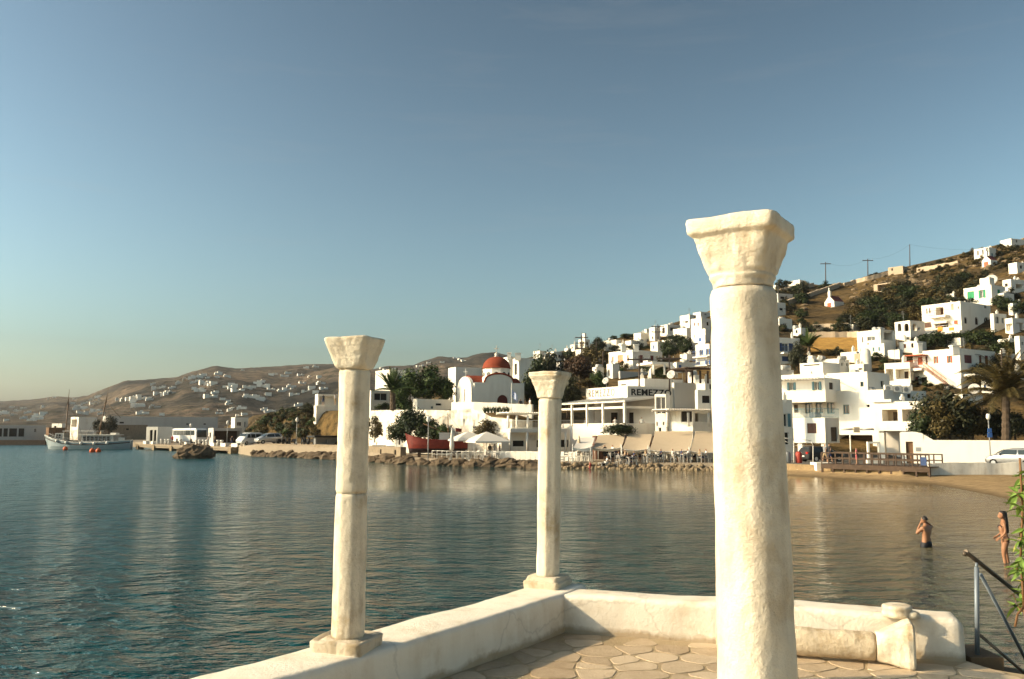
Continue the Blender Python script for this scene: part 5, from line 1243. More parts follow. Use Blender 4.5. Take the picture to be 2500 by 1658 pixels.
# agave row
def agaves():
    rnd = random.Random(4); mb = MB()
    for k in range(22):
        a = R(rnd.uniform(0, 360)); l = rnd.uniform(.5, .9); ti = rnd.uniform(.25, .9); d = Vector((math.cos(a) * ti, math.sin(a) * ti, 1)).normalized(); s = Vector((-math.sin(a), math.cos(a), 0)) * .07
        mb.face([-s, s, d * l * .6 + s * .7, d * l, d * l * .6 - s * .7])
    me = mb.mesh('leaves', leaf_mat('agave_leaves', (.03, .04, .02), (.10, .12, .06)))
    for k in range(8):
        u = 1184 + k * 8; p = at(u, 1009, 103.4 - k * .05)
        o = empty('agave_plant', p, 'spiky grey-green agave in the row along the church forecourt', 'agave', 'agaves along the church forecourt', k); link('leaves', me, o); o.scale = (1.2,) * 3
agaves()

# ------------------------------------------------------------------ restaurant with the lettered sign walls
YR = 101.0
def remezzo():
    # sign volume: lit left face, shaded right face
    r_, fl, fr = H('white restaurant building with black lettering on its two sign walls', 1431, 1533, 1722, 942, 1040, 38, [], Y=YR + 3.5, cat='restaurant', name='restaurant_building', group=None, dmax=26, sink=5)
    INK = solid('sign_black', (.012, .012, .012), .6); INK2 = solid('sign_grey', (.055, .045, .04), .6)
    def text(s, fc, ua, va, ub, vb, mat, space, bold, nm):
        a0, z1 = fc.st(ua, va); a1, _ = fc.st(ub, va); _, z0 = fc.st((ua + ub) / 2, vb)
        cu = bpy.data.curves.new(nm, 'FONT'); cu.body = s; cu.size = 1.0; cu.extrude = .02; cu.space_character = space; cu.offset = bold
        cu.materials.append(mat)
        tmp = bpy.data.objects.new(nm, cu); col.objects.link(tmp); bpy.context.view_layer.update()
        me = bpy.data.meshes.new_from_object(tmp.evaluated_get(bpy.context.evaluated_depsgraph_get())); bpy.data.objects.remove(tmp)
        me.materials.clear(); me.materials.append(mat)
        vx = [v.co.x for v in me.vertices]; vy = [v.co.y for v in me.vertices]; w_, h_ = max(vx) - min(vx), max(vy) - min(vy)
        for v in me.vertices: v.co.x -= min(vx); v.co.y -= min(vy)
        o = bpy.data.objects.new(nm, me); col.objects.link(o)
        sx, sy = abs(a1 - a0) / w_, abs(z1 - z0) / h_
        M = Matrix((fc.d, UPV, fc.n)).transposed().to_4x4()
        pos = fc.p(min(a0, a1), z0, -.03)
        o.parent = r_; o.matrix_parent_inverse = Matrix.Identity(4)
        o.matrix_local = Matrix.Translation(pos - Vector(r_.location)) @ M @ Matrix.Diagonal((sx, sy, 1, 1))
    text('REMEZZO', fl, 1438, 953, 1500, 968, INK2, 1.45, -.02, 'sign_lettering')
    text('REMEZZO', fr, 1541, 949, 1638, 966.5, INK, 1.06, .022, 'sign_lettering')
    # veranda: sloping canopy, posts, parapet, back walls greyed to stand in for shade
    V = empty('restaurant_veranda', at(1460, 1045, YR - 4), 'deep white veranda of the restaurant with sloping canopy and slim posts', 'veranda')
    th = R(38) - math.atan((1527 - CX) / FPX); th = max(th, R(21))
    C = at(1527, 1046, YR - 5.5); dl = Vector((-math.sin(th), math.cos(th), 0)); dr = Vector((math.cos(th), math.sin(th), 0)); nl, nr = -dr, -dl
    def run(u, d, v=1000): r = ray(u, v); k = r.x / r.y; return (k * C.y - C.x) / (d.x - k * d.y)
    LL, LR = abs(run(1360, dl)), abs(run(1612, dr)); LL = min(LL, 24)
    zf = at(1527, 982, C.y).z; zpar = at(1527, 1033, C.y).z; zi = at(1527, 986, C.y).z
    zr2 = zf + .62
    mb = MB(); e = UPV * .16; o = UPV
    q = [C - dr * .3 - dl * .3, C + dr * LR - dl * .3, C + dr * LR + dl * LL, C - dr * .3 + dl * LL]; hs = [zf, zr2, zr2, zf]
    mb.hexa([Vector((p.x, p.y, h)) for p, h in zip(q, hs)], [Vector((p.x, p.y, h + .16)) for p, h in zip(q, hs)]); mb.build('canopy_roof', CANVAS_W, V)
    for k in range(9):
        a = q[0].lerp(q[3], k / 8); b = q[1].lerp(q[2], k / 8); m2 = MB(); m2.obox(Vector((a.x, a.y, zf + .165)), Vector((b.x - a.x, b.y - a.y, zr2 - zf)), dl * .12, UPV * .07); m2.build('roof_batten', WHITE, V)
    for f in (0, .29, .52, .75, .98):
        p = C + dl * (LL * f); m2 = MB(); m2.obox(Vector((p.x - .1, p.y - .1, zpar - .3)), dr * .26, dl * .26, UPV * (zf - zpar + .3)); m2.build('post', WHITE, V)
    m2 = MB(); p = C + dr * (LR - .3); m2.obox(Vector((p.x, p.y, zpar - .3)), dr * .3, dl * .3, UPV * (zr2 - zpar + .3)); m2.build('post', WHITE, V)
    m2 = MB(); m2.obox(Vector((C.x, C.y, zi - .5)), dl * LL, dr * .12, UPV * .25); m2.build('eaves_beam', WHITE, V)
    m2 = MB(); m2.obox(Vector((C.x, C.y, zi - .5)) + dr * .13, dr * (LR - .2), dl * .12, UPV * .25); m2.build('eaves_beam', WHITE, V)
    zlow = 1.0
    m2 = MB(); m2.obox(Vector((C.x, C.y, zlow)) - dr * .05 - dl * .05, dl * (LL + .05), dr * .4, UPV * (zpar - zlow)); m2.build('parapet', WHITE, V)
    m2 = MB(); m2.obox(Vector((C.x, C.y, zlow)) + dr * .36 - dl * .05, dr * (LR - .36), dl * .4, UPV * (zpar - zlow - .03)); m2.build('parapet', WHITE, V)
    fz = zpar - 1.0; m2 = MB(); m2.obox(Vector((C.x, C.y, fz - .3)) + dr * .36 + dl * .36, dr * (LR - .4), dl * (LL - .4), UPV * .3); m2.build('floor_slab', GREYW, V)
    bw = Face(C + dr * (LR - .6) + dl * LL, -dl, nl, LL, fz, zr2 - .1)
    m2 = MB(); wall_with_holes(m2, bw, [(LL * a, LL * b, fz + .05, fz + c, .25, False) for a, b, c in ((.12, .22, 2.3), (.36, .44, 2.2), (.62, .70, 2.3))]); m2.build('shade_toned_back', GREYW, V)
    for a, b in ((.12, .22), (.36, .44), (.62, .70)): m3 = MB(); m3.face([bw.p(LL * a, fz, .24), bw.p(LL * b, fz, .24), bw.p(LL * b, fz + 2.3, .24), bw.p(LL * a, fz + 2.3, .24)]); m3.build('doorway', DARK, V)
    ew = Face(C + dl * (LL * .42), dr, nr, LR - .7, fz, zr2 - .5)
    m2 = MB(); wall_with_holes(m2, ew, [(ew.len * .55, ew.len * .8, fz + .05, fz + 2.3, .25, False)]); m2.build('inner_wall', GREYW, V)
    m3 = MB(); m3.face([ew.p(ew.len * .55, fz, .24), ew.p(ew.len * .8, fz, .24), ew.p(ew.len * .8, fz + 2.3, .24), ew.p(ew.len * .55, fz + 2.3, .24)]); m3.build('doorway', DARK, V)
    return V, C, dl, dr, fz
VER = remezzo()
r_, fl, fr = H('narrow white end block with a tall dark glazed opening, right end of the restaurant', 1599, 1627, 1636, 962, 1060, 66, [('L', 1601, 1624, 969, 1011, 'w', PALEWOOD), ('L', 1602, 1606, 1030, 1040, 'k'), ('L', 1618, 1622, 1030, 1038, 'k'), ('L', 1608, 1614, 1044, 1056, 'k')], Y=94.3, group=None, sink=3)
r_, fl, fr = H('white house with a dark square window over the awnings, left of the thick column', 1632, 1692, 1760, 1001, 1056, 58, [('L', 1662, 1689, 1003, 1030, 'k'), ('L', 1636, 1660, 1003, 1029, 's', CREAM), ('R', 1696, 1740, 1003, 1030, 'h', BEIGE)], Y=92.5, group=None, sink=3)
open_roof('slatted cream pergola over the upper terrace, left of the thick column', 1628, 1752, 1000, 91, 3.2, (.02, .5, .97), 1030, mat=CANVAS_W, nm='slatted_pergola', cat='pergola', th=21, slats=18)
H('white upper balcony room with one dark window beside the thick column', 1697, 1704, 1760, 952, 1000, 26, [('R', 1714, 1734, 966, 984, 'k')], Y=95.5, group=None)
# small white terrace bar right of the church
r_, fl, fr = H('white two-level terrace bar between church and restaurant, with posts and rail', 1240, 1246, 1392, 1046, 1110, 24, [('R', 1284, 1306, 1062, 1076, 's', PALEWOOD), ('R', 1252, 1280, 1076, 1090, 'k'), ('R', 1310, 1388, 1074, 1092, 'k')], Y=97, cat='bar', name='terrace_bar', group=None, sink=1, dmax=18)
open_roof('thin white upper pergola of the terrace bar', 1240, 1326, 1008, 98, 4, (.02, .28, .62, .97), 1046, nm='white_pergola', cat='pergola', th=21, slats=14)
railing(r_, fr, 0, fr.len, fr.z1, 0, .9, PALEWOOD, .4)
open_roof('cream awning edge over the lower terrace of the bar', 1246, 1398, 1048, 95, 2.2, (.0, .3, .62, .98), 1092, mat=CANVAS_W, nm='terrace_awning', cat='awning', th=21, thick=.35)
H('white kiosk wall behind the twin parasols', 1214, 1224, 1244, 1072, 1100, 26, [], Y=96.5, group=None, name='white_kiosk', cat='kiosk')

# ------------------------------------------------------------------ vegetation of the town
T = tree
T(1001, 985, 905, 66, 'green', 'big rounded bright green tree at the left of the tall plain cube', Y=117); T(1052, 985, 898, 92, 'green', 'biggest green tree on the headland above the low blank house', Y=118)
T(1090, 985, 925, 34, 'green', 'narrow green tree against the tall plain cube', Y=117.5)
T(985, 1005, 965, 60, 'green', 'green bush at the foot of the headland palm', 'bush', Y=116, bush=True); T(940, 1004, 985, 40, 'dark', 'small dark bush left of the headland palm foot', 'bush', Y=117, bush=True)
T(1000, 1068, 1000, 74, 'dark', 'tall dark bush in front of the retaining wall', 'bush', Y=104, bush=True); T(1045, 1072, 1022, 66, 'dark', 'dark bush behind the red boat, right of the tallest bush', 'bush', Y=103, bush=True)
T(975, 1075, 1035, 56, 'dark', 'low dark bush left of the red boat', 'bush', Y=104, bush=True); T(1082, 1075, 1040, 46, 'green', 'green bush at the base of the wall behind the parasols', 'bush', Y=102, bush=True)
T(1188, 1070, 1028, 70, 'olive', 'golden brown bush behind the twin parasols', 'bush', Y=101, bush=True); T(1115, 1050, 1028, 26, 'green', 'small green tuft growing on the retaining wall', 'bush', Y=104.5, bush=True)
T(915, 1068, 1020, 44, 'olive', 'brown shrub on the rocks right of the slim left column', 'bush', Y=110, bush=True)
T(1310, 1010, 875, 60, 'dark', 'tall dark tree right behind the church end', Y=121); T(1342, 985, 868, 84, 'vdark', 'dark spreading tree left of the maroon tree', Y=126)
T(1416, 935, 872, 76, 'red', 'maroon round-crowned tree on the middle slope', Y=120); T(1385, 1000, 915, 70, 'vdark', 'dark tree behind the capital of the corner column', Y=113)
T(1345, 1015, 940, 60, 'dark', 'dark tree between church and restaurant', Y=108); T(1300, 1000, 930, 36, 'dark', 'narrow dark tree beside the church end wall', Y=117)
T(1462, 945, 910, 46, 'green', 'light green shrub below the arched doorway', 'bush', Y=113, bush=True); T(1440, 945, 925, 60, 'olive', 'low olive shrub left of the lit sign wall', 'bush', Y=114, bush=True)
T(1620, 922, 898, 62, 'green', 'bright green shrubs under the wide garden arch', 'bush', Y=117, bush=True)
T(1633, 880, 830, 44, 'dark', 'rounded green tree under the crest, right of the orange-shuttered house'); T(1676, 868, 826, 40, 'dark', 'green tree leaning left of the blue balconies'); T(1650, 845, 820, 60, 'dark', 'dark hedge under the low stepped house', 'bush', bush=True)
T(1460, 862, 825, 36, 'vdark', 'dark crest tree right of the crossed utility pole'); T(1497, 832, 820, 24, 'dark', 'small round tree on the crest behind the big white cube'); T(1530, 828, 815, 34, 'dark', 'low dark crest trees left of the bright cube')
T(1435, 895, 850, 60, 'olive', 'olive shrubs below the crest houses', 'bush', bush=True); T(1470, 900, 858, 44, 'olive', 'scrubby bush left of the orange-shuttered house', 'bush', bush=True); T(1452, 872, 848, 50, 'dark', 'dark bush beneath the loggia house', 'bush', bush=True)
T(1508, 918, 890, 34, 'green', 'potted green bush before the orange doors', 'bush', bush=True); T(1574, 912, 892, 24, 'dark', 'dark bush on the shaded terrace below the red shutters', 'bush', bush=True)
T(1515, 1062, 1036, 84, 'dark', 'round dark bush in front of the veranda parapet', 'bush', Y=93, bush=True)
T(1950, 910, 838, 42, 'vdark', 'dark cone-shaped tree beside the navy-shuttered house'); T(2255, 1078, 1000, 74, 'dark', 'leafy tree left half of the dark garden clump', Y=80.5); T(2318, 1078, 962, 120, 'vdark', 'largest dark tree behind the long white garden wall', Y=81)
T(2375, 1078, 985, 90, 'olive', 'brownish tree between the big dark tree and the palm', Y=81.5); T(2290, 1078, 985, 80, 'olive', 'orange-tinged tree in front of the largest dark tree', Y=80); T(2480, 1078, 1010, 90, 'vdark', 'dark tree under the big palm at the right edge', Y=80)
T(2430, 1078, 1000, 70, 'vdark', 'dark tree behind the signpost', Y=81)
T(1960, 722, 690, 0 + 24, 'vdark', 'round dark tree on the crest right of the white crest house')
rnd = random.Random(11)
for (u, v, w_, k) in [(2395, 935, 70, 'vdark'), (2365, 925, 40, 'dark'), (2440, 905, 60, 'olive'), (2475, 920, 60, 'olive'), (2420, 870, 50, 'vdark'), (2455, 870, 60, 'dark'), (2290, 848, 60, 'dark'), (2330, 845, 50, 'dark'), (2365, 842, 50, 'dark'), (2400, 842, 56, 'dark'),
                      (2425, 835, 44, 'dark'), (2260, 845, 44, 'dark'), (2236, 855, 40, 'dark'), (2460, 760, 50, 'dark'), (2485, 765, 46, 'dark'), (2440, 745, 36, 'dark'), (2470, 730, 40, 'vdark'), (2268, 806, 24, 'green'), (2295, 803, 26, 'green'), (2150, 865, 34, 'green'), (2140, 880, 30, 'green')]:
    T(u, v, v - w_ * .62, w_, k, 'dark garden bush wedged between the hillside houses', 'bush', bush=True, group='garden bushes between the hillside houses')
# scrub on the open slope: many bushes, alike
def scrub(n, area, kinds, wr, label, group, stuff=None):
    c = 0; Vs, Fs, Ms, base = [], [], [], 0; mats = []
    while c < n:
        u, v = rnd.uniform(*area[0]), rnd.uniform(*area[1])
        if not area[2](u, v): continue
        w_ = rnd.uniform(*wr)
        if stuff:                                                       # too small to tell apart: joined into one mass
            p = hit(u, v); wd = w_ * p.y / FPX; h = at(u, v - w_ * rnd.uniform(.45, .75), p.y).z - p.z; me = BUSH[rnd.choice(kinds)][c % 3]; a = rnd.uniform(0, 6.3)
            co = np.empty(len(me.vertices) * 3); me.vertices.foreach_get('co', co); co = co.reshape(-1, 3); ca, sa = math.cos(a), math.sin(a)
            Vs.append(np.stack([p.x + wd * (co[:, 0] * ca - co[:, 1] * sa), p.y + wd * (co[:, 0] * sa + co[:, 1] * ca), p.z + co[:, 2] * max(.3, h)], 1))
            mt = me.materials[0]; mats += [] if mt in mats else [mt]; nf = len(me.polygons); Fs.append(np.arange(nf * 4).reshape(-1, 4) + base); base += nf * 4; Ms += [mats.index(mt)] * nf; c += 1; continue
        T(u, v, v - w_ * rnd.uniform(.45, .75), w_, rnd.choice(kinds), label, 'bush', bush=True, group=group); c += 1
    if stuff:
        me = bpy.data.meshes.new(stuff); me.from_pydata(np.concatenate(Vs).tolist(), [], np.concatenate(Fs).tolist())
        for mt in mats: me.materials.append(mt)
        me.polygons.foreach_set('material_index', Ms); me.update(); tag(link(stuff, me), label, None, None, 'stuff')
scrub(150, ((2040, 2420), (640, 815), lambda u, v: v > 730 - (u - 2100) * .16 and v < 822 - max(0, u - 2180) * .35 and not (u < 2075 and v < 790)), ['vdark', 'olive', 'olive', 'vdark', 'dark'], (22, 48), 'dark scrub bush in the thicket on the upper slope', 'bushes of the hillside thicket')
scrub(40, ((1895, 2060), (700, 815), lambda u, v: not (1965 < u < 2075 and 705 < v < 800)), ['dark', 'vdark', 'olive'], (18, 36), 'dark bush on the slope round the gabled chapel', 'bushes round the gabled chapel')
scrub(150, ((2060, 2500), (580, 680), lambda u, v: v > tab(u, RIDGE_V) + 8 and v < tab(u, RIDGE_V) + 75), ['olive', 'vdark', 'olive'], (8, 22), 'low dry shrubs on the stony ground just below the crest', 'dry shrubs below the crest', 'shrubbery')
scrub(46, ((1330, 1640), (840, 935), lambda u, v: v > tab(u, RIDGE_V) + 12 and v < 935 - max(0, u - 1480) * .3), ['dark', 'olive', 'vdark'], (16, 34), 'scrubby bushes on the slope between the crest houses and the restaurant', 'bushes on the middle slope', 'shrubbery')
scrub(90, ((606, 775), (1014, 1074), lambda u, v: v > 1060 - (u - 600) * .9 and v > 1014), ['olive', 'green', 'olive', 'dark'], (18, 36), 'green-brown bush on the cliff behind the parked cars', 'bushes on the sea cliff')
T(750, 1012, 985, 36, 'vdark', 'lone dark tree on top of the sea cliff', Y=136)
T(265, 1058, 1018, 44, 'vdark', 'dark round tree behind the moored two-masted boat', Y=232); T(238, 1058, 1026, 24, 'vdark', 'small dark tree beside the raked mast', Y=233)
scrub(70, ((2050, 2500), (825, 955), lambda u, v: True), ['vdark', 'dark', 'olive'], (14, 30), 'small dark bushes filling the gaps between the right-hand houses', 'bushes between the right-hand houses', 'shrubbery')
scrub(24, ((1895, 2060), (808, 870), lambda u, v: not (1970 < u and 822 < v < 866)), ['vdark', 'dark', 'olive'], (16, 32), 'dark bushes beside the golden field and the navy-shuttered house', 'bushes by the golden field', 'shrubbery')
def outcrops():
    r2 = random.Random(8); mb = MB(); n, m = 7, 4
    for k in range(300):
        u = r2.uniform(1960, 2520); v = tab(u, RIDGE_V) + 4 + r2.random() ** 1.3 * 90
        if 1965 < u < 2075 and 705 < v < 790: continue
        p = hit(u, v); s = r2.uniform(.18, .75); sd = r2.uniform(0, 99); rings = []
        for j in range(m + 1):
            a = math.pi * (j + .05) / (m + .1); ring = []
            for i in range(n):
                t = 2 * math.pi * i / n; d = Vector((math.sin(a) * math.cos(t), math.sin(a) * math.sin(t), -math.cos(a))); q = 1 + .45 * mnoise.noise(d * 1.7 + Vector((sd, 0, 0))); ring.append(p + Vector((d.x * s * 1.5 * q, d.y * s * q, d.z * s * .7 * q + .1)))
            rings.append(ring)
        mb.rings(rings, 0, False)
    tag(mb.build('rock_outcrops', whitewash('weathered_outcrop', (.20, .145, .085), (.09, .065, .04), .8, .8, .7, 4.0)), 'tan boulders strewn over the stony upper slope', None, None, 'stuff')
outcrops()
# stone terraces on the hill
for k, (ua, ub, va, vb_) in enumerate([(1900, 2050, 752, 700), (1985, 2095, 806, 803), (1975, 2100, 826, 826), (2060, 2170, 700, 672), (2240, 2340, 665, 648), (1905, 1985, 716, 700)]):
    pts = [hit(ua + (ub - ua) * q, va + (vb_ - va) * q) for q in (0, .25, .5, .75, 1)]
    blocks_wall('dry_stone_wall', pts, 1.1, .7, BEIGE, ['slanting dry stone wall below the gabled chapel', 'upper dry stone wall above the golden field', 'lower dry stone wall edging the golden field', 'dry stone wall left of the roofless ruin', 'dry stone wall under the crest at the right', 'dry stone wall at the left end of the crest'][k], 'wall', amp=.2)

# ------------------------------------------------------------------ palms
def palm(label, u, vb, vc, Y, frl, n, droop, trunk_r, seed, z=None, fk=LEAF_G):
    rnd = random.Random(seed); b = at(u, vb, Y); c = at(u, vc, Y)
    if z is not None: b.z = z
    root = empty('palm_tree', b, label, 'palm tree')
    mb = MB(); k = 14; rings = []
    for i in range(k + 1):
        f = i / k; r = trunk_r * (1 + .18 * (i % 2)) * (1.15 - .25 * f); rings.append([b.lerp(c, f) + Vector((r * math.cos(t), r * math.sin(t), 0)) for t in [2 * math.pi * j / 9 for j in range(9)]])
    mb.rings(rings, 0, False); mb.build('trunk', BARK, root)
    for q in range(n):
        a = 2 * math.pi * q / n * 1.0 + rnd.uniform(-.2, .2); el = rnd.uniform(-.15, 1.2) if q % 3 else rnd.uniform(.8, 1.5); L = frl * rnd.uniform(.8, 1.1)
        m2 = MB(); p = c.copy(); d = Vector((math.cos(a) * math.cos(el), math.sin(a) * math.cos(el), math.sin(el))); seg = 9; pts = [p.copy()]
        for i in range(seg): p = p + d * (L / seg); d = (d + Vector((0, 0, -droop * (i + 1) / seg))).normalized(); pts.append(p.copy())
        for i in range(seg):
            m2.tube(pts[i], pts[i + 1], .035 * (1 - i / seg) + .008, n=4, caps=False)
            ax = (pts[i + 1] - pts[i]).normalized(); sd = ax.cross(UPV).normalized()
            for j in range(4):
                o = pts[i].lerp(pts[i + 1], j / 4); f = (i + j / 4) / seg; ll = L * .17 * math.sin(math.pi * min(1, f * .82 + .16)) + .05
                for s in (-1, 1):
                    e = o + sd * (s * ll) + ax * ll * .6 - UPV * ll * .45; w_ = ax * .045
                    m2.face([o - w_, o + w_, e])
        m2.build('frond', fk, root)
    return root
palm('date palm with a full crown on the church headland', 959, 1002, 952, 112.5, 3.0, 34, .16, .34, 3)
palm('large drooping palm behind the long white garden wall', 2456, 1078, 962, 77.5, 5.0, 64, .34, .30, 8, fk=LEAF_O)
pz = hit(1975, 866); palm('small palm at the left end of the golden field', 1975, 866, 846, pz.y, 3.2, 22, .25, .25, 12)

# ------------------------------------------------------------------ utility poles and wires
def upole(label, u, vt, vb=None, arms=1, Y=None, r=.16):
    p = hit(u, vb) if Y is None else at(u, vb, Y); t = at(u, vt, p.y)
    root = empty('utility_pole', p, label, 'utility pole', 'wooden utility poles of the town')
    mb = MB(); mb.tube(p - UPV * 1.5, t, r, r * .7, 7); mb.build('pole', POLE, root)
    for k in range(arms):
        z = t.z - .5 - k * 1.3; mb = MB(); mb.box(t.x - 1.5, t.x + 1.5, t.y - .08, t.y + .08, z - .09, z + .09); arm = mb.build('cross_arm', POLE, root)
        for q in (-1.3, -.5, .5, 1.3):
            m2 = MB(); m2.tube((q + t.x, t.y, z + .09), (q + t.x, t.y, z + .3), .06, n=5); m2.build('insulator', GREYM, root)
    return t
A1 = upole('tall utility pole with three cross arms on the crest left of the maroon tree', 1420, 819, 875, 3, r=.22)
A2 = upole('thin utility pole with cross arm before the crest cubes', 1606, 792, 838, 2); A3 = upole('short utility pole in front of the dark red shutters', 1560, 868, 921, 1, Y=106, r=.11); A4 = upole('utility pole beside the white dish above the sign wall', 1634, 866, 924, 1, Y=104, r=.11)
B1 = upole('faint thin pole on the saddle of the crest', 2015.5, 640, 692, 1); B2 = upole('dark pole with cross arm right of the saddle', 2118.5, 632, 674, 1); B3 = upole('highest thin pole on the skyline above the beige wall house', 2221, 597, 652, 0, r=.14)
B4 = upole('tall wooden pole standing behind the big palm crown', 2445, 852, 950, 0, Y=92, r=.11)
upole('thin pole among the crest houses left of the orange-shuttered house', 1456, 835, 880, 0, r=.12); upole('slim pole left of the orange-shuttered house wall', 1472, 858, 905, 0, r=.12)
for nm, (a, b, sag) in enumerate(((B1, B2, 1.5), (B2, B3, 1.2), (B3, at(2540, 588, 235), 2.0), (A3, A4, .6), (A4, at(1745, 875, 104), .5))):
    mb = MB(); pts = [a.lerp(b, k / 12) - UPV * (sag * 4 * (k / 12) * (1 - k / 12)) for k in range(13)]
    mb.path(pts, .018, 3); tag(mb.build('overhead_wire', POLE), ['sagging wire between the saddle pole and the dark pole', 'wire from the dark pole up to the skyline pole', 'wire running right from the highest skyline pole', 'wire between the two short poles above the restaurant', 'wire running right from the pole beside the white dish'][nm], 'wire')
def dish(label, u, v, Y, r):
    p = at(u, v, Y); root = empty('satellite_dish', p - UPV * r * 1.6, label, 'satellite dish'); d = Vector((-.55, -.75, .35)).normalized(); a = d.orthogonal().normalized(); b = d.cross(a)
    mb = MB(); rings = []
    for rr, h in ((.02, 0), (.4, .03), (.75, .11), (1, .2), (1, .17), (.75, .07), (.4, -.01), (.02, -.04)): rings.append([p + d * (h * r) + a * (rr * r * math.cos(t)) + b * (rr * r * math.sin(t)) for t in [2 * math.pi * k / 18 for k in range(18)]])
    mb.rings(rings, 0, True); mb.build('reflector', GREYW, root)
    mb = MB(); mb.tube(p - d * .05, p - d * .2 - UPV * r * 1.6, .05, n=6); mb.build('mast', GREYM, root)
    mb = MB(); mb.tube(p + b * r * .9 + d * .2 * r, p + d * r * .9, .025, n=5); mb.ball(p + d * r * .9, .07); mb.build('feed_arm', GREYM, root)
dish('large grey satellite dish above the dark garden clump', 2379, 950, 86, .56); dish('satellite dish on the roof with green shutters', 2421, 684, 165, 1.1); dish('white satellite dish on the roof behind the sign wall', 1639, 915, 103, .55); dish('small round white dish beside the arched doorway', 1479, 930, 110, .45)
# air conditioners on the roof edge behind the veranda house
for k, (u, v) in enumerate(((2168, 947), (2190, 948), (2212, 950))):
    p = at(u, v, 90.8); root = empty('air_conditioner', p - UPV * .4, ['left', 'middle', 'right'][k] + ' white air conditioner unit on the roof edge above the veranda house', 'air conditioner', 'rooftop air conditioners')
    mb = MB(); mb.box(p.x - .4, p.x + .4, p.y - .17, p.y + .17, p.z - .4, p.z + .3); mb.build('case', PALEWOOD, root); mb = MB(); mb.tube((p.x - .08, p.y - .16, p.z - .05), (p.x - .08, p.y - .185, p.z - .05), .24, n=16); mb.build('fan_grille', GREYM, root)
# ------------------------------------------------------------------ waterfront
def qpt(u, Y): X = (u - CX) / FPX * Y * 1.0; return Vector((X, Y, land(X, Y)))
def ground(u, Y, z=None):
    """a point on the quay at bearing u (measured at road level) and depth Y"""
    d = ray(u, 1110); X = d.x / d.y * Y; return Vector((X, Y, land(X, Y) if z is None else z))
ROCKM = whitewash('sea_rock', (.115, .082, .05), (.03, .023, .016), 1.1, 1.0, .9, 3.0); RUBM = whitewash('rubble_stone', (.24, .18, .11), (.07, .052, .035), 2.0, .8, .8, 4.0)
def rock_mesh(seed, flat=.7, n=10, m=7):
    mb = MB(); rings = []
    for j in range(m + 1):
        a = math.pi * (j + .02) / (m + .04); rings.append([])
        for i in range(n):
            t = 2 * math.pi * i / n; d = Vector((math.sin(a) * math.cos(t), math.sin(a) * math.sin(t), -math.cos(a)))
            k = 1 + .38 * mnoise.noise(d * 1.6 + Vector((seed * 3.1, 0, 0))) + .16 * mnoise.noise(d * 4 + Vector((seed, 7, 0)))
            rings[-1].append(Vector((d.x * k, d.y * k, d.z * k * flat)))
    mb.rings(rings, 0, False); return mb
ROCKS = [rock_mesh(k).mesh('boulder', ROCKM) for k in range(6)]
rnd = random.Random(21)
for k in range(150):
    u = 628 + 700 * (k / 150) + rnd.uniform(-4, 4); Y = tab(u, SHORE) + rnd.uniform(-1.5, .7); s = rnd.uniform(.35, 1.0) * (1.25 if u < 1000 else .9)
    o = link('boulder', ROCKS[k % 6]); o.location = ((ray(u, 1110).x / ray(u, 1110).y) * Y, Y, rnd.uniform(-.15, .25) + (.25 if Y > tab(u, SHORE) else 0)); o.scale = (s * rnd.uniform(.9, 1.5), s, s * rnd.uniform(.6, 1.0)); o.rotation_euler = (rnd.uniform(-.3, .3), rnd.uniform(-.3, .3), rnd.uniform(0, 6.3))
    tag(o, 'dark wet boulder at the foot of the sea wall', 'boulder', 'boulders along the sea wall')
def rubble():
    mb = MB(); r2 = random.Random(5); base = [rock_mesh(30 + k, .8, 7, 4) for k in range(4)]
    for k in range(420):
        u = 1325 + 450 * r2.random(); Y = tab(u, SHORE) + r2.uniform(-.9, .5); s = r2.uniform(.12, .34); b = base[k % 4]; X = ray(u, 1110).x / ray(u, 1110).y * Y; z = r2.uniform(-.05, .42) if Y > tab(u, SHORE) - .3 else r2.uniform(-.1, .1); a = r2.uniform(0, 6.3); n0 = len(mb.v)
        mb.v += [(X + s * (x * math.cos(a) - y * math.sin(a)), Y + s * (x * math.sin(a) + y * math.cos(a)), z + s * q) for x, y, q in b.v]; mb.f += [tuple(n0 + i for i in f) for f in b.f]; mb.m += b.m; mb.sm += b.sm
    tag(mb.build('rubble_edge', RUBM), 'small rubble stones piled along the quay below the awnings', None, None, 'stuff')
rubble()
SEAW = blocks_wall('sea_wall', [ground(u, tab(u, SHORE) + 1.0, .2) for u in (648, 700, 760, 820, 880, 940, 985)], 1.62, .7, STONEW, 'tan rubble sea wall below the parked cars', 'wall', n=60, amp=.1)
for k, u in enumerate((672, 684, 702, 728, 747, 768, 797, 935, 970)):
    p = ground(u, tab(u, SHORE) + .72, 1.15); mb = MB(); mb.box(p.x - .32, p.x + .32, p.y - .2, p.y + .15, .95, 1.5); mb.build('drain_opening', DARK, SEAW)
for k, (a, b) in enumerate(((908, 938), (944, 960))):
    p, q = ground(a, 106.5), ground(b, 106); mb = MB(); mb.box(p.x, q.x, p.y, p.y + .8, .8, 1.95 - .1 * k); tag(mb.build('white_block', WHITE), ['long white concrete block on the sea wall', 'short white concrete block left of the red boat'][k], 'block')
# rock islet
mb = MB(); b = rock_mesh(77, .8, 30, 16); c = at(474, 1112, 116); mb.v = [(c.x + x * 2.55 + nz((x * 2, y * 2, z * 2), 2, .3), c.y + y * 2.0, -.3 + (z + .45) * 1.7 + nz((x * 3, y * 3, z), 2, .35)) for x, y, z in b.v]; mb.f, mb.m, mb.sm = b.f, b.m, b.sm
tag(mb.build('rock_islet', ROCKM), 'jagged brown rock islet standing in the water before the pier', 'rock')

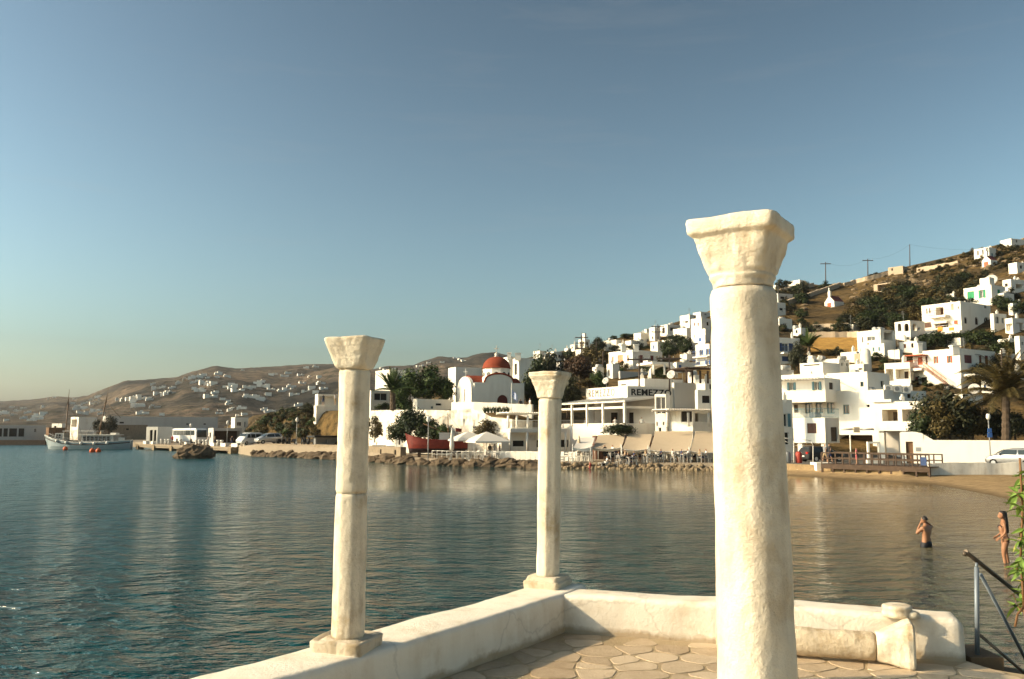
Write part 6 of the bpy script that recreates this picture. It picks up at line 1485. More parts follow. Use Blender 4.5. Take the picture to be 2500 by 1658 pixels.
# pier
def pier():
    a, b = at(333, 1085, 171), at(566, 1094, 139); z = 1.07; d = Vector((b.x - a.x, b.y - a.y, 0)); L = d.length; d.normalize(); bk = Vector((-d.y, d.x, 0)); bk = bk if bk.y > 0 else -bk
    root = empty('concrete_pier', (a.x, a.y, 0), 'concrete pier on stubby piles behind the rock islet', 'pier')
    mb = MB(); mb.obox(Vector((a.x, a.y, z - .32)), d * L, bk * 22, UPV * .32); mb.build('deck', QUAYM, root)
    mb = MB(); mb.obox(Vector((a.x, a.y, z - .62)) + bk * .15, d * L, bk * 1.0, UPV * .296); mb.build('edge_beam', QUAYM, root)
    for k in range(6):
        o = a + d * (L * k / 5.0 - (1.2 if k == 5 else 0)); mb = MB(); mb.obox(Vector((o.x, o.y, -1)) - bk * .12, d * 1.1, bk * 1.2, UPV * (z - .1 + 1)); mb.build('pile', RUBM, root)
    mb = MB(); mb.obox(Vector((a.x, a.y, -1)) + bk * 4, d * L, bk * .5, UPV * (z + .6)); mb.build('shade_toned_back', DARK, root)  # dark panel stands in for the shade beneath the deck
    return a, d, L, bk, z
PA, PD, PL, PB, PZ = pier()
def pier_pt(u, off):      # point on the deck at bearing u, off metres behind the edge
    o = PA + PB * off; k = ray(u, 1090).x / ray(u, 1090).y; s = (k * o.y - o.x) / (PD.x - k * PD.y); p = o + PD * s; p.z = PZ; return p
bm = MB(); bm.lathe((0, 0, 0), [(.14, 0), (.13, .5), (.11, .62), (.2, .68), (.2, .8), (.1, .86)], 10); BOL = bm.mesh('bollard', PALEWOOD)
for u in (394, 404, 412, 440, 479, 487, 497, 505, 532, 541, 588):
    o = link('bollard', BOL); o.location = pier_pt(u, 1.2); o.scale = (1.6, 1.6, 1.25); tag(o, 'white mooring bollard on the pier edge', 'bollard', 'bollards along the pier')
for u, w_ in ((352, 1.6), (370, 1.0), (452, .9), (517, 1.6), (544, 1.9), (569, 1.5), (600, 1.7), (576, .8)):
    p = pier_pt(u, .8); mb = MB(); mb.obox(p - PD * w_ / 2, PD * w_, PB * .7, UPV * .55); tag(mb.build('concrete_block', WHITE), 'white concrete block on the pier edge', 'block', 'white blocks along the pier')
def lamp(label, u, Y, vt, z=None, nm='street_lamp', group='street lamps on the quay'):
    b = ground(u, Y, z); t = at(u, vt, Y); root = empty(nm, b, label, 'street lamp', group)
    mb = MB(); mb.tube(b, Vector((b.x, b.y, t.z)), .06, .04, 7); mb.tube(b, b + UPV * .5, .11, .1, 8); mb.build('post', GREYM, root)
    mb = MB(); mb.lathe((b.x, b.y, t.z), [(.08, -.05), (.2, .1), (.22, .35), (.12, .55), (.03, .65)], 10); mb.build('lantern', PALEWOOD, root)
lamp('slim lamp post on the pier in front of the white coach', 463, 160, 1042, PZ); lamp('lamp post on the pier in front of the dark shed', 553, 146, 1036, PZ); lamp('lamp post before the brown cliff', 723, 121, 1030); lamp('pale lamp post before the red boat', 1045, 94.5, 1030)
# port buildings on the left
PG = 'buildings of the old port'
H('long plain grey port building behind the coaches', 250, 262, 532, 1016, 1046, 14, [('R', 455, 461, 1034, 1037, 'k'), ('R', 497, 503, 1034, 1037, 'k'), ('R', 292, 303, 1030, 1034, 'k')], Y=262, mat=GREYW, group=PG, dmax=50, sink=5)
H('low grey rubble wall house in front of the long port building', 240, 246, 360, 1037, 1068, 14, [('R', 308, 315, 1046, 1050, 'k')], Y=242, mat=STONEW, group=PG, dmax=40, sink=3)
H('white port house with a square pillared porch behind the front mast', 172, 190, 236, 1018, 1060, 24, [('L', 175, 188, 1024, 1042, 'h'), ('R', 210, 215, 1024, 1036, 's', CREAM)], Y=246, mat=WHITE, group=PG, dmax=20)
H('small white port house with chimney left of the front mast', 126, 150, 160, 1034, 1060, 40, [('L', 132, 138, 1040, 1048, 'k')], Y=240, group=PG)
H('low brown port shed beside the small white house', 112, 118, 160, 1044, 1070, 20, [], Y=234, mat=WOOD, group=PG)
H('long low quay building with dark bays at the left edge', -60, -40, 112, 1038, 1078, 14, [('R', -2, 6, 1046, 1066, 'k'), ('R', 9, 20, 1046, 1066, 'k'), ('R', 23, 42, 1046, 1066, 'k'), ('R', 46, 60, 1046, 1066, 'k'), ('R', 84, 90, 1046, 1056, 'w')], Y=230, mat=GREYW, group=PG, dmax=40, sink=2)
H('white port house on the left end of the sea cliff', 564, 573, 606, 1019, 1046, 24, [('R', 579, 590, 1030, 1040, 'w'), ('R', 597, 600, 1030, 1042, 'k')], Y=168, group=PG, sink=6)
H('dark open shed with flat roof behind the pier lamp', 508, 520, 590, 1045, 1082, 18, [('R', 524, 586, 1052, 1081, 'h', DARKWOOD)], Y=158, mat=GREYW, group=PG, sink=1)
r_, fl, fr = H('white bus shelter with square portal on the pier', 357, 384, 420, 1042, 1078, 58, [('L', 366, 373, 1050, 1077, 'k'), ('L', 376, 382, 1050, 1077, 'k')], Y=176, group=None, name='bus_shelter', cat='shelter', sink=.5)
# quay edge wall on the far left
mb = MB(); p0, p1 = at(-120, 1075, 221), at(118, 1075, 221); mb.box(p0.x, p1.x, 219.5, 223, -1.5, 1.25); tag(mb.build('far_quay_edge', DARKWOOD), 'dark quay edge at the far left behind the boat', 'quay')

# ------------------------------------------------------------------ vehicles
CHROME = solid('silver_paint', (.52, .51, .49), .28, .65, .5, .03); WPAINT = solid('white_paint', (.72, .71, .68), .35, 0, .5, .04); TYRE = solid('tyre_rubber', (.018, .018, .018), .85); RIM = solid('alloy_rim', (.42, .42, .42), .35, .7)
TAIL = solid('tail_lamp_red', (.38, .02, .015), .25); HEADL = solid('headlamp_glass', (.6, .6, .58), .15); GLASSC = solid('car_glass', (.035, .045, .045), .08, 0, .6); PLATE = solid('number_plate', (.7, .7, .62), .5); BLACKP = solid('black_plastic', (.02, .02, .02), .6)
def car(label, loc, heading, paint, L=3.9, Wd=1.68, Ht=1.5, van=False, name='parked_car', group=None):
    root = empty(name, loc, label, 'car', group, heading); s = L / 3.9; hw = Wd / 2
    # stations from rear (x=-L/2) to front: (x, floor z, belt z, roof z, half width at belt, half width at roof)
    st = [(-1.95, .42, .80, .82, .66, .60), (-1.93, .30, .86, .90, .76, .66), (-1.86, .24, .92, 1.02, .82, .66), (-1.70, .22, .94, 1.34, .84, .60), (-1.45, .22, .95, 1.47, .845, .58), (-.9, .22, .94, 1.51, .85, .59), (-.2, .22, .93, 1.50, .85, .59), (.35, .22, .92, 1.42, .85, .57), (.75, .22, .92, 1.22, .85, .58), (1.12, .22, .93, 1.00, .84, .66), (1.5, .24, .86, .90, .80, .62), (1.78, .28, .72, .76, .72, .56), (1.93, .36, .58, .60, .58, .45)]
    if van: st = [(-1.95, .4, 1.0, 1.62, .70, .62), (-1.9, .26, 1.02, 1.78, .80, .66), (-1.5, .22, 1.03, 1.85, .84, .68), (0, .22, 1.03, 1.86, .85, .68), (.9, .22, 1.02, 1.78, .85, .66), (1.3, .22, 1.0, 1.35, .84, .66), (1.6, .24, .95, 1.02, .82, .66), (1.85, .28, .8, .84, .76, .6), (1.95, .4, .6, .62, .6, .5)]
    kz = Ht / (1.86 if van else 1.51); rings = []
    for x, f, b, r, wb, wr in st:
        X = x * s; y = hw / .85
        rings.append([Vector((X, -wb * .92 * y, f * kz)), Vector((X, -wb * y, (f + .18) * kz)), Vector((X, -wb * 1.0 * y, b * .8 * kz)), Vector((X, -wb * .97 * y, b * kz)), Vector((X, -wr * y, (r - .06) * kz)), Vector((X, -wr * .8 * y, r * kz)),
                      Vector((X, wr * .8 * y, r * kz)), Vector((X, wr * y, (r - .06) * kz)), Vector((X, wb * .97 * y, b * kz)), Vector((X, wb * y, b * .8 * kz)), Vector((X, wb * y, (f + .18) * kz)), Vector((X, wb * .92 * y, f * kz))])
    mb = MB(); mb.rings(rings[::-1], 0, True); body = link('body', mb.mesh('body', paint), root)
    y = hw / .85
    def sidewin(x0, x1, t0, t1, nm='side_window'):
        for sg in (-1, 1):
            m2 = MB(); zb, zt = (.99 if not van else 1.08) * kz, (1.36 if not van else 1.65) * kz; yb, yt = .835 * y + .012, .66 * y + .012
            if van: yt = .72 * y + .012
            q = [Vector((x0 * s, sg * yb, zb)), Vector((x1 * s, sg * yb, zb)), Vector((t1 * s, sg * yt, zt)), Vector((t0 * s, sg * yt, zt))]; m2.face(q if sg < 0 else q[::-1]); link(nm, m2.mesh(nm, GLASSC), root)
    if van: sidewin(-1.5, -.5, -1.45, -.5); sidewin(-.4, .4, -.4, .4); sidewin(.5, 1.15, .5, .9)
    else: sidewin(-1.45, -.62, -1.2, -.6); sidewin(-.5, .82, -.5, .42)
    m2 = MB(); q = [(-1.79, -.66, 1.04), (-1.79, .66, 1.04), (-1.66, .52, 1.38), (-1.66, -.52, 1.38)] if not van else [(-1.965, -.6, 1.1), (-1.965, .6, 1.1), (-1.93, .55, 1.6), (-1.93, -.55, 1.6)]
    m2.face([Vector((a * s - .03, b * y, c * kz)) for a, b, c in q][::-1]); link('rear_window', m2.mesh('rear_window', GLASSC), root)
    m2 = MB(); q = [(1.08, -.64, 1.01), (1.08, .64, 1.01), (.52, .5, 1.36), (.52, -.5, 1.36)] if not van else [(1.33, -.66, 1.3), (1.33, .66, 1.3), (.95, .6, 1.72), (.95, -.6, 1.72)]
    m2.face([Vector((a * s + .03, b * y, c * kz + .02)) for a, b, c in q]); link('windscreen', m2.mesh('windscreen', GLASSC), root)
    for x in (-1.18, 1.22):
        for sg in (-1, 1):
            m2 = MB(); m2.tube((x * s, sg * (hw - .16), .30), (x * s, sg * (hw + .01), .30), .30, n=20); wo_ = link('wheel', m2.mesh('wheel', TYRE), root)
            m3 = MB(); m3.tube((x * s, sg * (hw - .02), .30), (x * s, sg * (hw + .025), .30), .19, .17, n=14); link('rim', m3.mesh('rim', RIM), wo_)
    for sg in (-1, 1):
        m2 = MB(); m2.box(-1.99 * s, -1.78 * s, sg * .62 * y - .12, sg * .62 * y + .14 * 1, .78 * kz, .98 * kz); link('tail_lamp', m2.mesh('tail_lamp', TAIL), root)
        m2 = MB(); m2.box(1.70 * s, 1.90 * s, sg * .55 * y - .13, sg * .55 * y + .13, .60 * kz, .74 * kz); link('headlamp', m2.mesh('headlamp', HEADL), root)
        m2 = MB(); m2.box(.70 * s, .84 * s, sg * (hw + .08) - .08, sg * (hw + .08) + .08, .96 * kz, 1.08 * kz); link('door_mirror', m2.mesh('door_mirror', paint), root)
    m2 = MB(); m2.box(-2.0 * s, -1.93 * s, -.26, .26, .50 * kz, .62 * kz); link('number_plate', m2.mesh('number_plate', PLATE), root)
    return root
hd = lambda x, y: math.atan2(y, x)
cp = ground(2472, 70.5, .845); car('silver hatchback parked by the long white garden wall', cp, hd(-.70, .71), CHROME)
car('silver off-road car parked under the brown cliff', ground(655, 132), hd(-.75, -.66), CHROME, 4.2, 1.8, 1.65, name='parked_car'); car('white van at the left end of the cliff car park', ground(608, 138), hd(-.5, -.86), WPAINT, 4.4, 1.8, 1.95, True, 'parked_van')
car('dark car in the shade of the waterfront building', ground(2005, 81, .845), hd(1, .35), BLACKP, 4.2, 1.75, 1.45)
def coach(label, loc, heading):
    root = empty('coach', loc, label, 'bus', 'coaches at the port', heading); L, w_, h = 11.0, 1.25, 3.1; mb = MB(); rings = []
    for x, zt, k in ((-5.5, 2.9, .96), (-5.4, 3.05, 1), (0, 3.1, 1), (4.9, 3.1, 1), (5.35, 2.6, .98), (5.5, 1.2, .96)): rings.append([Vector((x, -w_ * k, .35)), Vector((x, -w_ * k, 1.2)), Vector((x, -w_ * k, zt - .25)), Vector((x, -w_ * k * .85, zt)), Vector((x, w_ * k * .85, zt)), Vector((x, w_ * k, zt - .25)), Vector((x, w_ * k, 1.2)), Vector((x, w_ * k, .35))])
    mb.rings(rings[::-1], 0, False); link('body', mb.mesh('body', WPAINT), root)
    for sg in (-1, 1):
        for k in range(6): m2 = MB(); x0 = -5.1 + k * 1.65; m2.box(x0, x0 + 1.58, sg * w_ - .02, sg * w_ + .02, 1.65, 2.65); link('side_window', m2.mesh('side_window', GLASSC), root)
        for x in (-3.2, 3.3):
            m2 = MB(); m2.tube((x, sg * (w_ - .25), .48), (x, sg * (w_ + .02), .48), .48, n=16); link('wheel', m2.mesh('wheel', TYRE), root)
    m2 = MB(); m2.hexa([(5.37, -1.05, 1.3), (5.53, -1.05, 1.25), (5.53, 1.05, 1.25), (5.37, 1.05, 1.3)], [(5.2, -1.05, 2.75), (5.36, -1.05, 2.7), (5.36, 1.05, 2.7), (5.2, 1.05, 2.75)]); link('windscreen', m2.mesh('windscreen', GLASSC), root)
    m2 = MB(); m2.box(-5.53, -5.48, -.95, .95, 1.7, 2.65); link('rear_window', m2.mesh('rear_window', GLASSC), root)
coach('white coach nearest the bus shelter on the pier', pier_pt(404, 13), hd(.45, -.89)); coach('white coach with dark side windows right of the bus shelter', pier_pt(462, 12), hd(.72, -.69))
def scooter():
    t = []
    for x in (-.55, .55):
        m2 = MB(); m2.tube((x, -.05, .25), (x, .05, .25), .25, n=12); t.append(('wheel', m2.mesh('wheel', TYRE)))
    m2 = MB(); m2.hexa([(-.6, -.13, .35), (.15, -.13, .3), (.15, .13, .3), (-.6, .13, .35)], [(-.75, -.11, .72), (-.05, -.13, .68), (-.05, .13, .68), (-.75, .11, .72)]); t.append(('body', m2.mesh('body', BLACKP)))
    m2 = MB(); m2.hexa([(-.7, -.13, .72), (0, -.13, .69), (0, .13, .69), (-.7, .13, .72)], [(-.65, -.1, .82), (-.05, -.1, .78), (-.05, .1, .78), (-.65, .1, .82)]); t.append(('seat', m2.mesh('seat', TYRE)))
    m2 = MB(); m2.tube((.55, 0, .25), (.38, 0, 1.02), .04, n=6); m2.tube((.38, -.32, 1.02), (.38, .32, 1.02), .025, n=6); m2.hexa([(.3, -.16, .3), (.42, -.16, .3), (.42, .16, .3), (.3, .16, .3)], [(.3, -.12, .95), (.38, -.12, .98), (.38, .12, .98), (.3, .12, .95)]); t.append(('front_fork', m2.mesh('front_fork', BLACKP)))
    return t
SC = scooter()
for k, (u, Y) in enumerate(((684, 128), (694, 128.5), (706, 127), (738, 126), (748, 126.5), (758, 126), (712, 129))):
    o = empty('motor_scooter', ground(u, Y), 'dark scooter parked before the brown cliff', 'scooter', 'scooters parked before the cliff', 1.0 + k * .35)
    for nm, me in SC: link(nm, me, o)
r_, fl, fr = H('dark canvas-roofed kiosk half behind the slim left column', 766, 770, 830, 1068, 1086, 20, [('R', 774, 800, 1072, 1084, 'h', DARKWOOD)], Y=125, mat=GREYM, name='quay_kiosk', cat='kiosk', group=None, sink=1)
mb = MB(); mb.obox(fr.p(-.4, fr.z1, -.6), fr.d * (fr.len + .8), -fr.n * 3.2, UPV * .25); mb.build('canopy', BLACKP, r_)

# ------------------------------------------------------------------ boats
def hull_rings(L, beam, depth, sheer_bow, sheer_stern, draft, n=24):
    rings = []
    for i in range(n + 1):
        f = i / n; x = -L / 2 + L * f                                 # x: bow at -L/2
        b = beam / 2 * (1 - abs(2 * f - 1.05) ** 2.6) ** .75 if abs(2 * f - 1.05) < 1 else .02
        b = max(.03, b if f < .97 else beam * .12); sh = depth + sheer_bow * max(0, 1 - f / .5) ** 2 + sheer_stern * max(0, (f - .55) / .45) ** 2
        kx = -.10 * L * max(0, 1 - f / .12) ** 1.5
        pts = []
        for a, z in ((0, -draft), (.55, -draft * .6), (.86, 0), (.97, depth * .45), (1.0, sh)):
            xx = x + kx * (max(0, z) / max(.1, sh)) * 0 + (.07 * L * max(0, 1 - f / .10) * (1 - (z + draft) / (sh + draft)))
            pts.append((xx, b * a, z))
        rings.append(([Vector((p[0], -p[1], p[2])) for p in pts[::-1]] + [Vector(p) for p in pts[1:]], sh, b, x))
    return rings
def sheet_hull(mb, rings, m_of):
    for (r0, *_), (r1, *_) in zip(rings[:-1], rings[1:]):
        for j in range(len(r0) - 1):
            zc = (r0[j].z + r0[j + 1].z) / 2; mb.face([r0[j], r0[j + 1], r1[j + 1], r1[j]], m_of(j, len(r0) - 1), True)
def caique():
    c = at(213, 1096, 172); root = empty('motor_sailer', (c.x, 172, 0), 'pale blue-grey two-masted wooden excursion boat moored at the pier', 'boat', None, R(-4))
    L = 18.2; HB = solid('pale_blue_hull', (.24, .29, .30), .45, var=.12, scale=.8); BOOT = solid('dark_boot_top', (.03, .025, .03), .5); rg = hull_rings(L, 4.6, 1.35, 1.45, .45, .7)
    mb = MB(); sheet_hull(mb, rg, lambda j, n: 1 if 1 < j < n - 2 else 0); mb.face([p for p in rg[-1][0]], 0); link('hull', mb.mesh('hull', [HB, BOOT]), root)
    mb = MB()
    for (r0, s0, b0, x0), (r1, s1, b1, x1) in zip(rg[:-1], rg[1:]):
        for sg in (-1, 1): mb.tube((x0, sg * b0 * 1.0, s0 - .42), (x1, sg * b1 * 1.0, s1 - .42), .09, n=5, caps=False)
    link('rub_rail', mb.mesh('rub_rail', DARKWOOD), root)
    mb = MB()
    for (r0, s0, b0, x0), (r1, s1, b1, x1) in zip(rg[:-1], rg[1:]):
        for sg in (-1, 1): mb.tube((x0, sg * b0, s0 + .02), (x1, sg * b1, s1 + .02), .07, n=5, caps=False)
    link('cap_rail', mb.mesh('cap_rail', PALEWOOD), root)
    mb = MB()
    for (r0, s0, b0, x0), (r1, s1, b1, x1) in zip(rg[1:-2], rg[2:-1]): mb.face([(x0, -b0 * .96, s0 - .35), (x1, -b1 * .96, s1 - .35), (x1, b1 * .96, s1 - .35), (x0, b0 * .96, s0 - .35)])
    link('deck', mb.mesh('deck', WOOD), root)
    def cabin(x0, x1, w_, z0, z1, nm, nwin, mat):
        m2 = MB(); m2.hexa([(x0, -w_, z0), (x1, -w_, z0), (x1, w_, z0), (x0, w_, z0)], [(x0 + .25, -w_ * .93, z1), (x1 - .05, -w_ * .93, z1), (x1 - .05, w_ * .93, z1), (x0 + .25, w_ * .93, z1)]); cb = link(nm, m2.mesh(nm, mat), root)
        for k in range(nwin):
            a = x0 + .5 + (x1 - x0 - .9) * k / nwin; bw = (x1 - x0 - .9) / nwin * .62
            for sg in (-1, 1): m3 = MB(); m3.box(a, a + bw, sg * w_ - .03, sg * w_ + .03, z0 + (z1 - z0) * .38, z0 + (z1 - z0) * .85); link('window', m3.mesh('window', DARKG), root)
    CAB = solid('boat_cabin_paint', (.30, .30, .28), .5)
    cabin(-6.4, -4.4, 1.15, 1.6, 3.2, 'wheelhouse', 2, CAB); cabin(-.6, 6.1, 1.6, 1.1, 2.75, 'saloon', 7, CAB)
    m2 = MB(); m2.box(-1.0, 6.5, -1.85, 1.85, 2.78, 2.9); link('saloon_roof', m2.mesh('saloon_roof', PALEWOOD), root)
    m2 = MB(); m2.box(-4.3, 2.2, -1.7, 1.7, 3.55, 3.66); link('sun_deck_canopy', m2.mesh('sun_deck_canopy', CANVAS_W), root)
    for x in (-4.1, -2.5, -.9, .7, 2.0):
        for sg in (-1, 1): m2 = MB(); m2.tube((x, sg * 1.55, 1.3), (x, sg * 1.55, 3.55), .045, n=5); link('stanchion', m2.mesh('stanchion', PALEWOOD), root)
    m2 = MB()
    for k in range(26):
        x = -7.6 + k * .58; i = min(24, max(0, int((x + L / 2) / L * 24))); b = rg[i][2]; s = rg[i][1]
        for sg in (-1, 1): m2.tube((x, sg * b * .97, s), (x, sg * b * .97, s + .75), .02, n=4, caps=False)
    for (r0, s0, b0, x0), (r1, s1, b1, x1) in zip(rg[2:-2], rg[3:-1]):
        for sg in (-1, 1): m2.tube((x0, sg * b0 * .97, s0 + .75), (x1, sg * b1 * .97, s1 + .75), .025, n=4, caps=False)
    link('guard_rail', m2.mesh('guard_rail', GREYM), root)
    MAST = solid('varnished_mast', (.13, .075, .04), .5)
    for x, rk, h in ((-4.75, .35, 12.0), (1.9, 1.9, 12.2)):
        m2 = MB(); m2.tube((x, 0, 1.2), (x + rk * .75, 0, h * .75), .15, .11, 8); m2.tube((x + rk * .75, 0, h * .75), (x + rk, 0, h), .1, .03, 7); ms = link('mast', m2.mesh('mast', MAST), root)
        m3 = MB(); m3.box(x + rk * .66 - .5, x + rk * .66 + .5, -.04, .04, h * .66, h * .66 + .1); link('spreader', m3.mesh('spreader', MAST), ms)
        for (dx, dy) in ((2.8, 2.0), (2.8, -2.0), (-1.4, 2.0), (-1.4, -2.0)):
            m3 = MB(); m3.tube((x + rk * .8, 0, h * .8), (x + dx, dy, 2.0), .022, n=4, caps=False); link('shroud', m3.mesh('shroud', DARKWOOD), root)
    m2 = MB(); m2.tube((3.5, 0, 9.4), (6.6, 0, 6.2), .05, n=6); link('gaff', m2.mesh('gaff', MAST), root)
    m2 = MB(); m2.tube((-8.2, 0, 2.7), (-10.6, 0, 3.5), .09, .05, 7); link('bowsprit', m2.mesh('bowsprit', MAST), root) if False else None
    for x in (-5.2, -3.0, .1, 2.8, 5.3):
        i = min(23, int((x + L / 2) / L * 24)); m2 = MB(); m2.ball((x, -rg[i][2] - .18, rg[i][1] - .15), .3, 10); link('fender', m2.mesh('fender', PALEWOOD), root)
    m2 = MB(); m2.box(5.2, 6.4, -1.0, .2, 2.9, 3.25); m2.box(6.8, 7.4, -.8, .5, 1.7, 2.3); link('deck_locker', m2.mesh('deck_locker', WHITE), root)
caique()
BUOY = solid('orange_buoy', (.55, .10, .02), .45)
for k, (u, v) in enumerate(((159.5, 1099), (225, 1104), (240, 1104))):
    p = on_z(u, v, 0); root = empty('mooring_buoy', p, ['orange round buoy floating alone below the bow', 'left one of the orange buoy pair on the water', 'right one of the orange buoy pair on the water'][k], 'buoy', 'orange mooring buoys')
    mb = MB(); mb.ball(p + UPV * .22, .46, 14); mb.build('float', BUOY, root); mb = MB(); mb.tube(p + UPV * .65, p + UPV * .82, .07, n=6); mb.build('ring', GREYM, root)
def redboat():
    Y = 99.5; g = ground(1066, Y); root = empty('wooden_boat', g, 'red wooden fishing boat propped up ashore below the church', 'boat', None, R(4)); L = 7.3
    RB = solid('red_hull_paint', (.17, .022, .012), .5, var=.25); BK = solid('dark_bottom_paint', (.035, .02, .022), .6); rg = hull_rings(L, 2.3, .95, .75, .4, .55); up = Vector((0, 0, 1.05))
    mb = MB(); sheet_hull(mb, [([p + up for p in r], s, b, x) for r, s, b, x in rg], lambda j, n: 1 if 1 < j < n - 2 else 0); mb.face([p + up for p in rg[-1][0]], 0); link('hull', mb.mesh('hull', [RB, BK]), root)
    mb = MB()
    for (r0, s0, b0, x0), (r1, s1, b1, x1) in zip(rg[:-1], rg[1:]):
        mb.face([(x0, -b0 * .95, s0 + .75), (x1, -b1 * .95, s1 + .75), (x1, b1 * .95, s1 + .75), (x0, b0 * .95, s0 + .75)])
    link('deck', mb.mesh('deck', WOOD), root)
    mb = MB()
    for (r0, s0, b0, x0), (r1, s1, b1, x1) in zip(rg[:-1], rg[1:]):
        for sg in (-1, 1): mb.tube((x0, sg * b0, s0 + 1.05), (x1, sg * b1, s1 + 1.05), .05, n=5, caps=False)
    link('gunwale', mb.mesh('gunwale', RB), root)
    mb = MB(); mb.box(.3, 1.5, -.45, .45, 1.7, 2.75); mb.box(.2, 1.6, -.52, .52, 2.75, 2.85); link('cabin', mb.mesh('cabin', GREYW), root)
    mb = MB(); mb.tube((1.35, 0, 1.6), (1.25, 0, 5.2), .07, .04, 7); link('mast', mb.mesh('mast', WOOD), root)
    mb = MB(); mb.tube((1.3, 0, 2.7), (-1.6, .1, 3.9), .04, n=6); link('boom', mb.mesh('boom', WOOD), root)
    mb = MB(); mb.tube((1.25, 0, 5.0), (-3.6, 0, 2.7), .015, n=4); mb.tube((1.25, 0, 5.0), (3.4, 0, 2.3), .015, n=4); link('stay', mb.mesh('stay', DARKWOOD), root)
    for x in (-2, 0, 2):
        mb = MB(); mb.box(x - .15, x + .15, -.9, .9, -.1, .6); link('prop', mb.mesh('prop', DARKWOOD), root)
    mb = MB(); mb.tube((2.2, 0, 1.9), (2.2, 0, 3.4), .025, n=5); mb.face([(2.2, 0, 3.4), (2.9, .1, 3.3), (2.85, .05, 2.9), (2.2, 0, 2.95)]); mb.face([(2.2, 0, 2.95), (2.85, .05, 2.9), (2.9, .1, 3.3), (2.2, 0, 3.4)]); link('pennant', mb.mesh('pennant', RB), root)
redboat()

# ------------------------------------------------------------------ parasols, awnings, tables, chairs
def parasol(label, u, Y, va, ve, width, group='square canvas parasols'):
    b = ground(u, Y); za = at(u, va, Y).z; ze = at(u, ve, Y).z; h = width * Y / FPX / 2 / 1.12; root = empty('canvas_parasol', b, label, 'parasol', group, R(22))
    mb = MB(); k = 8; H_ = za - b.z; E = ze - b.z; q = [(-h, -h), (h, -h), (h, h), (-h, h)]
    for i in range(4):
        (x0, y0), (x1, y1) = q[i], q[(i + 1) % 4]
        for j in range(4):
            f0, f1 = j / 4, (j + 1) / 4; zz = lambda f: H_ - (H_ - E) * f ** 1.12
            A = [(x0 * f0, y0 * f0, zz(f0)), (x0 * f1, y0 * f1, zz(f1)), (x1 * f1, y1 * f1, zz(f1)), (x1 * f0, y1 * f0, zz(f0))]
            mb.face(A if j else A[1:] if False else [A[0], A[1], A[2]])
            if j: pass
        mb.face([(x0, y0, E), (x0, y0, E - .16), (x1, y1, E - .16), (x1, y1, E)])
    link('canopy', mb.mesh('canopy', CANVAS_W), root)
    mb = MB(); mb.tube((0, 0, 0), (0, 0, H_ - .05), .05, n=8); link('pole', mb.mesh('pole', PALEWOOD), root); mb = MB(); mb.box(-.4, .4, -.4, .4, -.02, .08); link('base_plate', mb.mesh('base_plate', GREYW), root)
    for i in range(4):
        mb = MB(); mb.tube((0, 0, E - .35 + .2), (q[i][0] * .6, q[i][1] * .6, H_ - (H_ - E) * .6 - .06), .02, n=5); link('rib', mb.mesh('rib', WOOD), root)
parasol('left one of the twin open canvas parasols', 1143, 96, 1053, 1073, 88); parasol('right and nearer of the twin open canvas parasols', 1188, 93.5, 1054, 1077, 100)
b = ground(1103, 94); root = empty('folded_parasol', b, 'closed cream parasol beside the twin open ones', 'parasol'); mb = MB(); mb.lathe(b, [(.05, .9), (.22, 1.0), (.26, 1.5), (.16, 2.6), (.04, 3.4)], 10); mb.build('folded_canvas', CANVAS_W, root); mb = MB(); mb.tube(b, b + UPV * 1.0, .04, n=6); mb.build('pole', GREYM, root)
b = ground(1414, 88); root = empty('folded_parasol', b, 'closed tan parasol left of the awnings', 'parasol'); mb = MB(); mb.lathe(b, [(.05, .7), (.2, .8), (.24, 1.3), (.12, 2.2), (.04, 2.6)], 10); mb.build('folded_canvas', CANVAS, root); mb = MB(); mb.tube(b, b + UPV * .8, .04, n=6); mb.build('pole', GREYM, root)
AW = [('small pale awning at the left end of the awning row', 1398, 1442, 1092, 1068, 85.6, 3.6, CANVAS_W), ('leftmost tan awning of the long row, behind the small pale one', 1446, 1516, 1093, 1062, 86.5, 5.5, CANVAS),
      ('second tan awning of the long row with sagging edge', 1518, 1582, 1096, 1060, 86.0, 6.0, CANVAS), ('wide tan awning with a peaked back, left of the last one', 1585, 1682, 1099, 1053, 85.4, 7.0, CANVAS), ('last tan awning touching the thick column', 1684, 1775, 1102, 1053, 85.0, 7.0, CANVAS)]
for lb, ua, ub, ve, vr, Y, dp, mt in AW:
    a, b = at(ua, ve, Y), at(ub, ve, Y); c, d = at(ua + 14, vr, Y + dp), at(ub + 10, vr, Y + dp); root = empty('canvas_awning', ground((ua + ub) / 2, Y), lb, 'awning', 'canvas awnings over the waterfront tables')
    mb = MB(); n, m = 10, 6; zb = 1.0
    def pt(i, j): f, g = i / n, j / m; p = a.lerp(b, f).lerp(c.lerp(d, f), g); p.z -= .22 * math.sin(math.pi * f) * (1 - g) * .7 + .18 * math.sin(math.pi * g); return p
    for i in range(n):
        for j in range(m): mb.face([pt(i, j), pt(i + 1, j), pt(i + 1, j + 1), pt(i, j + 1)], 0, True)
        e0, e1 = pt(i, 0), pt(i + 1, 0); s0, s1 = UPV * (.20 + .04 * (i % 2)), UPV * (.20 + .04 * ((i + 1) % 2)); mb.face([e0 - s0, e1 - s1, e1, e0])
    mb.build('canvas_sheet', mt, root)
    for i, j in ((0, 0), (n, 0), (0, m), (n, m)):
        p = pt(i, j); g = land(p.x, min(p.y, 95)); m2 = MB(); m2.tube(Vector((p.x, p.y, .55)), p + UPV * (.35 if j == 0 else 0), .04, n=6); m2.build('pole', PALEWOOD, root)
    m2 = MB(); m2.path([pt(i, 0) for i in range(0, n + 1)], .03, 5); m2.build('front_bar', PALEWOOD, root)
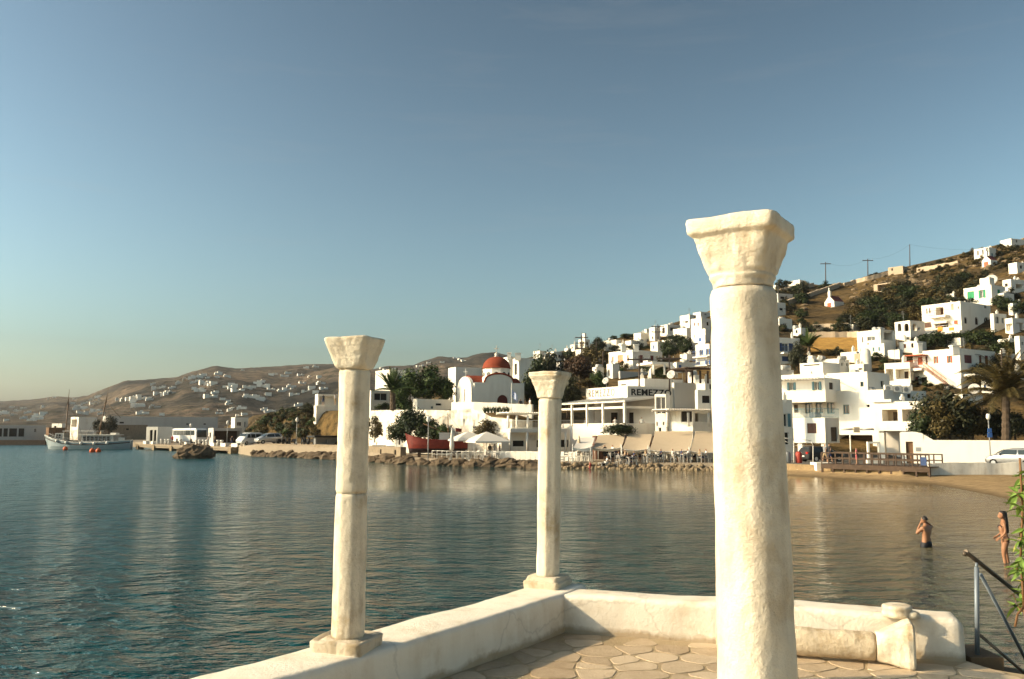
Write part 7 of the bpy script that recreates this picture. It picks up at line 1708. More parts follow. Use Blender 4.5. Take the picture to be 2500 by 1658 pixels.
# restaurant front coloured dark brown to stand in for shade under the awnings
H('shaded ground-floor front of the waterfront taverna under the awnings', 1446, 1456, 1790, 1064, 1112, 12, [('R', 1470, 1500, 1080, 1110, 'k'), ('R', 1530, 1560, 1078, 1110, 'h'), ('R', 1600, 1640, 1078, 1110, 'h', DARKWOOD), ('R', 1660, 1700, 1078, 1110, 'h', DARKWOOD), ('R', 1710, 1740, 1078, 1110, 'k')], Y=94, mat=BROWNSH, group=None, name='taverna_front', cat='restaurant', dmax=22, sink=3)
CAFE = solid('shade_greyed_wood', (.46, .43, .38), .7)  # white wood greyed to deepen the shade under the awnings
def chair_parts():
    out = []; m2 = MB(); m2.box(-.2, .2, -.2, .2, .43, .47); out.append(('seat', m2)); m2 = MB(); m2.box(-.2, .2, .17, .21, .55, .68); m2.box(-.2, .2, .17, .21, .76, .9); out.append(('backrest', m2))
    for x in (-.18, .18):
        for y in (-.18, .18): m2 = MB(); m2.box(x - .025, x + .025, y - .025, y + .025, 0, .43 if y < 0 else .92); out.append(('leg', m2))
    return [(n, m.mesh(n, CAFE)) for n, m in out]
def table_parts():
    out = []; m2 = MB(); m2.box(-.42, .42, -.42, .42, .71, .75); out.append(('tabletop', m2))
    for x in (-.36, .36):
        for y in (-.36, .36): m2 = MB(); m2.box(x - .03, x + .03, y - .03, y + .03, 0, .71); out.append(('leg', m2))
    return [(n, m.mesh(n, CAFE)) for n, m in out]
CHR, TBL = chair_parts(), table_parts(); rnd = random.Random(9)
def put(parts, name, p, rz, label, cat, group, sc=1.0):
    o = empty(name, p, label, cat, group, rz); o.scale = (sc,) * 3
    for n, me in parts: link(n, me, o)
tabs = []
for k in range(14):
    u = 1452 + k * 22; Y = 84.9 + .35 * (k % 2) + (1.9 if k % 3 == 2 else 0); tabs.append((u, Y)); put(TBL, 'cafe_table', ground(u, Y), .3, 'white wooden table under the long row of tan awnings', 'table', 'white tables under the awnings', 1.1)
    for s in (-1, 1): put(CHR, 'cafe_chair', ground(u + s * 8.5, Y - .1), R(90 if s > 0 else -90) + rnd.uniform(-.4, .4), 'white wooden chair at the tables under the tan awnings', 'chair', 'white chairs under the awnings', 1.1)
for k in range(11):
    u = 1056 + k * 15.5; Y = 92.6 - k * .18 + (.8 if k % 2 else 0)
    put(CHR, 'cafe_chair', ground(u, Y), rnd.uniform(0, 6), 'white chair on the rocky edge below the twin parasols', 'chair', 'white chairs below the twin parasols', 1.1)
    if k % 2: put(TBL, 'cafe_table', ground(u + 6, Y + .3), .2, 'white table on the rocky edge below the twin parasols', 'table', 'white tables below the twin parasols', 1.05)
for k in range(7): put(CHR, 'cafe_chair', ground(1372 + k * 11, 86.6 + .6 * (k % 2)), rnd.uniform(0, 6), 'white chair in the sun left of the awnings', 'chair', 'white chairs left of the awnings', 1.15)
# white rail along the rocky edge
pts = [ground(u, tab(u, SHORE) + 1.3) for u in range(1055, 1330, 12)]; root = empty('terrace_railing', pts[0], 'low white post rail along the rocky edge below the parasols', 'railing')
mb = MB(); mb.path([p + UPV * .85 for p in pts], .03, 5); mb.path([p + UPV * .45 for p in pts], .02, 4); mb.build('rail', PALEWOOD, root)
for p in pts: mb = MB(); mb.tube(p, p + UPV * .9, .035, n=5); mb.build('post', PALEWOOD, root)
# terrace front wall of the bar
blocks_wall('terrace_front_wall', [ground(u, 92.5 - (u - 1215) * .02, .6) for u in (1215, 1270, 1330, 1400, 1440)], .95, .35, WHITE, 'white low wall along the waterfront terrace bar', 'wall', n=30)

# ------------------------------------------------------------------ right: garden wall, low wall, deck, signs
def garden_wall():
    a, b = at(2200, 1133, 77.5), at(2560, 1133, 72.0); a.z = b.z = .80; zt = at(2350, 1075, 74.5).z; d = (b - a); d.z = 0; L = d.length; d.normalize(); bk = Vector((-d.y, d.x, 0)); bk = bk if bk.y > 0 else -bk
    root = empty('garden_wall', a, 'long white garden wall with an arched gate pier beside the road', 'wall')
    mb = MB(); mb.obox(a + d * 1.9, d * (L - 1.9), bk * .35, UPV * (zt - .8)); mb.build('wall_panel', WHITE, root)
    fc = Face(a, d, -bk, 1.9, .8, zt + .55); m2 = MB(); wall_with_holes(m2, fc, [(.45, 1.05, .8, zt - .15, .3, False)]); pr = [fc.p(0, zt + .55), fc.p(1.2, zt + .55), fc.p(1.9, zt + .1), fc.p(1.9, zt + .55)]
    m2.hexa([fc.p(0, zt + .55), fc.p(1.9, zt + .55), fc.p(1.9, zt + .55, .4), fc.p(0, zt + .55, .4)], [fc.p(.15, zt + .72), fc.p(1.3, zt + .72), fc.p(1.3, zt + .72, .4), fc.p(.15, zt + .72, .4)]); m2.face([fc.p(0, .8), fc.p(0, zt + .55), fc.p(0, zt + .55, .4), fc.p(0, .8, .4)]); m2.build('gate_pier', WHITE, root)
    m3 = MB(); m3.hexa([fc.p(1.9, zt, .05), fc.p(2.7, zt, .05), fc.p(2.7, zt, .3), fc.p(1.9, zt, .3)], [fc.p(1.9, zt + .5, .05), fc.p(2.0, zt + .45, .05), fc.p(2.0, zt + .45, .3), fc.p(1.9, zt + .5, .3)]); m3.build('pier_shoulder', WHITE, root)
    m3 = MB(); m3.obox(fc.p(.45, .8, .25), d * .6, -bk * .06, UPV * (zt - .95)); m3.build('gate', WOOD, root); m3 = MB(); m3.obox(fc.p(1.25, zt - 1.0, -.03), d * .42, bk * .03, UPV * .35); m3.build('plaque', GREYM, root)
garden_wall()
blocks_wall('low_sea_wall', [at(2268, 1160, 66.2), at(2380, 1160, 66.2), at(2560, 1160, 65.8)], .92, .45, whitewash('whitewashed_stone', (.70, .66, .58), (.40, .34, .26), 1.6, .9, .7, 3), 'low rough white stone wall between beach and road', 'wall', n=60, amp=.12)
for o in [o for o in bpy.data.objects if o.name.startswith('low_sea_wall')]: pass
def deck():
    a, b = ground(2003, 72, 0), ground(2268, 64.8, 0); d = b - a; d.z = 0; L = d.length; d.normalize(); bk = Vector((-d.y, d.x, 0)); bk = bk if bk.y > 0 else -bk; z = 1.02
    root = empty('wooden_boardwalk', a, 'dark wooden boardwalk with railings on posts above the beach', 'boardwalk')
    mb = MB()
    for k in range(int(L / .3)): mb.obox(a + d * (k * .3) + UPV * (z - .05), d * .27, bk * 2.2, UPV * .05)
    o = mb.build('deck_boards', DARKWOOD, root); o['kind'] = 'stuff'
    for off in (0.0, 2.1): mb = MB(); mb.obox(a + bk * off + UPV * (z - .4), d * L, bk * .12, UPV * .345); mb.build('side_beam', DARKWOOD, root)
    for k in range(10):
        for off in (.02, 2.0): p = a + d * (L * k / 9 * .985) + bk * off; mb = MB(); mb.obox(Vector((p.x, p.y, -.3)), d * .14, bk * .14, UPV * (z + .25)); mb.build('post', DARKWOOD, root)
    for off in (.05, 2.1):
        for k in range(15): p = a + d * (L * k / 14 * .99) + bk * off; mb = MB(); mb.obox(p + UPV * z, d * .08, bk * .08, UPV * .9); mb.build('railing_post', DARKWOOD, root)
        for h in (.4, .86): mb = MB(); mb.obox(a + bk * (off + .01) + UPV * (z + h), d * L, bk * .05, UPV * .09); mb.build('rail', DARKWOOD, root)
    mb = MB(); p = a + d * (L * .93) - bk * .06; mb.obox(p + UPV * (z + .12), d * .45, bk * .04, UPV * .62); mb.build('blue_sign_plate', NAVY, root)
deck()
def signpost():
    b = ground(2418, 71.8, .84); t = at(2418, 1022, 71.8); root = empty('lamp_signpost', b, 'street lamp with a white globe and blue sign boards before the garden wall', 'signpost')
    mb = MB(); mb.tube(b, Vector((b.x, b.y, t.z)), .055, .045, 8); mb.build('post', GREYM, root); mb = MB(); mb.lathe((b.x, b.y, t.z), [(.08, -.1), (.16, .05), (.17, .25), (.1, .4)], 10); mb.build('lantern', WHITE, root)
    for v0, v1, w_ in ((1046, 1056, .34), (1057, 1068, .38)):
        z1, z0 = at(2418, v0, 71.7).z, at(2418, v1, 71.7).z; mb = MB(); mb.box(b.x - w_ / 2, b.x + w_ / 2, b.y - .12, b.y - .07, z0, z1); mb.build('sign_board', BLUESH, root)
    mb = MB(); mb.box(b.x + .25, b.x + .29, b.y - .0, b.y + .03, .84, 2.6); mb.build('drain_pipe', GREYM, root) if False else None
signpost()
# white steps and rails below the waterfront building
root = empty('beach_steps', ground(1960, 75.6, .3), 'white concrete steps from the road to the beach, right of the thick column', 'steps')
for k in range(6):
    a = ground(1936 + k * 9, 75.0, .3); mb = MB(); mb.box(a.x, a.x + .34 * (6 - k) * .9 + .1, 75.0 + .02 * k, 76.6, .2, .30 + .105 * k); mb.build('step', WHITE, root)
mb = MB(); a = ground(1993, 73.0, .3); mb.box(a.x, a.x + 1.3, 73.0, 74.6, .1, 1.05); tag(mb.build('white_plinth', WHITE), 'white square plinth between the beach steps and the boardwalk', 'plinth')
root = empty('beach_railing', ground(1930, 74.6, .5), 'cream tube railing beside the beach steps', 'railing'); mb = MB()
mb.path([at(1905, 1068, 74.6), at(1938, 1073, 74.6), at(1938, 1130, 74.6)], .035, 6); mb.path([at(1905, 1073, 74.6), at(1938, 1086, 74.6)], .03, 6); mb.path([at(1955, 1072, 74.6), at(1980, 1076, 74.6), at(1985, 1088, 74.6), at(1985, 1136, 74.6)], .035, 6); mb.path([at(1938, 1088, 74.6), at(1985, 1088, 74.6)], .02, 5); mb.build('tube_rail', PALEWOOD, root)
for k, (u, mt, lb) in enumerate(((1950, solid('red_plastic', (.35, .05, .03), .5), 'red barrel beside the beach steps'), (1922, GREYM, 'grey barrel left of the red one'), (1911, GREYM, 'grey barrel next to the thick column'))):
    p = ground(u, 77.6, .84); mb = MB(); mb.lathe(p, [(.26, 0), (.3, .1), (.3, .85), (.24, .95), (.2, 1.0)], 14); tag(mb.build('storage_barrel', mt), lb, 'barrel')
# white sign arms above the shaded road
root = empty('sign_gantry', ground(2078, 80, .84), 'white horizontal sign arms on a post above the shaded road', 'sign'); mb = MB()
for ua, ub in ((2053, 2083), (2100, 2133)): p, q = at(ua, 1048, 80), at(ub, 1048, 80); mb.tube(p, q, .09, n=8)
mb.build('arm', WHITE, root); mb = MB(); p = at(2075, 1057, 80); mb.tube(p, Vector((p.x, p.y, .84)), .06, n=8); mb.build('post', WHITE, root); mb = MB(); p, q = at(2084, 1043, 79.9), at(2099, 1056, 79.9); mb.box(p.x, q.x, 79.85, 79.95, q.z, p.z); mb.build('sign_board', CANVAS, root)
# statue stand: white framed mirror-like panel near the gate
mb = MB(); p = ground(2135, 77, .84); mb.box(p.x - .7, p.x + .7, 76.9, 77.6, .84, 1.3); mb.box(p.x - .55, p.x - .4, 77, 77.3, 1.3, 2.6); mb.box(p.x + .4, p.x + .55, 77, 77.3, 1.3, 2.6); mb.box(p.x - .55, p.x + .55, 77, 77.3, 2.6, 2.75); tag(mb.build('white_frame_stand', WHITE), 'white framed stand beside the boardwalk under the veranda house', 'stand')
# ------------------------------------------------------------------ people
SKIN = solid('tanned_skin', (.30, .145, .075), .55, 0, .35, .12, 12); SKIN_S = solid('skin', (.36, .20, .12), .6, var=.08); HAIR = solid('dark_hair', (.012, .009, .008), .5, var=.3, scale=40); SWIM = solid('black_swimwear', (.012, .012, .016), .6)
def skin_mesh(name, V, E, Rr, sub=2):
    me = bpy.data.meshes.new(name); me.from_pydata([tuple(v) for v in V], E, []); o = bpy.data.objects.new(name, me); col.objects.link(o)
    sk = o.modifiers.new('skin', 'SKIN'); sk.use_smooth_shade = True; ss = o.modifiers.new('sub', 'SUBSURF'); ss.levels = sub; ss.render_levels = sub
    for i, r in enumerate(Rr):
        sv = me.skin_vertices[0].data[i]; sv.radius = (r if isinstance(r, tuple) else (r, r)); sv.use_root = (i == 0)
    dg = bpy.context.evaluated_depsgraph_get(); out = bpy.data.meshes.new_from_object(o.evaluated_get(dg)); bpy.data.objects.remove(o); out.name = name; out.polygons.foreach_set('use_smooth', [True] * len(out.polygons)); return out
def hand(V, E, Rr, wrist, d, n, s=1.0):
    """palm, four fingers and a thumb, slightly curled; wrist = index, d = pointing direction, n = side the fingers curl to"""
    d, n = Vector(d).normalized(), Vector(n).normalized(); sd = d.cross(n).normalized(); w = Vector(V[wrist])
    V.append(w + d * .05 * s); E.append((wrist, len(V) - 1)); Rr.append(.028 * s); pm = len(V) - 1
    for k, (o, l) in enumerate(((-.030, .075), (-.010, .085), (.010, .080), (.029, .062))):
        V.append(w + d * .09 * s + sd * o * s); E.append((pm, len(V) - 1)); Rr.append(.0095 * s); V.append(w + d * (.09 + l * .55) * s + sd * o * s + n * .012 * s); E.append((len(V) - 2, len(V) - 1)); Rr.append(.0085 * s); V.append(w + d * (.09 + l * .9) * s + sd * o * s + n * .034 * s); E.append((len(V) - 2, len(V) - 1)); Rr.append(.007 * s)
    V.append(w + d * .045 * s - sd * .045 * s); E.append((pm, len(V) - 1)); Rr.append(.012 * s); V.append(w + d * .085 * s - sd * .062 * s + n * .012 * s); E.append((len(V) - 2, len(V) - 1)); Rr.append(.009 * s)
def head_shape(mb, c, f, k=1.0):
    """skull with brow, nose, mouth and ears; f = facing direction"""
    f = Vector(f).normalized(); s = f.cross(UPV).normalized(); rings = []
    for j in range(13):
        t = j / 12; z = -.115 + .235 * t; rr = [(.035, 0.02), (.052, .015), (.062, .012), (.068, .008), (.073, .004), (.076, 0), (.079, -.004), (.080, -.008), (.079, -.010), (.074, -.012), (.063, -.014), (.042, -.016), (.012, -.016)][j]; ring = []
        for i in range(20):
            a = 2 * math.pi * i / 20; ca, sa = math.cos(a), math.sin(a); r = rr[0]; x = r * 1.18 * ca + rr[1]; 
            if ca > .93 and 3 <= j <= 6: x += (.018, .026, .016, .006)[j - 3]
            if ca > .80 and j == 7: x += .006
            if abs(ca) > .8 and ca > 0 and j == 2: x += .008
            ring.append(c + f * (x * k) + s * (r * sa * k) + UPV * (z * k))
        rings.append(ring)
    mb.rings(rings, 0, True)
    for sg in (-1, 1): mb.ball(c + s * (sg * .078 * k) - f * .008 * k, .022 * k, 8, 0, 1.4)
def man():
    Y = 28.6; base = on_z(2262, 1336, 0); base = Vector((base.x, base.y, -.80)); f = Vector((-.45, .89, 0)).normalized(); s = Vector((.89, .45, 0)).normalized()    # facing away to the left; s = his right
    root = empty('person', base, 'man in black swim shorts standing waist-deep, both hands raised to his head', 'person')
    P = lambda a, b, z: f * a + s * b + UPV * z
    V = [P(0, 0, .95), P(-.01, 0, 1.10), P(-.015, 0, 1.28), P(-.02, 0, 1.42), P(.0, 0, 1.51), P(.03, -.01, 1.58)]; E = [(0, 1), (1, 2), (2, 3), (3, 4), (4, 5)]; Rr = [(.165, .12), (.145, .105), (.175, .12), (.15, .10), .062, .058]
    def chain(st, pts, rs):
        k = st
        for p, r in zip(pts, rs): V.append(p); Rr.append(r); E.append((k, len(V) - 1)); k = len(V) - 1
        return k
    for sg in (-1, 1): chain(0, [P(0, sg * .10, .86), P(.015, sg * .115, .66), P(.02, sg * .12, .48), P(.0, sg * .12, .28), P(-.01, sg * .12, .09), P(.1, sg * .13, .04)], [.105, .088, .062, .058, .042, .038])
    w1 = chain(3, [P(-.01, .17, 1.43), P(.03, .31, 1.42), P(.06, .40, 1.43), P(.07, .24, 1.54), P(.08, .13, 1.60)], [.068, .052, .042, .038, .028])
    hand(V, E, Rr, w1, P(.1, -.9, .25), P(.3, -.1, -.4))
    w2 = chain(3, [P(-.01, -.17, 1.41), P(.10, -.24, 1.29), P(.15, -.25, 1.22), P(.14, -.17, 1.40), P(.12, -.10, 1.53)], [.066, .050, .042, .038, .028])
    hand(V, E, Rr, w2, P(-.1, .35, .9), P(-.2, .5, -.1))
    link('body', skin_mesh('body', V, E, Rr, 2), root).data.materials.append(SKIN)
    mb = MB(); head_shape(mb, P(.035, -.01, 1.68), P(1, -.1, -.15)); link('head', mb.mesh('head', SKIN), root)
    mb = MB(); c = P(.015, -.01, 1.70); mb.rings([[c + P(.098 * math.cos(q) * math.sin(t) - .012, .09 * math.sin(q) * math.sin(t), .112 * math.cos(t) - (.02 if math.cos(q) < 0 else 0) * math.sin(t)) for q in [2 * math.pi * i / 18 for i in range(18)]] for t in (.05, .4, .8, 1.15, 1.42, 1.6)][::-1], 0, True); link('hair', mb.mesh('hair', HAIR), root)
    V = [P(0, 0, .97), P(0, 0, 1.045)]; E = [(0, 1)]; Rr = [(.182, .135), (.165, .122)]
    for sg in (-1, 1): k = 0; V.append(P(.005, sg * .10, .84)); Rr.append(.125); E.append((0, len(V) - 1)); V.append(P(.015, sg * .115, .66)); Rr.append(.115); E.append((len(V) - 2, len(V) - 1))
    link('swim_shorts', skin_mesh('swim_shorts', V, E, Rr, 2), root).data.materials.append(SWIM)
man()
def woman():
    p = on_z(2455, 1374, 0); base = Vector((p.x, p.y, -.22)); f = Vector((-.93, .36, 0)).normalized(); s = Vector((.36, .93, 0)).normalized()   # facing left, s = her right (far side)
    root = empty('person', base, 'woman in a black bikini with long dark hair wading at the right edge', 'person'); P = lambda a, b, z: f * a + s * b + UPV * z
    V = [P(-.02, 0, .90), P(.0, 0, 1.06), P(.015, 0, 1.22), P(-.005, 0, 1.35), P(.0, 0, 1.43), P(.02, 0, 1.49)]; E = [(0, 1), (1, 2), (2, 3), (3, 4), (4, 5)]; Rr = [(.15, .115), (.108, .085), (.125, .095), (.11, .07), .045, .043]
    def chain(st, pts, rs):
        k = st
        for q, r in zip(pts, rs): V.append(q); Rr.append(r); E.append((k, len(V) - 1)); k = len(V) - 1
        return k
    for sg, st in ((-1, .05), (1, -.04)):
        chain(0, [P(-.02, sg * .085, .82), P(st * .6, sg * .09, .62), P(st, sg * .09, .46), P(st - .03, sg * .09, .26), P(st - .04, sg * .09, .08), P(st + .08, sg * .095, .035)], [.098, .080, .055, .052, .036, .032]); chain(0, [P(-.085, sg * .07, .86)], [.085]); chain(2, [P(.10, sg * .07, 1.24)], [.052])
    w1 = chain(3, [P(0, -.155, 1.35), P(-.02, -.19, 1.12), P(.0, -.19, 1.07), P(.12, -.18, .94)], [.045, .036, .032, .023]); hand(V, E, Rr, w1, P(.75, .1, -.5), P(-.1, .6, -.4), .9)
    w2 = chain(3, [P(0, .155, 1.35), P(-.0, .20, 1.12), P(.02, .20, 1.07), P(.14, .19, .96)], [.045, .036, .032, .023]); hand(V, E, Rr, w2, P(.75, -.1, -.5), P(-.1, -.6, -.4), .9)
    link('body', skin_mesh('body', V, E, Rr, 2), root).data.materials.append(SKIN)
    mb = MB(); head_shape(mb, P(.03, 0, 1.575), P(1, 0, -.05), .95); link('head', mb.mesh('head', SKIN), root)
    mb = MB(); rings = []
    for t, (a, z, w_, d_) in enumerate(((.0, 1.695, .02, .02), (.0, 1.69, .06, .07), (-.005, 1.66, .088, .098), (-.012, 1.60, .094, .105), (-.03, 1.53, .09, .088), (-.055, 1.45, .095, .07), (-.07, 1.34, .115, .062), (-.08, 1.22, .12, .055), (-.088, 1.12, .105, .045), (-.09, 1.06, .07, .03))):
        rings.append([P(a + d_ * math.cos(q) * (1 if math.cos(q) < 0 or z > 1.64 else .35), w_ * math.sin(q), z) for q in [2 * math.pi * i / 20 for i in range(20)]])
    mb.rings(rings[::-1], 0, True); link('hair', mb.mesh('hair', HAIR), root)
    V = [P(-.02, 0, .885), P(-.025, 0, .945)]; E = [(0, 1)]; Rr = [(.158, .125), (.150, .115)]
    for sg in (-1, 1): V.append(P(-.08, sg * .065, .865)); Rr.append(.092); E.append((0, len(V) - 1))
    link('bikini_bottom', skin_mesh('bikini_bottom', V, E, Rr, 2), root).data.materials.append(SWIM)
    V = [P(.015, 0, 1.225), P(.015, 0, 1.26)]; E = [(0, 1)]; Rr = [(.130, .100), (.128, .098)]
    for sg in (-1, 1): V.append(P(.098, sg * .07, 1.24)); Rr.append(.058); E.append((0, len(V) - 1))
    link('bikini_top', skin_mesh('bikini_top', V, E, Rr, 2), root).data.materials.append(SWIM)
woman()
# small figures on the quay: standing, walking and seated bodies in several clothes
CL = {k: solid('cloth_' + k, c, .8) for k, c in (('red', (.38, .05, .04)), ('black', (.02, .02, .022)), ('white', (.68, .66, .62)), ('navy', (.03, .04, .10)), ('tan', (.36, .26, .15)), ('pink', (.60, .16, .17)), ('olive', (.12, .12, .06)), ('grey', (.22, .22, .22)))}
def figure(pose):
    V = [(0, 0, .95), (0, 0, 1.15), (0, 0, 1.38), (0, .01, 1.5), (0, .02, 1.56), (0, .03, 1.70)]; E = [(i, i + 1) for i in range(5)]; Rr = [(.15, .11), (.14, .10), (.16, .11), .055, .07, .09]
    def ch(st, pts, rs):
        k = st
        for p, r in zip(pts, rs): V.append(p); Rr.append(r); E.append((k, len(V) - 1)); k = len(V) - 1
    if pose == 'sit':
        V = [(x, y, z - .45) for x, y, z in V]
        for sg in (-1, 1): ch(0, [(sg * .1, .05, .50), (sg * .12, .42, .50), (sg * .12, .44, .1), (sg * .12, .54, .04)], [.1, .075, .05, .04]); ch(2, [(sg * .2, 0, .90), (sg * .25, .08, .66), (sg * .16, .32, .72)], [.055, .045, .035])
    else:
        st = .22 if pose == 'walk' else .0
        for sg in (-1, 1): ch(0, [(sg * .1, 0, .84), (sg * .1, sg * st * .6, .48), (sg * .1, sg * st, .08), (sg * .1, sg * st + .12, .03)], [.1, .065, .045, .04]); ch(2, [(sg * .2, 0, 1.38), (sg * .25, -sg * st * .5, 1.1), (sg * .24, -sg * st + .06, .88)], [.058, .045, .035])
    return skin_mesh('body', V, E, Rr, 1)
FIG = {p: figure(p) for p in ('stand', 'walk', 'sit')}; _fc = {}
def dressed(pose, top, bot):
    k = (pose, top, bot)
    if k not in _fc:
        me = FIG[pose].copy(); me.materials.clear()
        for m in (SKIN_S, CL[top], CL[bot], HAIR): me.materials.append(m)
        dz = -.45 if pose == 'sit' else 0
        for f in me.polygons:
            z = f.center.z - dz; y = f.center.y
            f.material_index = 3 if z > 1.70 else 0 if z > 1.50 else 1 if z > 1.0 and abs(f.center.x) < .23 else 0 if z > 1.0 else (2 if (z > .55 if pose != 'sit' else f.center.z > .38) else 0)
        _fc[k] = me
    return _fc[k]
def person(p, pose, top, bot, rz, label, group=None, sc=1.0):
    o = empty('person', p, label, 'person', group, rz); o.scale = (sc,) * 3; link('body', dressed(pose, top, bot), o)
rnd = random.Random(31); tops = list(CL)
for k, (u, Y) in enumerate(tabs):
    for s in (-1, 1):
        if rnd.random() < .8: g = ground(u + s * 8.2, Y); person(g + UPV * .03, 'sit', rnd.choice(['black', 'navy', 'red', 'grey', 'tan', 'white', 'black']), rnd.choice(['black', 'navy', 'tan']), R(-90) * s * -1 + (math.pi if False else 0), 'diner seated in the shade under the tan awnings', 'diners under the awnings', 1.05)
person(ground(1441, 85.2), 'walk', 'red', 'pink', 1.2, 'standing guest in red and pink at the left end of the awnings'); person(ground(1496, 86.8), 'stand', 'white', 'black', 2.0, 'waiter in a white shirt standing under the second awning'); person(ground(1477, 87), 'stand', 'black', 'black', .5, 'waiter in black standing under the first tan awning')
for k, (u, Y, t_, b_) in enumerate(((1196, 93.8, 'black', 'olive'), (1207, 94.2, 'white', 'grey'), (1220, 93.6, 'grey', 'black'))): person(ground(u, Y), 'stand', t_, b_, 2.5 + k, ['guest in black under the right parasol', 'guest in white between two others under the right parasol', 'guest in grey right of the two under the parasol'][k])
for k, (u, t_) in enumerate(((1056, 'navy'), (1072, 'white'), (1064, 'red'))): person(ground(u, 92.9), 'sit', t_, 'black', 1 + k, ['seated guest in navy beside the pale lamp post', 'seated guest in white below the red boat', 'seated guest in red beside the pale lamp post'][k])
V_, C_, dl_, dr_, fz_ = VER
for k, (a, b, t_, lb) in enumerate(((.25, 2.0, 'white', 'person in white leaning on the veranda parapet'), (.42, 1.5, 'black', 'person in black standing on the veranda, centre'), (.62, 2.4, 'grey', 'person in grey on the veranda near the left doorway'), (.06, 3.2, 'white', 'person in white at the right end of the veranda'))):
    p = C_ + dl_ * (a * 18) + dr_ * b; person(Vector((p.x, p.y, fz_)), 'stand', t_, 'black', k, lb)
for k, (u, o, t_, b_, lb) in enumerate(((420, 3, 'red', 'black', 'person in red walking on the pier before the coaches'), (508, 3, 'white', 'tan', 'person in white on the pier at the dark shed'), (593, 2, 'navy', 'black', 'dark-clad person at the right end of the pier'), (606, 2, 'pink', 'tan', 'person in pink beside the white van'), (524, 4, 'tan', 'navy', 'person in tan by the dark open shed'), (566, 3, 'black', 'navy', 'person in black by the pier blocks'))):
    person(pier_pt(u, o), 'walk', t_, b_, k * 1.3, lb)
person(ground(2014, 77.5, .845), 'walk', 'grey', 'tan', -1.2, 'walker in grey shirt and tan shorts above the white plinth'); person(ground(2025, 78, .845), 'walk', 'black', 'navy', -1.2, 'walker in black beside the grey-shirted one'); person(ground(2091, 69.6, 1.03), 'stand', 'pink', 'pink', 1.0, 'child in pink standing on the wooden boardwalk', None, .78)
person(at(1271, 1004, 105.5) - UPV * .2, 'stand', 'black', 'black', .4, 'person in black standing right of the church flagpole'); person(at(1294, 1002, 106) - UPV * .2, 'stand', 'white', 'tan', 2, 'person in white at the right of the church forecourt')
person(at(789, 989, 134.8) - UPV * .05, 'stand', 'black', 'navy', .4, 'person in black on the veranda terrace above the cliff'); person(at(818, 988, 134.8) - UPV * .05, 'stand', 'white', 'tan', 1, 'person in white on the veranda terrace above the cliff')

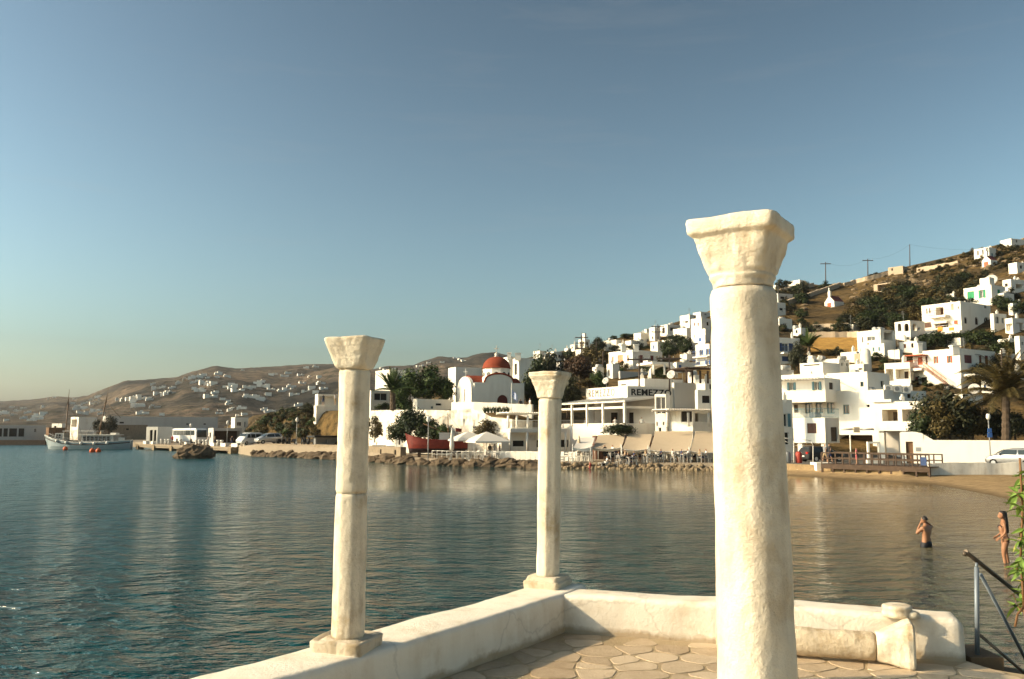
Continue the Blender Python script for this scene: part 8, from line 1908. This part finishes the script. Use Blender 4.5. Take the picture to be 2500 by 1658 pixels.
# ------------------------------------------------------------------ leafy vine at the right edge, close by
def vine():
    Yv = 4.55; b = at(2503, 1900, Yv); b.z = FLZ; root = empty('climbing_plant', b, 'green leafy climbing plant at the right edge of the terrace', 'plant'); r2 = random.Random(6)
    LM = [leaf_mat('vine_leaf_green', (.035, .085, .012), (.17, .26, .045)), solid('vine_leaf_yellow', (.26, .24, .05), .6), solid('vine_leaf_dry', (.52, .30, .17), .7)]
    def leafme(mt):
        mb = MB(); pr = [(0, .0), (.12, .10), (.35, .17), (.62, .13), (.86, .05), (1, 0)]
        for (x0, w0), (x1, w1) in zip(pr[:-1], pr[1:]):
            z0, z1 = -.18 * x0 * x0, -.18 * x1 * x1
            mb.face([(x0, 0, z0), (x1, 0, z1), (x1, w1, z1 + w1 * .35), (x0, w0, z0 + w0 * .35)] if w1 > 0 else [(x0, 0, z0), (x1, 0, z1), (x0, w0, z0 + w0 * .35)], 0, True); mb.face([(x1, 0, z1), (x0, 0, z0), (x0, -w0, z0 + w0 * .35), (x1, -w1, z1 + w1 * .35)] if w1 > 0 else [(x1, 0, z1), (x0, 0, z0), (x0, -w0, z0 + w0 * .35)], 0, True)
        return mb.mesh('leaf', mt)
    LMS = [leafme(m) for m in LM]; STEM = solid('vine_stem', (.17, .085, .035), .8)
    stems = [[at(2506, 1760, Yv), at(2512, 1600, Yv), at(2500, 1480, Yv - .03), at(2492, 1360, Yv), at(2497, 1240, Yv + .03), at(2490, 1118, Yv)], [at(2520, 1700, Yv + .1), at(2528, 1500, Yv + .12), at(2515, 1380, Yv + .1), at(2530, 1250, Yv + .1), at(2540, 1150, Yv + .12)], [at(2500, 1480, Yv - .03), at(2484, 1500, Yv - .06), at(2478, 1530, Yv - .05)]]
    for st in stems: mb = MB(); mb.path(st, .006, 7); mb.build('stem', STEM, root)
    cl = [(2484, 1165, 6), (2496, 1150, 5), (2472, 1208, 7), (2488, 1215, 6), (2494, 1190, 5), (2478, 1238, 6), (2492, 1262, 7), (2486, 1290, 7), (2494, 1318, 7), (2488, 1345, 6), (2478, 1366, 6), (2484, 1392, 6), (2472, 1388, 5), (2490, 1420, 7), (2482, 1448, 6), (2470, 1478, 7), (2490, 1470, 5), (2520, 1200, 7), (2530, 1260, 7), (2520, 1320, 7), (2528, 1400, 7), (2516, 1160, 6), (2540, 1330, 7), (2524, 1450, 6), (2480, 1318, 5), (2496, 1385, 5)]
    for (u, v, n) in cl:
        u += 13
        c = at(u + r2.uniform(-3, 3), v, Yv + r2.uniform(-.10, .12)); tw = MB(); anc = at(min(2530, max(2493, u + 14)), v + 16, Yv); tw.tube(anc, c, .004, .003, 5); tw.build('twig', STEM, root)
        for k in range(n + 3):
            a = 2 * math.pi * k / n + r2.uniform(-.4, .4); o = link('leaf', LMS[0 if r2.random() < .95 else 1], root); L = r2.uniform(.055, .09); o.location = c - Vector(root.location) + Vector((r2.uniform(-.012, .012),) * 3)
            o.rotation_euler = (r2.uniform(-.7, .7), r2.uniform(-.5, .9), a); o.scale = (L,) * 3
    o = link('leaf', LMS[2], root); o.location = at(2470, 1448, Yv - .08) - Vector(root.location); o.rotation_euler = (1.2, .9, .4); o.scale = (.07,) * 3; o['label'] = 'dry tan curled leaf'
vine()

# ------------------------------------------------------------------ sea air
def haze():
    m = bpy.data.materials.new('sea_air'); m.use_nodes = True; nt = m.node_tree; nt.nodes.clear()
    vol = nt.nodes.new('ShaderNodeVolumePrincipled'); out = nt.nodes.new('ShaderNodeOutputMaterial')
    vol.inputs['Color'].default_value = (0.86, 0.88, 0.90, 1); vol.inputs['Density'].default_value = 0.00008; vol.inputs['Anisotropy'].default_value = 0.3
    nt.links.new(vol.outputs[0], out.inputs['Volume'])
    mb = MB(); mb.box(-3500, 3500, -500, 3500, -2.6, 190)
    tag(mb.build('haze', m, world=False), 'thin sea haze over the bay and hills', None, None, 'stuff')
haze()
